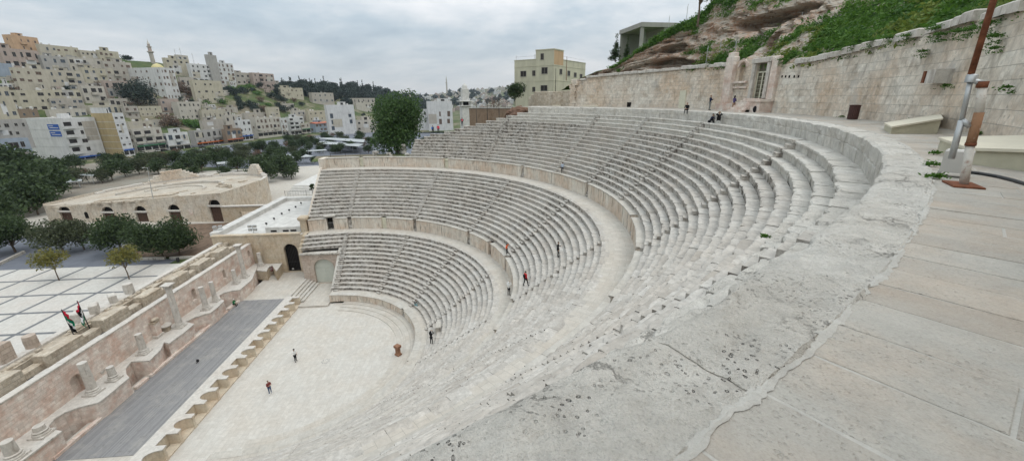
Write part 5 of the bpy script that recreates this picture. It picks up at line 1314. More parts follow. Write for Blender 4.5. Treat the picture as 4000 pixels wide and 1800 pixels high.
def T(x, y):
    d = y-street_y(x)-14
    hm = interp(x, RDX, RDH) if x < RDX[-1] else max(3, RDH[-1]-(x-RDX[-1])*.1)
    h = min(.43*d, hm) if d > 0 else 0
    h = max(0, h)
    if h > 0: h += (fbm(x, y, 0, .012, 4)*4)*min(1, h/20)
    e = sstep((x-1250)/1500)*interp(y, [-900, -350, -100, 270, 600, 1000], [118, 108, 92, 60, 52, 48])
    e += e*.10*fbm(x, y, 4, .003, 3)
    # shoulder of the theatre hill, behind the seats and the yellow house
    s = max(0, 1-math.hypot(max(0, x-70)/150, max(0, y+45)/60))*33 if y < 40 else 0
    if math.hypot(x, y) < 63 and y < 15: s = min(s, 0)
    return max(h, e, s)-.06
def march(px, py, dmin=150, dmax=3500, step=3.):
    v = ray(px, py); v = v/math.hypot(v[0], v[1]); d = dmin
    while d < dmax:
        P = CAM+v*d
        if P[2] < T(P[0], P[1]): return P, d
        d += step if d < 800 else 12
    # above the ridge line: stand on the ridge itself
    if px < 1700 and dmin < 800:
        d = 200.
        while d < 3000:
            P = CAM+v*d
            if T(P[0], P[1]) >= .43*(P[1]-street_y(P[0])-14)-.8 and P[1]-street_y(P[0])-14 > 0:
                pass
            elif P[1]-street_y(P[0])-14 > 0: return np.array([P[0], P[1], T(P[0], P[1])]), d
            d += 3
    return CAM+v*dmax, dmax
xs = np.concatenate([np.arange(-120, 160, 20), np.arange(160, 520, 9), np.arange(520, 1300, 22), np.arange(1300, 4601, 60)])
ys = np.concatenate([np.arange(-1600, -150, 70), np.arange(-150, 140, 14), np.arange(140, 520, 8), np.arange(520, 1000, 30), np.arange(1000, 2400, 90)])
gb_ = MB(); gb_.grid([[(x, y, T(x, y) if not (math.hypot(x, y) < 62 and y < 20) else -1.) for y in ys] for x in xs])
def groundmat():
    N = NT('town_hill_ground'); p = N.pos(); nz_ = N.node('ShaderNodeSeparateXYZ'); N.link(N.geo().outputs['Normal'], nz_.inputs[0])
    a = N.noise(p, .035, 6, .65); b = N.noise(p, .25, 5, .7)
    c = N.ramp(a, [(.35, (.06,.10,.035)), (.5, (.11,.125,.05)), (.58, (.27,.23,.17)), (.7, (.20,.16,.12))])
    c = N.mix(N.ramp(b, [(.4, .55), (.62, 0.)]), c, (.05,.065,.035))
    N.bump(b, .6, .6); return N.done(c, .95, .1)
M['town'] = groundmat()
tag(gb_.build('town_ground', M['town'], smooth=True), 'ground of the valley and the town hills', 'ground', kind='structure')
mb = MB(); mb.prism([(-30, 23.2), (36.8, 23.2), (36.8, 80), (-30, 80)], -1, 0.0); tag(mb.build('plaza_floor', M['plaza']), 'white tiled square with dark bands', 'square', kind='structure')
mb = MB()
for x in (-3, 3.7, 10.4, 17.1, 23.8, 30.5): mb.box(x-.28, x+.28, 23.3, 80, -.3, .004)
for y in (31.2, 37.6, 44.1, 50.6, 57, 63.3, 70): mb.box(-30, 36.7, y-.28, y+.28, -.3, .008)
tag(mb.build('paving_bands', M['band']), 'dark bands laid in the tiled square', 'paving', kind='structure')
mb = MB(); mb.prism([(36.81, 41), (39.6, 41), (40.2, 54), (52, 62), (66, 66), (66, 160), (30, 160), (30, 80.1), (36.81, 80.1)], -1, -.01); tag(mb.build('path', M['grave']), 'blue grey paved path beside the square', 'path', kind='structure')
mb = MB(); mb.prism([(39.7, 24), (66, 24), (66, 60), (41.5, 52)], -1, .25); tag(mb.build('planting_bed', M['soil']), 'reddish soil bed under the trees', 'soil', kind='structure')
mb = MB()
rows = []
for i, x in enumerate(np.arange(100, 640, 12)):
    y = street_y(x)-6; rows.append([(x-2, y-12, .05), (x+2, y+4, .05)])
mb.grid(rows); tag(mb.build('street', M['asphalt']), 'asphalt street at the foot of the town', 'road', kind='structure')
mb = MB(); mb.prism([(60, 24), (135, 5), (170, 60), (160, 110), (60, 110)], -1, .02); tag(mb.build('forecourt', M['walk']), 'pale paved forecourt around the round ruin', 'pavement', kind='structure')
mb = MB(); mb.prism([(61, 110.1), (159, 110.1), (199, 190), (110, 226), (30, 215), (30, 160.1), (60, 160.1)], -1, .0); tag(mb.build('park_ground', M['soil2']), 'brown ground and paths between the park trees', 'ground', kind='structure')
mb = MB(); mb.prism([(136, 5), (340, -40), (420, 100), (300, 165), (200, 190), (171, 110)], -1, .0); tag(mb.build('park_paving', M['grave']), 'grey paving of the park below the town', 'pavement', kind='structure')
# embankment and terrace beyond the left end of the upper tiers
eb = MB(); rows = []
for a in np.arange(14, -47, -1.5):
    row = []
    for R in (41.8, 43, 45, 47, 49, 51, 53.5, 56, 60, 66, 74, 84, 96):
        zs = interp(R, [41.5, 50.63], [20.4, 29.2]) if a < interp(min(16.9, max(0, (R-41.5)/.57)), [q[0] for q in UPEND], [q[1] for q in UPEND]) else 20.2
        zf = interp(a, [-47, -40, -30, -20, -14, 14], [29.6, 27.5, 24, 21.2, 20.3, 20.3])
        z = min(zs, zf) if R < 53 else zf*max(0, 1-(R-53)/40)
        if R < 51: z = min(zs-.4, zf) if a < -14 else 20.3
        row.append(pol(R, a, z-.1))
    rows.append(row)
eb.grid(rows); tag(eb.build('embankment', M['town'], smooth=True), 'earth bank and small terrace beyond the upper seats', 'ground', kind='structure')
# low walls around the square
for i, (A, B, h, lab) in enumerate([((39.6, 43.5), (39.9, 53.5), .55, 'low pale wall along the tree bed behind the green bench'), ((40.2, 54.2), (52, 61), .5, 'low pale wall running back between path and trees'), ((37.6, 76), (47, 79), .6, 'low stone kerb wall at the left end of the path'), ((39.5, 26), (39.6, 42.5), .55, 'low pale wall along the tree bed nearest the annex')]):
    L = math.hypot(B[0]-A[0], B[1]-A[1]); mb = MB(); mb.bbox(((A[0]+B[0])/2, (A[1]+B[1])/2, 0), (L, .45, h), math.atan2(B[1]-A[1], B[0]-A[0]), .05); tag(mb.build('low_wall', M['coping'], origin=(A[0], A[1], 0)), lab, 'wall')
bn_ = thing('bench', 'green park bench standing before the low wall on the square', 'bench', (37.9, 50.8, 0))
M['benchgreen'] = plain('green_bench_paint', (.015,.12,.085), .5, .1, 4.)
mb = MB(); [mb.box(-.1+.17*k, .03+.17*k, -1.1, 1.1, .42, .47) for k in range(3)]; mb.build('seat', M['benchgreen'], bn_, local=True)
mb = MB(); [mb.box(.42+.03*k, .46+.03*k, -1.1, 1.1, .55+.16*k, .67+.16*k) for k in range(3)]; mb.build('backrest', M['benchgreen'], bn_, local=True)
for y in (-.9, .9):
    mb = MB(); mb.box(-.06, .42, y-.04, y+.04, 0, .42); mb.box(.40, .46, y-.04, y+.04, 0, 1.0); mb.build('leg', M['blackmetal'], bn_, local=True)
bn_.scale = (1.25,)*3
P = atz(697, 1022, 0); mb = MB(); mb.lathe([(.28, 0), (.3, .9), (.24, .95)], tuple(P), n=12); tag(mb.build('bin', M['blackmetal'], origin=P), 'small dark bin at the end of the low wall by the trees', 'bin')
# ================================================================ ODEON
od = thing('round_ruin', 'ruined round odeon building with arched doorways facing the square', 'ruin', (70, 72, 0))
F0 = np.array([67.8, 46.8]); F1 = np.array([73.2, 98.2]); FL = float(np.linalg.norm(F1-F0)); fu = (F0-F1)/FL       # along the facade, from far left to right corner
fn = np.array([fu[1], -fu[0]]); fn = -fn if fn[0] > 0 else fn
def fpos(px, py):
    """pixel -> (u, z) on the facade plane"""
    v = ray(px, py); t = ((F1-CAM[:2])@fn)/(v[:2]@fn); P = CAM+v*t; return float((P[:2]-F1)@fu), float(P[2])
ops = []; gaps = []
for (x, yc) in [(243, 800), (413, 803), (541, 801), (673, 797), (832, 778)]:
    u, z = fpos(x, yc); ops.append((u, z))
zt = lambda u: 6.6+ (8.3-6.6)*u/FL
mb = MB(); arched_wall(mb, (F1[0], F1[1], 0), (fu[0], fu[1], 0), FL, -.5, 6.6, [(u, 3.3, 0.0, (z-1.65)/(1-.34*((F1+fu*u)[1]-47)/51)) for u, z in ops], .8, nrm=(fn[0], fn[1], 0))
mb.poly([(F1[0], F1[1], 6.6), (F0[0], F0[1], 6.6), (F0[0], F0[1], 8.3), (F1[0], F1[1], 6.9)])
mb.build('facade', M['odeon'], od)
for (u, z) in ops:
    mb = MB(); arch_fill(mb, (F1[0], F1[1], 0), (fu[0], fu[1], 0), u, 3.3, .0, z-1.65, .78, nrm=(fn[0], fn[1], 0)); mb.build('arch_opening', M['dark'], od)
    c = F1+fu*u; ang = math.atan2(fu[1], fu[0])
    mb = MB(); mb.bbox((c[0]+fn[0]*.06, c[1]+fn[1]*.06, z-2.15), (3.9, .5, .45), ang, .04, 0, .2); mb.build('lintel', M['marble'], od)
    mb = MB(); mb.bbox((c[0]-fn[0]*.45, c[1]-fn[1]*.45, 0), (3.1, .12, z-2.17), ang, .02); mb.build('door', M['wooddoor'], od)
for (x, y, w_, h_) in [(338, 840, 1.1, 1.9), (488, 828, .9, 1.6), (455, 862, .5, 1.1), (745, 828, 1.1, 1.8), (205, 868, .7, 1.0)]:
    u, z = fpos(x, y); c = F1+fu*u+fn*.012
    mb = MB(); ang = math.atan2(fu[1], fu[0]); pts = [(-w_/2, -h_/2), (w_/2, -h_/2)]+[(w_/2*math.cos(PI*i/8), h_/2-w_/2+w_/2*math.sin(PI*i/8)) for i in range(9)]
    mb.poly([(c[0]+fu[0]*a, c[1]+fu[1]*a, z+b) for a, b in pts]); mb.build('niche', M['dark'] if x in (338, 455, 205) else M['scene'], od)
M['odroof'] = stone('worn_odeon_roof', (.54,.50,.43), (.50,.40,.30), (.2,.16,.12), stain=0., bump=.7, tonevar=0., warmth=.9, wscale=.12, mottle=.5, block=.4, brick=(2.6,1.9,.05), mortar=(.36,.32,.26,.5))
CX, CY, RR = 84., 71., 26.2
shell = [tuple(F0)]+[(CX+RR*math.cos(a*D2R)*1.0, CY+RR*math.sin(a*D2R)*1.0) for a in range(-84, 85, 6)]+[tuple(F1)]
mb = MB()
for i in range(len(shell)-1):
    A, B = shell[i], shell[i+1]; n_ = max(1, int(math.hypot(B[0]-A[0], B[1]-A[1])/2))
    for k in range(n_):
        p = (A[0]+(B[0]-A[0])*k/n_, A[1]+(B[1]-A[1])*k/n_); q = (A[0]+(B[0]-A[0])*(k+1)/n_, A[1]+(B[1]-A[1])*(k+1)/n_); z = 8.25
        mb.poly([(p[0], p[1], -.5), (q[0], q[1], -.5), (q[0], q[1], z), (p[0], p[1], z)], 0, .4)
mb.build('outer_wall', M['odeon'], od)
mb = MB(); mb.prism([(CX+(x-CX)*.995, CY+(y-CY)*.995) for x, y in shell], 6.4, 7.2); mb.build('roof', M['odroof'], od)
mb = MB()
for i in range(1, 29):
    a = -84+6*i*.97; p = (CX+(RR-.7)*math.cos(a*D2R), CY+(RR-.7)*math.sin(a*D2R)); px_ = px0 = None
    h = max(.3, 1.0+.9*nz(a, 1, 1, .35))
    # two ruined lumps of masonry rise above the rim
    mb.bbox((p[0], p[1], 7.19), (2.9, 1.3, h), a*D2R+PI/2, .08, 0, random.random()*.6)
mb.build('rim_blocks', M['marble'], od)
for (x, y, w_, n_) in [(683, 668, 15, 6), (1012, 655, 9, 5)]:
    best = min(((abs(pxx-x), a) for a in np.arange(-84, 85, 1.) for pxx in [2000+FPX*((np.array([CX+RR*math.cos(a*D2R), CY+RR*math.sin(a*D2R), 8])-CAM)@_r2)/((np.array([CX+RR*math.cos(a*D2R), CY+RR*math.sin(a*D2R), 8])-CAM)@_f)] if (CX+RR*math.cos(a*D2R)) > CX+2), default=(0, 30))[1]
    mb = MB()
    for k in range(n_):
        wk = w_*(1-k/n_*.8); x_ = -wk/2
        while x_ < wk/2:
            L = random.uniform(.9, 1.7); aa = best+(x_+L/2)/RR/D2R; mb.bbox((CX+(RR-.8)*math.cos(aa*D2R), CY+(RR-.8)*math.sin(aa*D2R), 7.9+k*.72), (L-.04, 1.2, .72), aa*D2R+PI/2+random.uniform(-.06, .06), .1, 0, random.random()); x_ += L
    mb.build('ruined_masonry', M['ashlar'], od)
mb = MB()      # inner ring walls on the roof
for (r0, z_, a0, a1) in [(15.5, .9, -60, 80), (10.5, .45, -70, 60)]:
    mb = MB()
    for a in np.arange(a0, a1, 5.5): mb.bbox((CX-4+r0*math.cos(a*D2R), CY+r0*math.sin(a*D2R), 7.19), (r0*5.6*D2R, .8, z_+random.uniform(-.1, .1)), a*D2R+PI/2, .05, 0, random.random()*.4)
    mb.build('inner_ring', M['walk'], od)
mb = MB()
for k in range(26): mb.bbox((70+random.random()*30, 52+random.random()*38, 7.19), (random.uniform(.6, 2.2), random.uniform(.5, 1.3), random.uniform(.15, .55)), random.random()*3, .1, 0, random.random())
for k in range(14): mb.bbox((70.2+random.random()*.6, 50+k*3.2, 7.19), (1.0, random.uniform(1., 2.8), random.uniform(.2, .7)), .1, .1, 0, random.random())
for k in range(12): mb.bbox((82+random.uniform(-1, 1)+k*.4, 52+random.uniform(-.8, .8)+k*.55, 7.19), (random.uniform(.7, 1.6), random.uniform(.6, 1.1), random.uniform(.4, 1.3)), random.random(), .1, 0, random.random())
mb.bbox((76, 75, 7.19), (3.5, 20, .5), .1, .05); mb.build('roof_rubble', M['rubble'], od)['kind'] = 'stuff'
for ch in od.children:      # the ruin stands lower towards its far left end
    for v_ in ch.data.vertices:
        yw_ = v_.co.y+od.location.y
        if v_.co.z > .3 and ch.name.split('.')[0] not in ('arch_opening', 'lintel', 'door', 'niche'): v_.co.z *= 1-.34*(yw_-47)/51
c = F0+np.array([13.5, -.95]); mb = MB(); mb.box(c[0], c[0]+1.7, c[1]-.3, c[1]+.3, 0, 3.3); mb.build('side_door', M['wooddoor'], od)
# low annex wall with opening beside the odeon corner
mb = MB(); aw = thing('side_wall', 'low golden wall with a square opening between the round ruin and annex', 'wall', (67, 42, 0))
mb.box(66.5, 67.3, 30, 38.5, 0, 4.6); mb.box(66.5, 67.3, 38.5, 42, 3.2, 4.6); mb.box(66.5, 67.3, 42, 46.7, 0, 4.6); mb.build('wall_body', M['gold'], aw)
mb = MB(); mb.box(66.3, 67.5, 29.9, 46.7, 4.601, 4.9); mb.build('coping', M['marble'], aw)
# slanting lamp post in front of the odeon
P = atz(613, 862, 0); tp = atd(576, 655, hd(P)); lp = thing('lamp_post', 'tall slim grey lamp post in front of the arched ruin', 'lamp post', P)
v = tp-P; mb = MB(); mb.tube([(0, 0, 0), (v[0]*.3, v[1]*.3, v[2]*.3), tuple(v)], [.14, .11, .06], 8); mb.build('pole', M['greymetal'], lp, local=True)
mb = MB(); mb.tube([tuple(v), (v[0]-.6, v[1]+.5, v[2]+.1)], .05, 6); mb.blob((v[0]-.7, v[1]+.6, v[2]+.08), (.3, .25, .1), 1, .05); mb.build('lamp_head', M['greymetal'], lp, local=True)
# ================================================================ TREES
def leaf_crown(mb, clusters, n, size, tone=.45, flat=.8):
    tot = sum(c[3]**2 for c in clusters)
    for (cx, cy, cz, r) in clusters:
        for _ in range(int(n*r*r/tot)):
            d = np.random.normal(0, 1, 3); d /= np.linalg.norm(d)+1e-9; q = r*(random.random()**.45)
            if nz(cx+d[0]*q, cy+d[1]*q, cz+d[2]*q, 1.1) < -.28: continue
            c = np.array([cx, cy, cz])+d*q*np.array([1, 1, flat])
            u = np.random.normal(0, 1, 3); u /= np.linalg.norm(u); w_ = np.cross(u, np.random.normal(0, 1, 3)); w_ /= np.linalg.norm(w_)+1e-9
            s = size*random.uniform(.6, 1.35); t = min(1, max(0, random.gauss(tone, .28)))
            mb.poly([c-u*s, c+w_*s*.55, c+u*s, c-w_*s*.55], 0, t)
def make_tree(kind, label, mat, H, W_, n, leaf, group, seed, trunk=.25, trunk_r=.16, ncl=9, shape='round', name='tree', cat='tree'):
    random.seed(seed); np.random.seed(seed)
    t = thing(name, label, cat, (0, 0, 0), group)
    mb = MB(); th = H*trunk
    mb.tube([(0, 0, -1.), (.05*H*.1, 0, th*.5), (0, .02*H, th), (0, .03*H, H*.75)], [trunk_r*1.25, trunk_r, trunk_r*.85, trunk_r*.15], 8)
    cl = []
    if shape == 'round':
        for k in range(ncl):
            a = k*2.4+random.random(); q = W_*.5*random.uniform(.35, .68); z = th+(H-th)*random.uniform(.22, .8); r = W_*random.uniform(.19, .30); cl.append((q*math.cos(a), q*math.sin(a), z, r))
        cl += [(0, 0, th+(H-th)*.55, W_*.34), (0, 0, H-W_*.22, W_*.22)]
    elif shape == 'cone':
        for k in range(ncl):
            f = k/(ncl-1); r = W_*.5*(1-f)**.8*.75+.05*W_; z = th+(H-th)*f*.97
            for j in range(max(1, int(3*(1-f))+1)):
                a = random.random()*6.28; q = W_*.28*(1-f)*(0 if f > .7 else random.random()); cl.append((q*math.cos(a), q*math.sin(a), z, max(.12*W_, r*.75)))
    elif shape == 'umbrella':
        for k in range(ncl):
            a = k*2.4; q = W_*.5*math.sqrt((k+.5)/ncl)*.85; cl.append((q*math.cos(a), q*math.sin(a), H*.86+random.uniform(-.08, .06)*H, W_*.17))
    for c in cl[:10]:
        mb.tube([(0, 0, th*.85), (c[0]*.5, c[1]*.5, (th+c[2])/2), (c[0]*.9, c[1]*.9, c[2])], [trunk_r*.5, trunk_r*.3, trunk_r*.08], 5)
    mb.build('trunk', M['bark'], t, local=True)
    cb_ = MB(); leaf_crown(cb_, cl, n, leaf, .45, .85 if shape != 'umbrella' else .5); cb_.build('crown', M[mat], t, local=True)
    return t
# near trees around the square
def put(tr, px, zg, rz, s, label, d=None):
    P = atz(px[0], px[1], zg) if d is None else atd(px[0], px[1], d); 
    if d is not None: P = np.array([P[0], P[1], zg])
    return dup(tr, P, rz, s, label)
tA = make_tree('broad', 'dark leafy tree at the left photo edge behind the square', 'leaf', 8.5, 10.5, 7500, .25, 'trees around the square', 11, .22, .2, 12)
tA.location = tuple(atz(60, 985, 0))
put(tA, (-40, 1000, ), 0, 1., 1.05, 'dark leafy tree cut by the left edge of the photo')
tB = make_tree('broad', 'grey green thin-crowned tree in front of the round ruin', 'leaf2', 8., 10.5, 5200, .24, 'trees around the square', 12, .25, .17, 12)
tB.location = tuple(atz(250, 990, 0)); 
put(tB, (330, 975), 0, 2., .9, 'grey green tree between the thin-crowned one and the dark pair')
tC = make_tree('broad', 'dark dense tree left of the pair beside the annex', 'leaf', 8., 10.5, 7800, .25, 'trees around the square', 13, .25, .17, 12)
tC.location = tuple(atz(478, 985, 0)); 
put(tC, (640, 1010), 0, 1.7, 1.02, 'dark dense tree right of the pair beside the annex')
put(tC, (705, 1000), 0, 3.1, .85, 'dark dense tree nearest to the annex corner')
tY = make_tree('young', 'young yellowing tree on the square, right one with fuller crown', 'leaf3', 6.4, 5.6, 1900, .2, 'young trees on the square', 14, .42, .09, 8)
tY.location = tuple(atz(505, 1090, 0)); put(tY, (232, 1095), 0, 2.2, .98, 'young yellowing tree on the square, left one with thin crown')
# dark mass of trees in the park between ruin and street
random.seed(5)
tD = make_tree('park', '', 'leaf', 9, 11, 2600, .42, 'trees in the park below the town', 21, .2, .2, 10)
tE = make_tree('park', '', 'leaf2', 8, 11, 2200, .42, 'trees in the park below the town', 22, .2, .2, 10)
tF = make_tree('park', '', 'leafbare', 7, 8, 1100, .30, 'trees in the park below the town', 23, .25, .15, 9)
PARK = [(95, 735, 'D', 1.6), (20, 760, 'D', 1.25), (160, 790, 'D', 1.35), (215, 770, 'D', 1.2), (40, 830, 'D', 1.1), (120, 830, 'D', 1.15), (60, 690, 'D', 1.3), (300, 720, 'E', .9), (340, 700, 'F', .8), (300, 660, 'D', .9), (440, 705, 'D', 1.05), (490, 690, 'D', 1.0), (400, 715, 'E', .8), (545, 680, 'E', 1.0), (420, 650, 'D', .85), (600, 660, 'E', 1.1), (650, 655, 'E', 1.), (700, 650, 'D', 1.0), (745, 668, 'D', 1.1), (790, 672, 'D', 1.05), (850, 655, 'D', 1.), (800, 640, 'E', 1.), (900, 645, 'D', 1.), (950, 640, 'E', 1.), (880, 622, 'E', 1.), (960, 615, 'E', 1.05), (1010, 625, 'F', 1.), (1030, 600, 'D', 1.05), (1080, 600, 'D', 1.), (1130, 590, 'F', 1.1), (1180, 580, 'D', .9), (1090, 640, 'D', .9), (1060, 690, 'D', 1.25), (1110, 695, 'D', 1.2), (1030, 715, 'D', 1.), (1140, 700, 'D', .9), (1250, 600, 'D', .6), (1200, 615, 'D', .6), (1000, 655, 'E', .9), (690, 610, 'F', .8), (640, 620, 'F', .7), (1215, 560, 'F', 1.1), (1270, 545, 'D', .8), (1330, 600, 'D', .8), (1380, 590, 'D', .8), (1420, 580, 'F', .8), (1300, 580, 'E', .7), (1440, 600, 'D', .7), (1230, 640, 'D', .5), (1350, 560, 'E', .8), (1410, 545, 'D', .9), (1300, 540, 'F', .8), (760, 640, 'D', 1.), (830, 625, 'D', .9), (560, 660, 'D', 1.), (620, 680, 'D', .9), (480, 660, 'D', 1.), (700, 690, 'D', .8), (930, 670, 'D', .9), (250, 690, 'D', 1.1), (180, 720, 'D', 1.3), (150, 840, 'D', 1.), (0, 900, 'D', 1.1), (1130, 565, 'D', .9), (1165, 560, 'E', .9), (1195, 572, 'D', .9), (1145, 610, 'E', .8), (1060, 620, 'D', .9), (1105, 625, 'D', .9), (1000, 600, 'D', .9), (940, 600, 'E', .9), (1240, 575, 'D', .8), (1290, 560, 'D', .8), (1330, 545, 'E', .9), (1360, 580, 'D', .7), (1400, 560, 'D', .8), (1430, 560, 'F', .8), (1450, 570, 'D', .8), (1210, 590, 'D', .7), (1160, 640, 'D', .8), (1120, 660, 'D', .9), (1080, 670, 'D', .9), (1150, 590, 'D', .9), (1220, 565, 'D', .8), (1260, 590, 'E', .8), (880, 690, 'D', .6), (1180, 620, 'D', .7), (760, 690, 'D', .6), (1310, 600, 'D', .7)]
pk = {'D': tD, 'E': tE, 'F': tF}; used = set()
LT = {'D': 'dark green tree in the park below the town', 'E': 'olive green tree in the park below the town', 'F': 'bare brown twiggy tree in the park below the town'}
for x, y, k, s in PARK:
    P = atz(x, y, 0)
    if k not in used: o = pk[k]; o.location = tuple(P); o.scale = (s*(1.15 if P[0] < 130 else .88),)*3; used.add(k)
    else: o = dup(pk[k], P, random.random()*6, s*(1.15 if P[0] < 130 else .88))
    o['label'] = LT[k]
# big pine beside the upper tier, bushes
tp_ = make_tree('pine', 'big dark pine rising beside the ruined tier end', 'leafpine', 17, 13.5, 21000, .27, None, 31, .06, .3, 30)
Pp = atd(1556, 560, 104); tp_.location = (Pp[0], Pp[1], 17.0); tp_.scale = (.9, .9, 1.07)
def bush(label, px, d, z, s, mat, seed, H=3, W_=4, leaf=.16, n=1500, grp=None):
    t = make_tree('bush', label, mat, H, W_, n, leaf, grp, seed, .1, .08, 8, name='bush', cat='bush'); P = atd(px[0], px[1], d); t.location = (P[0], P[1], z); t.scale = (s,)*3; return t
bush('low palm-like shrub right of the big pine', (1660, 545), 108, 20.5, 1., 'leaf', 41)
bush('dark ivy bush at the foot of the yellow house', (2012, 380), 118, 31.5, 1.05, 'leaf', 42, 5.2, 6.2, .2, 3000)
bush('bare brown shrub beyond the red brick wall', (1930, 425), 135, 28.5, 1., 'leafbare', 43, 5, 8, .15, 900)
bush('small dark conical shrub on the steps path', (1213, 705), 150, 3, .8, 'leaf', 44, 3.4, 2.4)
cy = make_tree('cypress', 'tall dark cypress on the skyline left of the concrete frame', 'leaf', 7.5, 3.6, 2400, .17, 'skyline trees by the concrete frame', 51, .05, .1, 14, 'cone', name='cypress', cat='tree')
P = atd(2404, 232, 104); cy.location = tuple(P); cy.scale = (1, 1, .72)
P = atd(2447, 228, 104); o = dup(cy, P, 1., (.5, .5, .62), 'thin sparse cypress on the skyline beside the tall one')
P = atd(2735, 20, 62); cz_ = make_tree('tree', 'dark tree on top of the rocky hillside at the photo top', 'leaf', 6, 6, 1800, .16, None, 52, .3, .12, 8); cz_.location = (P[0], P[1], P[2]-1.5)
# ================================================================ TOWN HOUSES
WC = {}
def wallmat(key, col):
    if key not in WC:
        N = NT('wall_'+key); p = N.obj()
        n = N.noise(N.scalev(p, (.5, .5, .12)), 1.2, 6, .65); c = N.mix(N.ramp(n, [(.42, .45), (.6, 0.)]), col, tuple(x*.66 for x in col))
        c = N.mix(N.ramp(N.noise(p, .25, 4), [(.4, 0.), (.65, .45)]), c, tuple(min(1, x*1.15) for x in col))
        N.bump(N.noise(p, 1.5, 5), .2, .05); WC[key] = N.done(c, .9, .15)
    return WC[key]
COLS = dict(white=(.58,.575,.56), cream=(.46,.42,.34), yellow=(.46,.42,.325), pale=(.48,.445,.385), grey=(.37,.355,.33), pink=(.40,.325,.28), orange=(.50,.34,.22), tan=(.42,.33,.185), bluegrey=(.30,.345,.40), brown=(.25,.19,.14), stone=(.41,.375,.325))
M['glass'] = plain('dark_window_glass', (.03,.026,.025), .45, .3, .6, .25)
M['glass2'] = plain('bluish_window_glass', (.05,.065,.085), .35, .3, .6, .4)
M['frame'] = plain('window_frame', (.30,.28,.25), .7, .1, 2.)
M['shut'] = plain('brown_shutter', (.12,.08,.06), .8, .2, 2.)
M['awnred'] = plain('red_roof_tiles', (.42,.13,.07), .8, .2, 2.); M['awnblue'] = plain('blue_sign_paint', (.03,.10,.36), .6, .1, 3.)
M['awngreen'] = plain('green_awning', (.05,.16,.08), .7, .15, 3.); M['awnor'] = plain('orange_awning', (.5,.13,.03), .8, .1, 3.)
def window_mesh(w_, h_, arch=False):
    mb = MB(); 
    mb.box(-w_/2-.09, w_/2+.09, -.07, .05, -h_/2-.16, -h_/2-.02, 1); mb.box(-w_/2-.07, w_/2+.07, -.06, .05, h_/2+.02, h_/2+.10, 1)
    for s in (-1, 1): mb.box(s*(w_/2+.035)-.035, s*(w_/2+.035)+.035, -.05, .05, -h_/2-.02, h_/2+.02, 1)
    if arch:
        pts = [(-w_/2, -h_/2), (w_/2, -h_/2)]+[(w_/2*math.cos(PI*i/8), h_/2-w_/2+w_/2*math.sin(PI*i/8)) for i in range(9)]
        mb.poly([(a, -.012, b) for a, b in pts])
    else: mb.box(-w_/2, w_/2, -.012, .05, -h_/2, h_/2, 0)
    mb.box(-.03, .03, -.03, .0, -h_/2, h_/2, 1)
    return mb
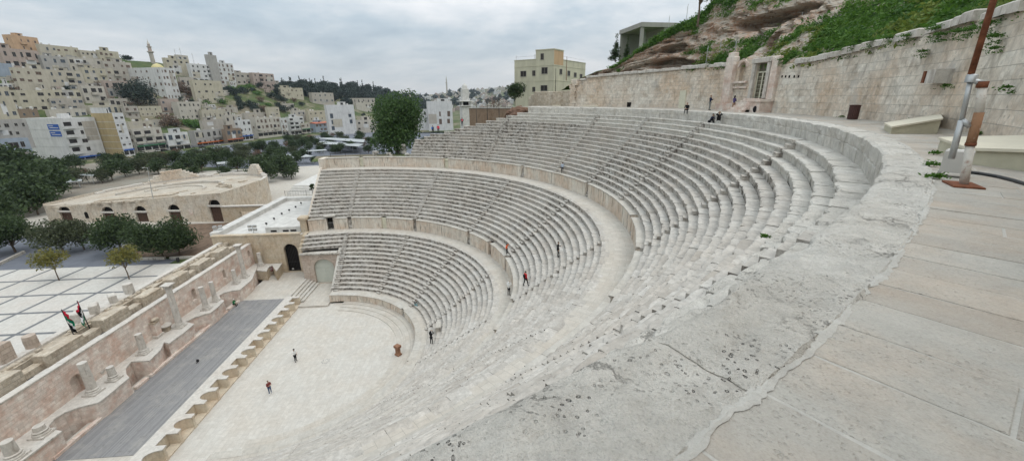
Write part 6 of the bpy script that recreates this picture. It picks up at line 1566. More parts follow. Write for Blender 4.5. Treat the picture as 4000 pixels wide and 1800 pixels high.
def house(label, x0, xc, x1, top, base, col, floors, bays, wbays=0, yaw=-14, d=None, cat='house', ww=.46, wh=.46, depth=None, balc=None, wtop=0, shop=False, group=None, tanks=0, stair=False, parapet=.7, arch=False, skip=(), name='house', awn=None, extra=5., wallw=None, onhill=None, blank_first=0):
    """box building: corner seen at pixel xc; its south face runs to x1, its west face back to x0"""
    ym = (top+base)/2
    if d is None:
        P, d = march(xc, base)
    else: P = atd(xc, base, d)
    y_ = math.radians(yaw); ux = np.array([math.cos(y_), math.sin(y_)]); uy = np.array([-math.sin(y_), math.cos(y_)])
    C0 = CAM[:2]+(P[:2]-CAM[:2])
    def meet(px, u):
        v = ray(px, ym)[:2]; A = np.array([[u[0], -v[0]], [u[1], -v[1]]]); b = CAM[:2]-C0
        try: s = np.linalg.solve(A, b); return s[0]
        except Exception: return 10.
    # correct the corner for perspective lean: use the ray at mid height
    v = ray(xc, ym)[:2]; v = v/np.linalg.norm(v); C0 = CAM[:2]+v*d
    L = max(2.5, min(70, meet(x1, ux))); Dp = depth if depth else (max(3., min(40, meet(x0, uy))) if x0 < xc-2 else 9.)
    zt = float(atd(xc, top, d)[2]); zb = float(P[2]); H = zt-zb; zfoot = zb-extra
    h = thing(name, label, cat, (C0[0], C0[1], zb), group, y_)
    mat = wallmat(col, COLS[col]) if col in COLS else M[col]
    mb = MB(); mb.box(0, L, 0, Dp, zfoot-zb, H, 0, .4, None, 't'); t_ = .22
    pz = H-min(parapet, H*.12)
    mb.poly([(t_, t_, pz), (L-t_, t_, pz), (L-t_, Dp-t_, pz), (t_, Dp-t_, pz)])
    for a, b in (((0, 0), (L, t_)), ((0, Dp-t_), (L, Dp)), ((0, t_), (t_, Dp-t_)), ((L-t_, t_), (L, Dp-t_))):
        mb.poly([(a[0], a[1], H), (b[0], a[1], H), (b[0], b[1], H), (a[0], b[1], H)])
    for q in ([(t_, t_), (L-t_, t_)], [(L-t_, t_), (L-t_, Dp-t_)], [(L-t_, Dp-t_), (t_, Dp-t_)], [(t_, Dp-t_), (t_, t_)]):
        mb.poly([(q[0][0], q[0][1], pz), (q[1][0], q[1][1], pz), (q[1][0], q[1][1], H), (q[0][0], q[0][1], H)])
    mb.build('wall', mat if wallw is None else [mat], h, local=True)
    if wallw:       # a differently painted blank side wall
        mb = MB(); mb.poly([(-.004, Dp, zfoot-zb), (-.004, 0, zfoot-zb), (-.004, 0, H), (-.004, Dp, H)]); mb.build('side_wall', wallmat(wallw, COLS[wallw]), h, local=True)
    fh = (H-parapet-wtop)/max(1, floors)
    if floors and (bays or wbays):
        bw_ = L/max(1, bays); wm = window_mesh(max(.5, min(2.6, bw_*ww)), fh*wh, arch); first = None
        def win(x, y, z, rz):
            nonlocal first
            if first is None: first = wm.build('window', [random.choice([M['glass'], M['glass'], M['glass2'], M['shut']]), M['frame']], h, local=True); o = first
            else: o = first.copy(); COL.objects.link(o); o.parent = h
            o.location = (x, y, z); o.rotation_euler.z = rz
            o.scale = (random.choice((1, 1, .7, 1.35, .55)), 1, random.choice((1, 1, .8, 1.15)))
        for f in range(floors):
            z = fh*(f+.56)
            if f < blank_first: continue
            for b in range(bays):
                if (f, b) in skip or (balc and (f, b) in balc): continue
                if random.random() < .13: continue
                win(bw_*(b+.5)+random.uniform(-.13, .13)*bw_, 0, z+random.uniform(-.06, .06)*fh, 0)
            for b in range(wbays):
                if random.random() < .2: continue
                win(0, Dp*(b+.5)/wbays, z, -PI/2)
        for (f, b) in (balc or []):
            mb = MB(); xa, xb = bw_*(b+.04), bw_*(b+.96); z = fh*f+.1
            mb.box(xa, xb, -1.2, .0, z, z+.15); mb.box(xa, xb, -1.2, -1.08, z+.15, z+fh*.33); mb.box(xa, xa+.1, -1.08, 0, z+.15, z+fh*.33); mb.box(xb-.1, xb, -1.08, 0, z+.15, z+fh*.33); mb.build('balcony', mat, h, local=True)
            mb = MB(); mb.box(xa+.15*(xb-xa), xb-.15*(xb-xa), -.012, .05, z+.16, z+fh*.8); mb.build('balcony_door', M['glass'], h, local=True)
    if shop:
        mb = MB(); n_ = max(2, int(L/4.5)); 
        for k in range(n_): mb.box(L*k/n_+.35, L*(k+1)/n_-.35, -.03, .05, 0.05, 2.7)
        mb.build('shopfront', M['glass'], h, local=True)
        mb = MB(); mb.box(.2, L-.2, -.9, -.02, 2.85, 3.1); mb.box(.2, L-.2, -.95, -.9, 2.7, 3.5); mb.build('canopy', M[awn or 'frame'], h, local=True)
    elif awn:
        mb = MB(); mb.poly([(-.3, -1.2, H-.5), (L+.3, -1.2, H-.5), (L+.3, Dp*.45, H+.9), (-.3, Dp*.45, H+.9)]); mb.poly([(L+.3, Dp+.3, H-.3), (-.3, Dp+.3, H-.3), (-.3, Dp*.45, H+.9), (L+.3, Dp*.45, H+.9)]); mb.poly([(-.3, -1.2, H-.5), (-.3, Dp*.45, H+.9), (-.3, Dp+.3, H-.3)]); mb.poly([(L+.3, -1.2, H-.5), (L+.3, Dp+.3, H-.3), (L+.3, Dp*.45, H+.9)]); mb.build('roof', M[awn], h, local=True)
    if floors >= 4 and cat != 'mosque':
        mb = MB()
        for f in range(1, floors): mb.box(-.12, L+.02, -.12, .05, fh*f-.12, fh*f+.06); mb.box(-.12, .05, .05, Dp, fh*f-.12, fh*f+.06)
        mb.build('floor_bands', mat, h, local=True)
    for q_ in range(random.choice((0, 1, 1, 2)) if L > 6 else 0):      # patched plaster
        xa = random.uniform(0, .7)*L; xb = min(L-.05, xa+random.uniform(.15, .4)*L); za = random.uniform(0, .6)*H; mb = MB(); mb.box(xa+.05, xb, -.006, .05, za, min(H-.3, za+random.uniform(.2, .45)*H)); mb.build('plaster_patch', wallmat(*random.choice([(k_, COLS[k_]) for k_ in ('pale', 'grey', 'stone', 'cream', 'white')])), h, local=True)
    if random.random() < .6 and L > 5 and not stair and cat != 'mosque':      # room on the roof
        xa = random.uniform(.05, .5)*L; wd = random.uniform(.25, .45)*L; y0_ = random.uniform(.25, .5)*Dp; hr = random.uniform(1.8, 3.2)
        mb = MB(); mb.box(xa, xa+wd, y0_, Dp-.3, pz, H+hr); mb.box(xa-.15, xa+wd+.15, y0_-.3, Dp-.2, H+hr, H+hr+.18); mb.build('roof_room', mat, h, local=True)
        mb = MB(); mb.box(xa+wd*.3, xa+wd*.65, y0_-.02, y0_+.05, pz+.6, H+hr-.6); mb.build('window', M['glass'], h, local=True)
    if floors and bays and random.random() < .5 and not balc and floors > 1:
        f = random.randrange(1, floors); b = random.randrange(bays); xa, xb = bw_*(b+.05), bw_*min(bays, b+random.choice((1, 2)))-.1; z = fh*f+.1
        mb = MB(); mb.box(xa, xb, -1.1, .0, z, z+.15); mb.box(xa, xb, -1.1, -1., z+.15, z+fh*.3); mb.build('balcony', mat, h, local=True)
    if stair:
        mb = MB(); mb.box(L*.5, L*.5+min(4, L*.4), Dp*.4, Dp*.4+3.5, pz, H+2.3); mb.build('stair_tower', mat, h, local=True)
    for k in range(tanks): TANKS.append((C0+ux*L*random.uniform(.15, .85)+uy*Dp*random.uniform(.2, .7), zb+pz))
    h['_L'] = float(L); h['_D'] = float(Dp); h['_H'] = float(H)
    return h
TANKS = []
random.seed(77)
H_ = house
# --- street row
S2 = H_('white block with two blue banners on its blank side wall and balconies', 112, 262, 398, 462, 640, 'white', 5, 3, 0, -16, 352, 'apartment block', .66, .42, wtop=.3, shop=True, awn='awnblue', tanks=3, wallw='white', balc=[(f, 0) for f in range(1, 5)], stair=True, parapet=1.)
mb = MB(); D_ = S2['_D']; Hh = S2['_H']
for k, (za, zb_) in enumerate([(.75, .87), (.60, .72)]):
    mb = MB(); mb.box(-.14, -.01, D_*.08, D_*.36, Hh*za, Hh*zb_); o = mb.build('banner', M['awnblue'], S2, local=True)
    mb = MB(); mb.box(-.155, -.142, D_*.22, D_*.34, Hh*(za+.075), Hh*(za+.09)); mb.box(-.155, -.142, D_*.10, D_*.32, Hh*(za+.035), Hh*(za+.05)); mb.build('lettering', M['white'], o, local=True)
S3 = H_('narrow white block with a blank ochre side wall', 380, 462, 505, 442, 608, 'white', 6, 2, 0, -16, 350, 'apartment block', .34, .22, wtop=.5, shop=True, awn='awnblue', wallw='tan', tanks=2)
H_('pale house with long balconies above a green shop awning', 500, 525, 642, 505, 592, 'pale', 3, 3, 1, -16, 362, 'house', .6, .5, shop=True, awn='awngreen', balc=[(1, 0), (1, 1), (1, 2), (2, 0), (2, 1)], tanks=2)
H_('grey low block between the balcony house and the orange awning', 640, 655, 742, 522, 590, 'white', 2, 3, 1, -16, 372, 'house', .5, .5, shop=True, balc=[(1, 1)], tanks=3)
H_('two-storey shop house with orange and blue awnings', 742, 765, 872, 512, 577, 'grey', 2, 5, 0, -16, 395, 'shop house', .35, .55, shop=True, awn='awnor', tanks=3)
H_('dark ruined shop house under a red canopy roof', 870, 885, 948, 505, 562, 'brown', 2, 3, 0, -16, 405, 'shop house', .6, .5, shop=True, awn='awnred')
H_('small white house with three windows over a blue shop sign', 925, 935, 984, 470, 548, 'white', 3, 3, 1, -14, 418, 'shop house', .4, .4, shop=True, awn='awnblue')
H_('long white three-storey block with many small windows', 980, 1003, 1098, 462, 534, 'pale', 3, 6, 1, -20, 432, 'apartment block', .45, .5, shop=True, tanks=4, balc=[(1, 0), (1, 4)])
H_('narrow white house wedged beside the long three-storey block', 1096, 1100, 1124, 462, 528, 'white', 3, 2, 0, -20, 450, 'house', .45, .5, shop=True, tanks=1)
H_('white house with stacked open balconies near the red roof', 1120, 1132, 1190, 458, 526, 'white', 4, 3, 0, -24, 462, 'house', .6, .5, shop=True, balc=[(1, 0), (1, 1), (2, 0), (2, 1), (3, 0)], tanks=1)
H_('low pale house with a green awning beside the red roof', 1170, 1178, 1212, 482, 518, 'pale', 2, 2, 0, -24, 470, 'house', .5, .5, shop=True, awn='awngreen')
H_('bluish house under a bright red hipped roof', 1205, 1232, 1290, 482, 516, 'bluegrey', 2, 4, 1, -28, 480, 'house', .5, .5, awn='awnred')
H_('large plain white stone block with two window columns', 1278, 1282, 1388, 411, 517, 'white', 4, 3, 0, -62, 440, 'office block', .62, .6, skip=[(f, 1) for f in range(5)]+[(3, 0), (3, 2)], tanks=3, wtop=.5, depth=14)
H_('low white annex right of the large white stone block', 1386, 1390, 1470, 470, 518, 'pale', 2, 3, 0, -62, 450, 'house', .3, .3, depth=10)
H_('white stone block with brown window strip beyond the pine', 1665, 1672, 1768, 396, 492, 'white', 3, 3, 0, -80, 420, 'office block', .5, .6, skip=[(f, 0) for f in range(4)]+[(2, 1), (2, 2)], tanks=2, depth=16, wtop=1.)
H_('lower wing of the white block beyond the pine', 1628, 1630, 1672, 428, 490, 'white', 2, 2, 0, -80, 425, 'office block', .3, .3, depth=12)
H_('pale yellow house cut by the left edge of the photo', -60, -30, 57, 338, 470, 'yellow', 3, 3, 0, -14, 300, 'house', .35, .35, tanks=1)
H_('low grey house below the pale yellow one at the left edge', -60, -20, 116, 470, 545, 'grey', 2, 4, 0, -14, 290, 'house', .5, .4, shop=False, tanks=2)
H_('low bluish shop row at the left edge behind the dark trees', -60, -20, 130, 548, 640, 'bluegrey', 2, 3, 0, -14, 280, 'shop house', .6, .5, shop=True)
# --- hill above the street
H_('long beige terrace house with blank white roof edge below the yellow block', 180, 195, 342, 428, 468, 'pale', 1, 5, 0, -10, None, 'house', .4, .4, tanks=3)
H_('brown low stone house with a green side at the left', 58, 70, 152, 426, 468, 'brown', 1, 2, 0, -12, None, 'house', .3, .3, tanks=2)
H_('cream row house with white garage doors above the ochre wall', 337, 350, 486, 412, 452, 'cream', 1, 6, 0, -12, None, 'house', .45, .6, tanks=2)
H_('small ruined house with dark windows left of the big garden tree foot', 480, 488, 542, 415, 462, 'stone', 2, 2, 0, -14, None, 'house', .4, .4)
H_('long low yellowish house under the big dark garden tree', 536, 545, 634, 416, 458, 'yellow', 2, 5, 0, -14, None, 'house', .25, .3)
H_('narrow pinkish stacked house right of the big garden tree', 625, 632, 702, 386, 442, 'pink', 2, 3, 0, -14, None, 'house', .35, .4)
H_('cream house with awning terrace above the balcony house', 495, 505, 602, 476, 512, 'cream', 1, 4, 0, -14, 380, 'house', .4, .4, tanks=2)
H_('yellow apartment house at the left with two long rows of shaded windows', 40, 78, 214, 352, 440, 'yellow', 3, 4, 1, -8, None, 'apartment block', .62, .38, tanks=2, parapet=.5, balc=[(0, 2)])
H_('pale yellow upper house stepping back above the long rows of shaded windows', 52, 66, 206, 264, 360, 'cream', 3, 4, 1, -8, None, 'apartment block', .5, .34, tanks=2)
H_('yellow house with a dark open balcony stack in the middle of the slope', 172, 184, 322, 350, 418, 'yellow', 2, 5, 0, -13, None, 'apartment block', .58, .42, balc=[(1, 0), (0, 1), (1, 3)], tanks=2)
H_('pale upper house with two dark balconies above the balcony stack', 178, 188, 330, 272, 358, 'cream', 3, 4, 0, -10, None, 'apartment block', .5, .4, balc=[(1, 2), (2, 2)], tanks=2)
H_('pale house with big windows right of the balcony stack', 318, 326, 414, 335, 404, 'pale', 2, 3, 0, -14, None, 'apartment block', .62, .45, tanks=1, balc=[(1, 1)])
H_('yellow upper house right of the one with two dark balconies', 324, 330, 420, 264, 345, 'yellow', 3, 3, 0, -11, None, 'apartment block', .5, .38, tanks=1)
H_('pinkish grey lower house left of the garden tree', 404, 414, 512, 315, 388, 'pink', 2, 4, 0, -16, None, 'apartment block', .55, .42, balc=[(1, 2), (0, 0)], tanks=1)
H_('pinkish grey upper house left of the mosque', 402, 412, 520, 238, 325, 'stone', 3, 4, 0, -13, None, 'apartment block', .48, .38, balc=[(1, 1)], tanks=2)
H_('orange plastered house topmost at the left skyline', 18, 50, 152, 136, 200, 'orange', 2, 4, 1, -6, None, 'house', .28, .3, tanks=2)
H_('long greyish block with balconies below the orange skyline house', -40, 10, 158, 186, 268, 'pink', 2, 5, 0, -8, None, 'apartment block', .42, .45, balc=[(1, 3), (0, 1)])
H_('narrow pale house stepping down right of the orange one', 148, 158, 222, 172, 232, 'cream', 2, 3, 0, -10, None, 'house', .35, .4, tanks=2)
H_('ochre house with flat roof on the left skyline', 204, 215, 310, 178, 236, 'yellow', 2, 3, 0, -12, None, 'house', .3, .3, tanks=1)
H_('pale yellow house with dark eaves on the skyline', 308, 318, 386, 196, 242, 'cream', 2, 4, 0, -12, None, 'house', .4, .35, tanks=1)
H_('yellow house with four big windows on the skyline', 382, 390, 466, 196, 246, 'yellow', 2, 4, 0, -12, None, 'house', .5, .4)
H_('grey house with white tarpaulin in the middle of the left slope', 158, 168, 268, 216, 285, 'grey', 2, 3, 0, -10, None, 'house', .4, .4, tanks=2)
H_('pale house with a long white awning band on the left slope', 262, 270, 398, 222, 282, 'pale', 2, 5, 0, -12, None, 'house', .4, .4, tanks=1)
H_('pale blue shed wall at the left edge of the slope', -50, -10, 52, 246, 300, 'bluegrey', 1, 0, 0, -6, None, 'house')
H_('stone house with small windows in the gap below the mosque tree', 415, 425, 500, 385, 420, 'stone', 1, 3, 0, -12, None, 'house', .4, .4)
H_('grey terrace house below the yellow balcony block', 190, 200, 330, 385, 432, 'stone', 2, 5, 0, -12, None, 'house', .45, .4, tanks=2)
# --- middle part of the hill
H_('yellowish house with bluish glass roof room right of the minaret', 640, 652, 742, 226, 296, 'yellow', 3, 4, 0, -14, None, 'house', .35, .35, tanks=1)
H_('pale tower house with aerials on the middle skyline', 688, 694, 738, 214, 262, 'pale', 2, 2, 0, -14, None, 'house', .35, .35)
H_('white four-storey house with red roof edges', 735, 748, 848, 248, 322, 'white', 4, 5, 0, -14, None, 'apartment block', .4, .4, awn=None, balc=[(3, 3), (2, 3)], tanks=1)
H_('tall slim windowless tower block beside the glass facade', 810, 822, 856, 214, 330, 'grey', 1, 0, 0, -14, None, 'office block')
H_('white office block with a grid of large blue-grey windows', 852, 856, 916, 244, 330, 'white', 5, 4, 0, -14, None, 'office block', .72, .62, parapet=1.)
H_('stone house stepping down beside the office block', 915, 922, 980, 282, 334, 'stone', 2, 3, 0, -16, None, 'house', .35, .35)
H_('pinkish four-window house ending the middle skyline', 976, 990, 1072, 284, 340, 'pink', 3, 4, 0, -18, None, 'apartment block', .4, .4, balc=[(1, 1), (2, 1)], tanks=1)
H_('stepped yellow house on the slope below the white one', 748, 760, 872, 312, 405, 'yellow', 3, 4, 0, -12, None, 'house', .25, .22)
H_('pinkish three-storey house above the brown bushes', 676, 700, 788, 398, 472, 'pale', 3, 5, 0, -14, None, 'house', .32, .35, tanks=2)
H_('pale yellow row house on the terrace wall', 780, 790, 886, 430, 478, 'cream', 1, 5, 0, -14, None, 'house', .25, .3, tanks=3)
H_('plain grey retaining house below the pale yellow row', 782, 792, 875, 470, 503, 'stone', 1, 0, 0, -14, 425, 'house')
H_('low white-roofed house with a pale blue tank', 872, 880, 948, 450, 484, 'pale', 1, 3, 0, -14, 440, 'house', .3, .4, tanks=3)
H_('low stone house with two square windows above the long block', 945, 955, 1048, 442, 468, 'stone', 1, 4, 0, -16, 455, 'house', .3, .4, tanks=3)
H_('small ochre house standing alone under the rocks', 1040, 1048, 1092, 420, 458, 'yellow', 2, 2, 0, -16, 470, 'house', .22, .25)
H_('yellow house with long roof terrace at the hill shoulder', 1088, 1100, 1184, 342, 384, 'yellow', 2, 5, 1, -20, None, 'house', .3, .3, tanks=3)
H_('small dark-roofed house at the edge of the forest', 1070, 1076, 1108, 322, 350, 'stone', 1, 2, 0, -18, None, 'house', .5, .4)
H_('pale house with ruined balcony below the forest', 1208, 1220, 1304, 362, 404, 'stone', 2, 4, 0, -24, None, 'house', .3, .3, tanks=2)
H_('low stone house with dark windows beside the yellow one', 1136, 1144, 1194, 432, 460, 'pale', 1, 3, 0, -20, 500, 'house', .35, .4, tanks=1)
H_('ochre house above the red hipped roof', 1194, 1206, 1284, 434, 476, 'yellow', 2, 4, 0, -24, 505, 'house', .3, .3, tanks=2)
H_('long low house with terrace wall below the forest', 1345, 1355, 1468, 384, 408, 'stone', 1, 6, 0, -30, None, 'house', .4, .4)
H_('stone house half hidden behind the big white block', 1385, 1392, 1452, 402, 428, 'pale', 1, 4, 0, -30, None, 'house', .3, .4)
H_('domed red-roofed house among the forest trees', 1258, 1264, 1302, 340, 360, 'pink', 1, 2, 0, -24, None, 'house', .4, .4, awn='awnred')
for i, (x0, x1, t_, b_, c_) in enumerate([(60, 130, 292, 330, 'grey'), (520, 600, 300, 340, 'stone'), (700, 760, 300, 345, 'stone'), (560, 640, 470, 498, 'stone'), (640, 700, 455, 490, 'pale'), (1100, 1150, 405, 430, 'stone'), (870, 930, 420, 448, 'stone'), (30, 110, 400, 440, 'pale'), (420, 500, 345, 390, 'grey')]):
    H_(['grey', 'weathered', 'plain', 'low', 'small pale', 'square', 'walled', 'narrow pale', 'shabby grey'][i]+' filler house on the slope '+['left of the yellow blocks', 'behind the garden tree', 'under the middle skyline', 'above the shop row', 'beside the brown bushes', 'below the hill shoulder', 'behind the white-roofed one', 'above the brown stone house', 'below the pinkish grey block'][i], x0, x0+6, x1, t_, b_, c_, 1, 3, 0, -14, None, 'house', .35, .4)
# --- mosque
ms = H_('white mosque block with a row of arched windows on top', 512, 640, 694, 264, 392, 'white', 5, 4, 6, -14, None, 'mosque', .38, .42, arch=True, name='mosque', parapet=.8)
P = np.array(ms.location); mb = MB(); mb.lathe([(5.2, 0), (5.0, .7), (4.3, 2.0), (2.9, 3.3), (1.3, 4.1), (.1, 4.5)], (6, 9, ms['_H']-.4), 20); M['dome'] = plain('pale_yellow_dome', (.52,.45,.22), .6, .1, 1.); mb.build('dome', M['dome'], ms, local=True, smooth=True)
Pm, dm = march(598, 262); Pm = atd(600, 250, dm+12); hh = float(atd(588, 152, dm+12)[2]-Pm[2])
mn = thing('minaret', 'slim stone minaret with two galleries rising behind the dome', 'minaret', (Pm[0], Pm[1], Pm[2]-8)); s = hh/26
mb = MB(); mb.lathe([(2.1*s, 0), (2.0*s, 8+11*s), (1.95*s, 8+11.1*s)], n=8); mb.build('lower_shaft', wallmat('stone', COLS['stone']), mn, local=True)
mb = MB(); mb.lathe([(1.9*s, 8+11*s), (3.1*s, 8+12*s), (3.1*s, 8+12.9*s), (2.0*s, 8+13*s)], n=8); mb.lathe([(1.7*s, 8+16.8*s), (2.4*s, 8+17.4*s), (2.4*s, 8+18*s), (1.6*s, 8+18.1*s)], n=8); mb.build('galleries', wallmat('stone', COLS['stone']), mn, local=True)
mb = MB(); mb.lathe([(1.75*s, 8+12.9*s), (1.65*s, 8+17*s)], n=8); mb.lathe([(1.3*s, 8+18*s), (1.25*s, 8+20*s)], n=8); mb.build('upper_shaft', wallmat('pink', COLS['pink']), mn, local=True)
mb = MB(); mb.lathe([(1.5*s, 8+20*s), (.8*s, 8+22*s), (.15*s, 8+24*s), (.05*s, 8+26*s)], n=8); mb.build('spire', M['marble'], mn, local=True)
# white tower beyond the seats
Pt = atd(1820, 470, 235); wt_ = thing('white_tower', 'white square tower with a roofed gallery beyond the seats', 'tower', (Pt[0], Pt[1], Pt[2]-6)); k = 1/FPX*235*1.02
hb2 = float(atd(1820, 395, 235)[2]-Pt[2])+6
mb = MB(); mb.bbox((0, 0, 0), (34*k, 34*k, hb2-18*k), .3, .05); mb.build('lower_body', M['white'], wt_, local=True)
mb = MB(); mb.bbox((0, 0, hb2-18*k), (44*k, 44*k, 3*k), .3, .05)
for sx_ in (-1, 1):
    for sy_ in (-1, 1): a = .3; q = 15*k; mb.bbox(((sx_*math.cos(a)-sy_*math.sin(a))*q, (sx_*math.sin(a)+sy_*math.cos(a))*q, hb2-15*k), (5*k, 5*k, 13*k), a, .03)
mb.build('gallery', M['white'], wt_, local=True)
mb = MB(); mb.bbox((0, 0, hb2-15*k), (20*k, 20*k, 13*k), .3, .03); mb.build('gallery_core', M['dark'], wt_, local=True)
mb = MB(); mb.bbox((0, 0, hb2-2*k), (50*k, 50*k, 3*k), .3, .1); mb.bbox((0, 0, hb2+1*k), (24*k, 24*k, 40*k), .3, .05); mb.lathe([(12*k, hb2+40*k), (9*k, hb2+52*k), (1*k, hb2+60*k)], n=8); mb.build('upper_body', M['white'], wt_, local=True)
# --- yellow house at the end of the terrace wall
yb = thing('yellow_house', 'pale yellow house with a stair tower behind the terrace wall end', 'house', (0, 0, 0))
dC = 128.; Cc = atd(2163, 300, dC); cdir = ray(2163, 300)[:2]; cdir /= np.linalg.norm(cdir); perp = np.array([cdir[1], -cdir[0]])
tl = math.radians(24); ul = -perp*math.cos(tl)+cdir*math.sin(tl); ur = perp*math.cos(math.radians(62))+cdir*math.sin(math.radians(62))
def lenfor(px, u):
    v = ray(px, 300)[:2]; A = np.array([[u[0], -v[0]], [u[1], -v[1]]]); return float(np.linalg.solve(A, CAM[:2]-Cc[:2])[0])
Ll, Lt, Lr, Ltr = lenfor(2008, ul), lenfor(2092, ul), lenfor(2288, ur), lenfor(2199, ur)
zz = lambda y: float(atd(2163, y, dC)[2])
yb.location = (Cc[0], Cc[1], zz(375)-4)
ym_ = wallmat('ylw', (.53,.505,.39)); zg = zz(375)-4
def yp(a, b, z): q = Cc[:2]+ul*a+ur*b; return (q[0], q[1], z)
def ybox(mb, a0, a1, b0, b1, z0, z1):
    mb.poly([yp(a1, b0, z0), yp(a0, b0, z0), yp(a0, b0, z1), yp(a1, b0, z1)]); mb.poly([yp(a0, b0, z0), yp(a0, b1, z0), yp(a0, b1, z1), yp(a0, b0, z1)]); mb.poly([yp(a0, b1, z0), yp(a1, b1, z0), yp(a1, b1, z1), yp(a0, b1, z1)]); mb.poly([yp(a1, b1, z0), yp(a1, b0, z0), yp(a1, b0, z1), yp(a1, b1, z1)]); mb.poly([yp(a0, b0, z1), yp(a0, b1, z1), yp(a1, b1, z1), yp(a1, b0, z1)]); mb.poly([yp(a0, b0, z0), yp(a1, b0, z0), yp(a1, b1, z0), yp(a0, b1, z0)])
mb = MB(); ybox(mb, .25, Ll, .25, Lr, zg, zz(228)); mb.build('wall', ym_, yb)
mb = MB(); ybox(mb, .0, Lt, .0, Ltr, zg, zz(194)); mb.build('stair_tower', ym_, yb)
M['oran'] = wallmat('orng', (.52,.36,.22)); mb = MB(); mb.poly([yp(-.006, .01, zz(252)), yp(-.006, Ltr-.01, zz(252)), yp(-.006, Ltr-.01, zz(196)), yp(-.006, .01, zz(196))]); mb.build('orange_panel', M['oran'], yb)
mb = MB()
for y in (313, 253): ybox(mb, -.08, Lt+.05, -.08, Ltr+.05, zz(y+3), zz(y)); ybox(mb, .18, Ll+.05, .18, Lr+.05, zz(y+3)-.02, zz(y)-.02)
ybox(mb, -.12, Lt+.1, -.12, Ltr+.1, zz(194), zz(190)); ybox(mb, .15, Ll+.1, .15, Lr+.1, zz(229), zz(226.5)); mb.build('floor_bands', ym_, yb)
for (u0, u1, b, za, zb_, wht) in [(.62, .83, 1, 294, 275, 1), (.36, .43, 1, 292, 274, 1)]: pass
def ywin(side, px, yc, w_, h_):
    if side == 'l': a = lenfor(px, ul); b = -.03 if a < Lt else .22; c = yp(a, b, zz(yc)+(a*.0)); u = ul
    else: bq = lenfor(px, ur); a = -.03 if bq < Ltr else .22; c = yp(a, bq, zz(yc)); u = ur
    ang = math.atan2(u[1], u[0]); nrm = np.array([-cdir[0], -cdir[1]])
    mb = window_mesh(w_, h_); o = mb.build('window', [M['glass'], M['frame']], yb, local=True)
    if side == 'l': ang += PI
    o.location = Vector(c)-Vector(yb.location); o.rotation_euler.z = ang
for px, y, w_, h_ in [(2043, 284, 1.9, 1.5), (2084, 283, 1.0, 1.4), (2127, 275, 1.9, 1.7), (2117, 219, .95, 1.6), (2126, 344, 2.1, 1.5), (2084, 348, .9, 1.3), (2040, 348, 1.6, 1.2)]: ywin('l', px, y, w_, h_)
for px, y, w_, h_ in [(2190, 278, 1.7, 1.4), (2224, 281, 1.8, 1.4), (2249, 285, 1.9, 1.3), (2272, 288, 1.9, 1.2)]: ywin('r', px, y, w_, h_)
mb = MB()
for a in (1., Ll*.5, Ll-.5): mb.tube([yp(a if a > Lt else Lt+.5, .6, zz(228)), yp(a if a > Lt else Lt+.5, .6, zz(228)+1.5)], .04, 5)
mb.tube([yp(Lt+.5, .6, zz(228)+1.0), yp(Ll-.3, .6, zz(228)+1.0)], .035, 5); mb.tube([yp(.6, Ltr+.3, zz(228)+1.0), yp(.6, Lr-.3, zz(228)+1.0)], .035, 5); mb.build('roof_railing', M['greymetal'], yb)
# rubble wall in front of it, brick boundary wall, dark pole
rw = thing('rubble_wall', 'low rounded rubble wall in front of the yellow house', 'wall', tuple(atz(2120, 405, TW)))
G0, G1 = np.array(pol(63., -36.5, TW)), np.array(pol(60.0, -48.6, TW)); mb = MB(); n_ = 14
for i in range(n_):
    p = G0+(G1-G0)*(i+.5)/n_; mb.bbox((p[0], p[1], TW-4), (np.linalg.norm(G1-G0)/n_+.02, 1., 4+3.0*(1-.35*max(0, (2-i)/2))), math.atan2(*(G1-G0)[[1, 0]]), .1, 0, random.random())
mb.build('wall_body', M['rubble'], rw)
A_, B_ = atd(1834, 424, 118), atd(1992, 421, 112); br = thing('boundary_wall', 'reddish brown block wall beyond the ruined tier end', 'wall', (A_[0], A_[1], A_[2]-8)); M['brickbrown'] = stone('brown_block_wall', (.30,.22,.16), (.28,.18,.12), (.1,.07,.05), stain=.4, brick=(.9,.35,.02), bump=.5, tonevar=0.)
mb = MB(); dv = B_-A_; mb.bbox(((A_[0]+B_[0])/2, (A_[1]+B_[1])/2, A_[2]-8), (math.hypot(dv[0], dv[1]), .5, 8), math.atan2(dv[1], dv[0]), .03); mb.build('wall_body', M['brickbrown'], br)
mb = MB(); mb.bbox(((A_[0]+B_[0])/2, (A_[1]+B_[1])/2, A_[2]), (math.hypot(dv[0], dv[1])+.3, .8, .2), math.atan2(dv[1], dv[0]), .03); mb.build('coping', M['concrete'], br)
mb = MB(); P = atd(2030, 425, 104)
for k in range(7): mb.blob((P[0]+random.gauss(0, 2.2), P[1]+random.gauss(0, 1.5), P[2]-1.6+random.random()*.6), random.uniform(1.2, 2.4), 3, .35, 1.4, 0, k*3., .5, .8)
M['earth'] = plain('brown_earth', (.17,.105,.075), .95, .35, 1.2, .1, bump=.8)
tag(mb.build('earth_mound', M['earth'], origin=P), 'brown earth mound where the tier ruins end under the wall', 'mound')
for i, (x, yt, yb_, d, lab, mt) in enumerate([(2168, 268, 412, 98, 'thin dark pole in front of the yellow house', 'blackmetal'), (2212, 222, 300, 112, 'rusty pointed pole beside the stair tower', 'rust'), (1904, 385, 470, 112, 'thin fence post on the boundary wall, middle', 'blackmetal'), (1862, 428, 475, 112, 'thin fence post on the boundary wall, leftmost', 'blackmetal'), (1950, 385, 462, 110, 'thin fence post on the boundary wall, rightmost', 'blackmetal')]):
    B = atd(x, yb_, d); h = float(atd(x, yt, d)[2]-B[2]); q = thing('post', lab, 'post', B); mb = MB(); mb.tube([(0, 0, -1), (0, 0, h)], [.09, .05], 6); mb.build('shaft', M[mt], q, local=True)
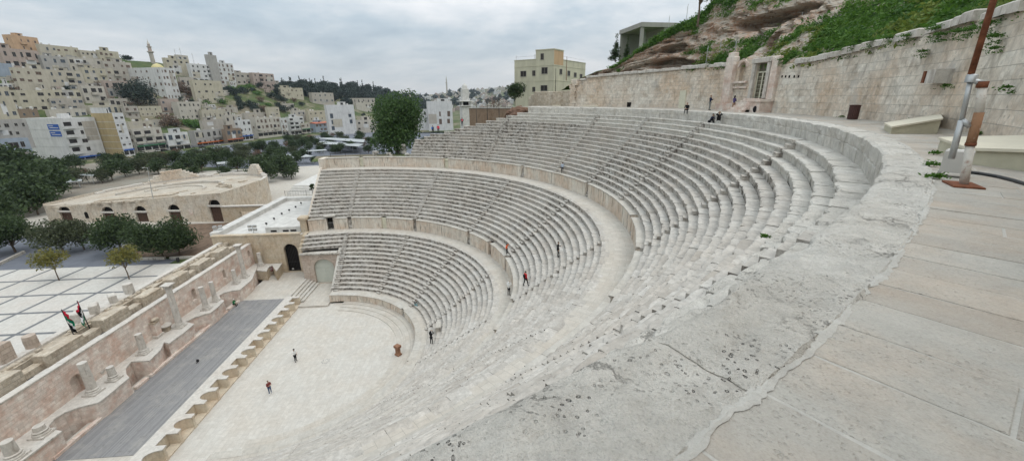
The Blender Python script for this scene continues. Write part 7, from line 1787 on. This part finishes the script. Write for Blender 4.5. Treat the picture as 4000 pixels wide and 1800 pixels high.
# unfinished concrete frame on the skyline
cf_ = thing('concrete_frame', 'unfinished concrete house frame open to the sky on the hillside', 'building', (0, 0, 0)); A_ = atd(2502, 160, 100); B_ = atd(2645, 130, 104); cf_.location = tuple(A_); u = (B_-A_)[:2]; Lc = np.linalg.norm(u); an = math.atan2(u[1], u[0]); cf_.rotation_euler.z = an; hc = float(atd(2502, 88, 100)[2]-A_[2])
cp = wallmat('conc', (.34,.33,.30))
mb = MB(); mb.box(0, .6, 0, .6, -4, hc-.9); mb.box(2.2, 2.7, 3., 3.5, -4, hc-.9); mb.box(5.4, Lc, 0, 11, -4, hc-.9); mb.box(0, 5.39, 10.5, 11, -4, hc-.9, 0, .4); mb.build('columns', cp, cf_, local=True)
mb = MB(); mb.box(-.2, Lc+.2, -.2, 11.2, hc-.9, hc); mb.build('roof_slab', cp, cf_, local=True)
# ================================================================ ROOF TANKS, AERIALS
tk = None
for (p, z) in TANKS:
    if tk is None:
        tk = thing('water_tank', 'white water tank on a flat roof of the hillside town', 'water tank', (p[0], p[1], z), 'water tanks on the roofs'); mb = MB(); mb.lathe([(.7, .3), (.72, 1.5), (.45, 1.75), (.2, 1.8)], n=12); mb.box(-.6, .6, -.6, .6, 0, .3); mb.build('tank', M['white'], tk, local=True)
    else: dup(tk, (p[0], p[1], z), 0, random.uniform(.8, 1.25))
for i, (x, yt, yb_) in enumerate([(708, 188, 218), (690, 192, 232), (756, 208, 238)]):
    P, d = march(x, 300); B = atd(x, yb_, d); h = float(atd(x, yt, d)[2]-B[2]); q = thing('roof_aerial', 'roof aerial mast on the middle skyline, '+['tallest', 'leftmost', 'rightmost'][i], 'aerial', B); mb = MB(); mb.tube([(0, 0, -6), (0, 0, h)], .18, 6); mb.build('mast', M['greymetal'], q, local=True); mb = MB(); mb.bbox((0, 0, h*.75), (1.2, .8, .8), .5, .1); mb.build('antenna', M['white'], q, local=True)
# ================================================================ GARDEN TREE, HILL BUSHES, FOREST, FAR HILL
gt = make_tree('garden', 'huge dark garden tree below the white mosque', 'leaffar', 24, 30, 5200, .62, None, 61, .1, .5, 16)
P, d = march(548, 412); gt.location = tuple(P-np.array([0, 0, 3])); gt.scale = (1., 1., 1.1)
hbush = make_tree('hb', 'dark bush on the slope of the town hill', 'leaffar', 6, 10, 700, .55, 'bushes on the town hill', 62, .1, .2, 8, name='bush', cat='bush'); hbr = make_tree('hb', 'bare brown bush on the slope of the town hill', 'leafbare', 6, 10, 600, .5, 'bushes on the town hill', 63, .1, .2, 8, name='bush', cat='bush'); hgr = make_tree('hb', 'green bush on the slope of the town hill', 'grass', 3, 9, 600, .5, 'bushes on the town hill', 64, .1, .2, 8, name='bush', cat='bush')
fst = set()
for x, y, k, s in [(720, 365, 'b', 1.3), (745, 380, 'b', 1.2), (700, 350, 'r', 1.2), (660, 490, 'r', 1.3), (690, 500, 'r', 1.2), (640, 500, 'r', 1.2), (720, 490, 'g', 1.4), (750, 495, 'g', 1.4), (770, 500, 'g', 1.2), (890, 370, 'd', 1.4), (925, 375, 'd', 1.4), (955, 368, 'd', 1.2), (930, 395, 'd', 1.), (1010, 345, 'd', 1.3), (1045, 352, 'd', 1.2), (990, 360, 'd', 1.), (985, 425, 'd', 1.4), (1000, 440, 'd', 1.2), (1030, 440, 'r', 1.2), (1060, 385, 'd', 1.2), (1090, 395, 'd', 1.2), (1110, 400, 'd', 1.), (1110, 440, 'd', 1.3), (1135, 430, 'd', 1.3), (1090, 420, 'd', 1.), (810, 385, 'g', 1.3), (840, 400, 'g', 1.4), (870, 405, 'g', 1.2), (950, 350, 'g', 1.4), (980, 348, 'g', 1.4), (900, 355, 'g', 1.3), (1005, 372, 'g', 1.3), (1150, 400, 'r', 1.), (1165, 465, 'd', 1.), (760, 330, 'd', 1.), (90, 400, 'r', 1.1), (60, 375, 'r', 1.), (470, 300, 'd', .9), (405, 380, 'r', .9), (455, 395, 'g', .8), (1290, 400, 'g', 1.), (1470, 440, 'd', 1.2), (1500, 420, 'g', 1.4), (1440, 425, 'g', 1.2), (1420, 455, 'd', 1.), (490, 225, 'd', .9), (505, 228, 'd', .8), (1050, 415, 'g', 1.1), (1020, 400, 'r', 1.1), (1180, 415, 'd', .9), (310, 395, 'd', .8), (800, 410, 'g', 1.1)]:
    src = {'b': hbr, 'r': hbr, 'd': hbush, 'g': hgr}[k]; P, d = march(x, y)
    if k not in fst and src.name not in fst: src.location = tuple(P); src.scale = (s,)*3; fst.add(src.name)
    else: dup(src, P, random.random()*6, s*random.uniform(.85, 1.15))
fc = make_tree('forest', 'dark cypress in the forest along the ridge', 'leaffar', 17, 5.5, 900, .8, 'forest trees along the ridge', 71, .06, .25, 12, 'cone', name='cypress', cat='tree'); fr = make_tree('forest', 'dark round pine in the forest along the ridge', 'leaffar', 14, 14, 1100, 1.05, 'forest trees along the ridge', 72, .15, .3, 9, name='pine', cat='tree')
random.seed(8); used_c = used_r = False
SKY_X = [1090, 1150, 1230, 1300, 1340, 1380, 1430, 1480, 1530, 1580, 1620, 1680]; SKY_Y = [342, 336, 330, 334, 330, 334, 344, 356, 364, 376, 390, 418]
for k in range(270):
    x = random.uniform(1090, 1690); ys_ = interp(x, SKY_X, SKY_Y); f = random.random()**.7; y = ys_+22+f*interp(x, [1090, 1250, 1400, 1690], [14, 36, 46, 34])
    P, d = march(x, y, 300)
    if d > 2900: continue
    s = min(3.2, 42/FPX*d/16)*random.uniform(.7, 1.15)
    if random.random() < .42:
        if not used_c: fc.location = tuple(P); fc.scale = (s,)*3; used_c = True
        else: dup(fc, P, random.random()*6, s)
    else:
        if not used_r: fr.location = tuple(P); fr.scale = (s,)*3; used_r = True
        else: dup(fr, P, random.random()*6, s)
# far hillside town
fh_ = [MB(), MB(), MB()]; base_h = []
for k, c in enumerate(('pale', 'white', 'pink')):
    mb = MB(); mb.box(-8, 8, -7, 7, -12, 9); mb.box(-3, 2, -2, 3, 9, 12)
    for f in range(3):
        for b in range(4): mb.box(-8.05, -7.98, -5.8+b*3.2, -4.2+b*3.2, 0+f*3., 1.5+f*3., 1)
    base_h.append(mb)
protos = []
for k, c in enumerate(('pale', 'white', 'pink')):
    o = base_h[k].build('far_house', [wallmat(c, COLS[c]), M['glass']]); tag(o, ['tiny pale house on the far hazy hillside', 'tiny white house on the far hazy hillside', 'tiny pinkish house on the far hazy hillside'][k], 'house', 'houses on the far hillside'); protos.append(o)
n_ = 0; first = [True]*3
while n_ < 290:
    x = random.uniform(1590, 2070); yt = interp(x, [1590, 1650, 1700, 1800, 1900, 2000, 2070], [388, 380, 372, 358, 350, 345, 340]); y = yt+random.random()**1.2*interp(x, [1590, 1750, 2070], [30, 78, 92])
    P, d = march(x, y, 900, 4600)
    if d >= 4500: continue
    k = random.randrange(3); s = random.uniform(.75, 1.5)
    if first[k]: o = protos[k]; first[k] = False
    else: o = protos[k].copy(); COL.objects.link(o)
    o.location = tuple(P); o.scale = (s, s, s*random.uniform(.8, 1.5)); o.rotation_euler.z = random.uniform(-.5, .5); n_ += 1
ft = None
for k in range(70):
    x = random.uniform(1600, 2080); yt = interp(x, [1590, 1650, 1700, 1800, 1900, 2000, 2070], [388, 380, 372, 358, 350, 345, 340]); y = yt+random.random()*70
    P, d = march(x, y, 900, 4600)
    if d >= 4500: continue
    if ft is None: ft = make_tree('far', 'dark tree among the houses of the far hillside', 'leaffar', 20, 18, 240, 2., 'trees on the far hillside', 73, .1, .5, 7); ft.location = tuple(P)
    else: dup(ft, P, random.random()*6, random.uniform(.8, 1.8))
P, d = march(1747, 375, 900, 4600); q = thing('far_minaret', 'tiny thin minaret on the far hillside skyline', 'minaret', P); mb = MB(); mb.lathe([(4, -10), (3.4, 60), (4.4, 62), (4.4, 66), (2.6, 67), (2.4, 80), (.3, 96)], n=8); mb.build('shaft', wallmat('stone', COLS['stone']), q, local=True)
# ================================================================ CARS, CANOPIES, RAILINGS
random.seed(9)
def car(name, label, mat, grp):
    c = thing(name, label, 'car', (0, 0, 0), grp)
    mb = MB(); prof = [(-2.1, .35), (2.1, .35), (2.15, .75), (1.2, .9), (-2.05, .95), (-2.15, .7)]
    mb.poly([(x, -.85, z) for x, z in prof]); mb.poly([(x, .85, z) for x, z in prof][::-1])
    for i in range(len(prof)): a, b = prof[i], prof[(i+1) % len(prof)]; mb.poly([(a[0], -.85, a[1]), (a[0], .85, a[1]), (b[0], .85, b[1]), (b[0], -.85, b[1])])
    mb.build('body', mat, c, local=True)
    mb = MB(); cab = [(-1.7, .94), (1.05, .92), (.35, 1.45), (-1.3, 1.47)]
    mb.poly([(x, -.72, z) for x, z in cab]); mb.poly([(x, .72, z) for x, z in cab][::-1])
    for i in range(4): a, b = cab[i], cab[(i+1) % 4]; mb.poly([(a[0], -.72, a[1]), (a[0], .72, a[1]), (b[0], .72, b[1]), (b[0], -.72, b[1])])
    mb.box(-1.25, .3, -.7, .7, 1.461, 1.5); mb.build('cabin', M['glass'], c, local=True)
    for x in (-1.35, 1.35):
        for y in (-.8, .8):
            mb = MB(); mb.tube([(x, y-.1, .33), (x, y+.1, .33)], .33, 12); mb.build('wheel', PM['black'], c, local=True)
    return c
cw = car('parked_car', 'white car parked on the street below the town', M['white'], 'cars along the street'); cdk = car('parked_car', 'dark car parked on the street below the town', M['blackmetal'], 'cars along the street')
i = 0
for x, y in [(420, 630), (440, 615), (620, 592), (640, 590), (700, 592), (930, 552), (1075, 530), (1090, 532), (1108, 531), (1125, 530), (1150, 528), (1160, 530), (1185, 527), (1210, 522), (560, 600), (790, 578), (850, 570), (1255, 520), (1285, 517)]:
    P = atz(x, y, .06); src = cw if i % 3 else cdk
    if i < 2: src.location = tuple(P); src.rotation_euler.z = -.27
    else: dup(src, P, -.27+random.uniform(-.1, .1), 1.0)
    i += 1
for x, y, lab in [(10, 705, 'blue bus behind the dark trees at the left edge'),]:
    P = atz(x, y+20, 0); b = thing('bus', lab, 'bus', P, None, .5); mb = MB(); mb.bbox((0, 0, .4), (11, 2.5, 2.8), 0, .2); mb.build('body', M['awnblue'], b, local=True); mb = MB(); mb.box(-5, 5, -1.27, -1.255, 1.7, 2.6); mb.build('window_band', M['glass'], b, local=True)
    for xx in (-3.5, 3.5): mb = MB(); mb.tube([(xx, -1.3, .5), (xx, 1.3, .5)], .5, 12); mb.build('wheel', PM['black'], b, local=True)
def canopy(label, pts, zr, th=.25):
    """roof corner pixels at height zr, slim posts"""
    G = [atz(x, y, zr) for x, y in pts]; c = sum(G)/len(G); t = thing('canopy', label, 'canopy', (c[0], c[1], 0), 'pale canopies in the park')
    if sum(G[k-1][0]*G[k][1]-G[k][0]*G[k-1][1] for k in range(len(G))) < 0: G = G[::-1]
    mb = MB(); mb.prism([(g[0], g[1]) for g in G], zr-th, zr, 0, .3, bottom=True); mb.build('roof', M['canopy'], t)
    for g in G:
        q = c+(g-c)*.7; mb = MB(); mb.tube([(q[0], q[1], 0), (q[0], q[1], zr-th)], .09, 6); mb.build('post', M['greymetal'], t)
canopy('pale pitched canopy behind the far left corner of the round ruin', [(300, 682), (362, 686), (383, 673), (330, 677)], 4)
canopy('long low pale canopy left of the pitched one', [(220, 703), (320, 700), (318, 706), (232, 714)], 3)
canopy('long pale canopy roof between the park trees', [(845, 634), (915, 628), (914, 634), (848, 641)], 3.5)
canopy('triangular pale canopy left of the middle tier end, farther', [(978, 612), (1035, 605), (1028, 616)], 4)
canopy('triangular pale canopy at the middle tier end', [(1175, 614), (1227, 611), (1195, 603)], 4)
canopy('flat grey canopy behind the railing', [(1190, 592), (1278, 587), (1270, 583), (1195, 588)], 4)
canopy('wide pale market roof beyond the railing', [(1225, 540), (1420, 556), (1425, 545), (1290, 538)], 6)
canopy('grey market roof below the wide pale one', [(1240, 560), (1400, 572), (1420, 562), (1250, 552)], 5)
canopy('pale ribbed canopy behind the dark park trees', [(1095, 612), (1148, 616), (1145, 604), (1105, 602)], 4)
def railing(label, pts, h=1.1, n=12):
    t = thing('railing', label, 'railing', pts[0]); mb = MB(); mp = MB()
    for a, b in zip(pts[:-1], pts[1:]):
        a, b = np.array(a), np.array(b); up = np.array([0, 0, h]); mb.tube([a+up, b+up], .03, 6); mb.tube([a+up*.12, b+up*.12], .025, 6)
        for k in range(n): q = a+(b-a)*k/n; mp.tube([q+up*.12, q+up], .014, 4, cap=False)
        for q in (a, b): mb.tube([q, q+up*1.1], .04, 6)
    mb.build('rails', M['blackmetal'], t); mp.build('bars', M['blackmetal'], t)
railing('black railing along the top of the tall end wall', [pol(43.6, 9, 20.4), pol(43.8, 5, 20.4), pol(43.9, 1, 20.4), pol(43.9, -3, 20.4), pol(43.9, -7, 20.4), pol(43.7, -11, 20.4)], 1.2, 14)
railing('black railing at the upper edge of the white annex roof', [(56.6, 24.2, 8.7), (56.6, 19, 8.7), (56.6, 13, 8.7)], 2.0, 8)
for i, (x, y, s) in enumerate([(1575, 598, 1.), (1590, 612, .8), (1470, 605, .9), (1520, 608, .7)]):
    P = atz(x, y, 20.3); mb = MB(); 
    for k in range(4 if i < 1 else 2): mb.bbox((P[0]+random.uniform(-.3, .3), P[1]+random.uniform(-.4, .4), 20.2+k*.55*s), (1.3*s, 1.0*s, .55*s), random.random(), .08, 0, random.random()*.5)
    tag(mb.build('stone_pile', M['marble'], origin=P), ['tall stack of pale blocks at the foot of the ruined steps', 'small pair of pale blocks beside the tall stack', 'pale loose blocks by the terrace railing, leftmost', 'pale loose blocks under the big pine'][i], 'stone blocks')
mb = MB(); A = atz(1130, 765, 0.)
st_ = thing('park_steps', 'flight of pale steps between the annex roof and the park', 'steps', A)
for k in range(7): mb.box(A[0]+k*1.0, A[0]+40, A[1]-16, A[1]+1, -.3, .35*(k+1), 0, random.random()*.5)
mb.build('step_blocks', M['white'], st_)
# small weathered houses filling the left town slope
random.seed(101)
fill_n = 0
for k in range(900):
    if fill_n >= 135: break
    x = random.uniform(-20, 1060); y0_ = interp(x, [0, 460, 740, 1070], [215, 265, 300, 355]); y1_ = interp(x, [0, 300, 500, 700, 1070], [400, 400, 430, 440, 440]); y = random.uniform(y0_, y1_)
    if 860 < x < 1075 and y > 340 and random.random() < .8: continue
    if 480 < x < 700 and y < 400: continue
    P, d = march(x, y)
    if d > 1200: continue
    w_ = random.uniform(26, 62)*380/d; h_ = random.uniform(16, 40)*380/d
    h = H_('small weathered house packed among others on the town slope', x, x+w_*.18, x+w_, y-h_, y, random.choice(['stone', 'pale', 'grey', 'pink', 'cream', 'yellow', 'pale', 'stone', 'brown', 'white', 'white']), 2 if h_*d/380 > 34 else 1, random.choice((2, 3, 4)), 1, random.uniform(-24, 0), None, 'house', random.uniform(.3, .55), random.uniform(.35, .5), group='small houses packed on the town slope', tanks=0, parapet=.4)
    fill_n += 1

# dark bushes and small trees squeezed between the houses
for k in range(70):
    x = random.uniform(0, 1060); y = random.uniform(interp(x, [0, 460, 740, 1070], [230, 275, 310, 365]), interp(x, [0, 300, 500, 700, 1070], [450, 440, 470, 480, 470]))
    P, d = march(x, y)
    if d > 1300: continue
    dup(random.choice((hbush, hbush, hbr)), P+np.array([0, 0, random.uniform(0, 2)]), random.random()*6, random.uniform(.45, .9))
# ================================================================ AIR
hzb = MB(); hzb.box(-150, 4640, -1640, 2440, -3, 260)
N = NT('pale_haze'); N.n.remove(N.b); pv = N.node('ShaderNodeVolumePrincipled'); pv.inputs['Color'].default_value = (.80,.90,1.,1); pv.inputs['Density'].default_value = .00007; pv.inputs['Anisotropy'].default_value = .2
N.link(pv.outputs[0], N.n['Material Output'].inputs['Volume'])
tag(hzb.build('haze', N.mat), 'pale bluish haze over the valley', 'haze', kind='stuff')
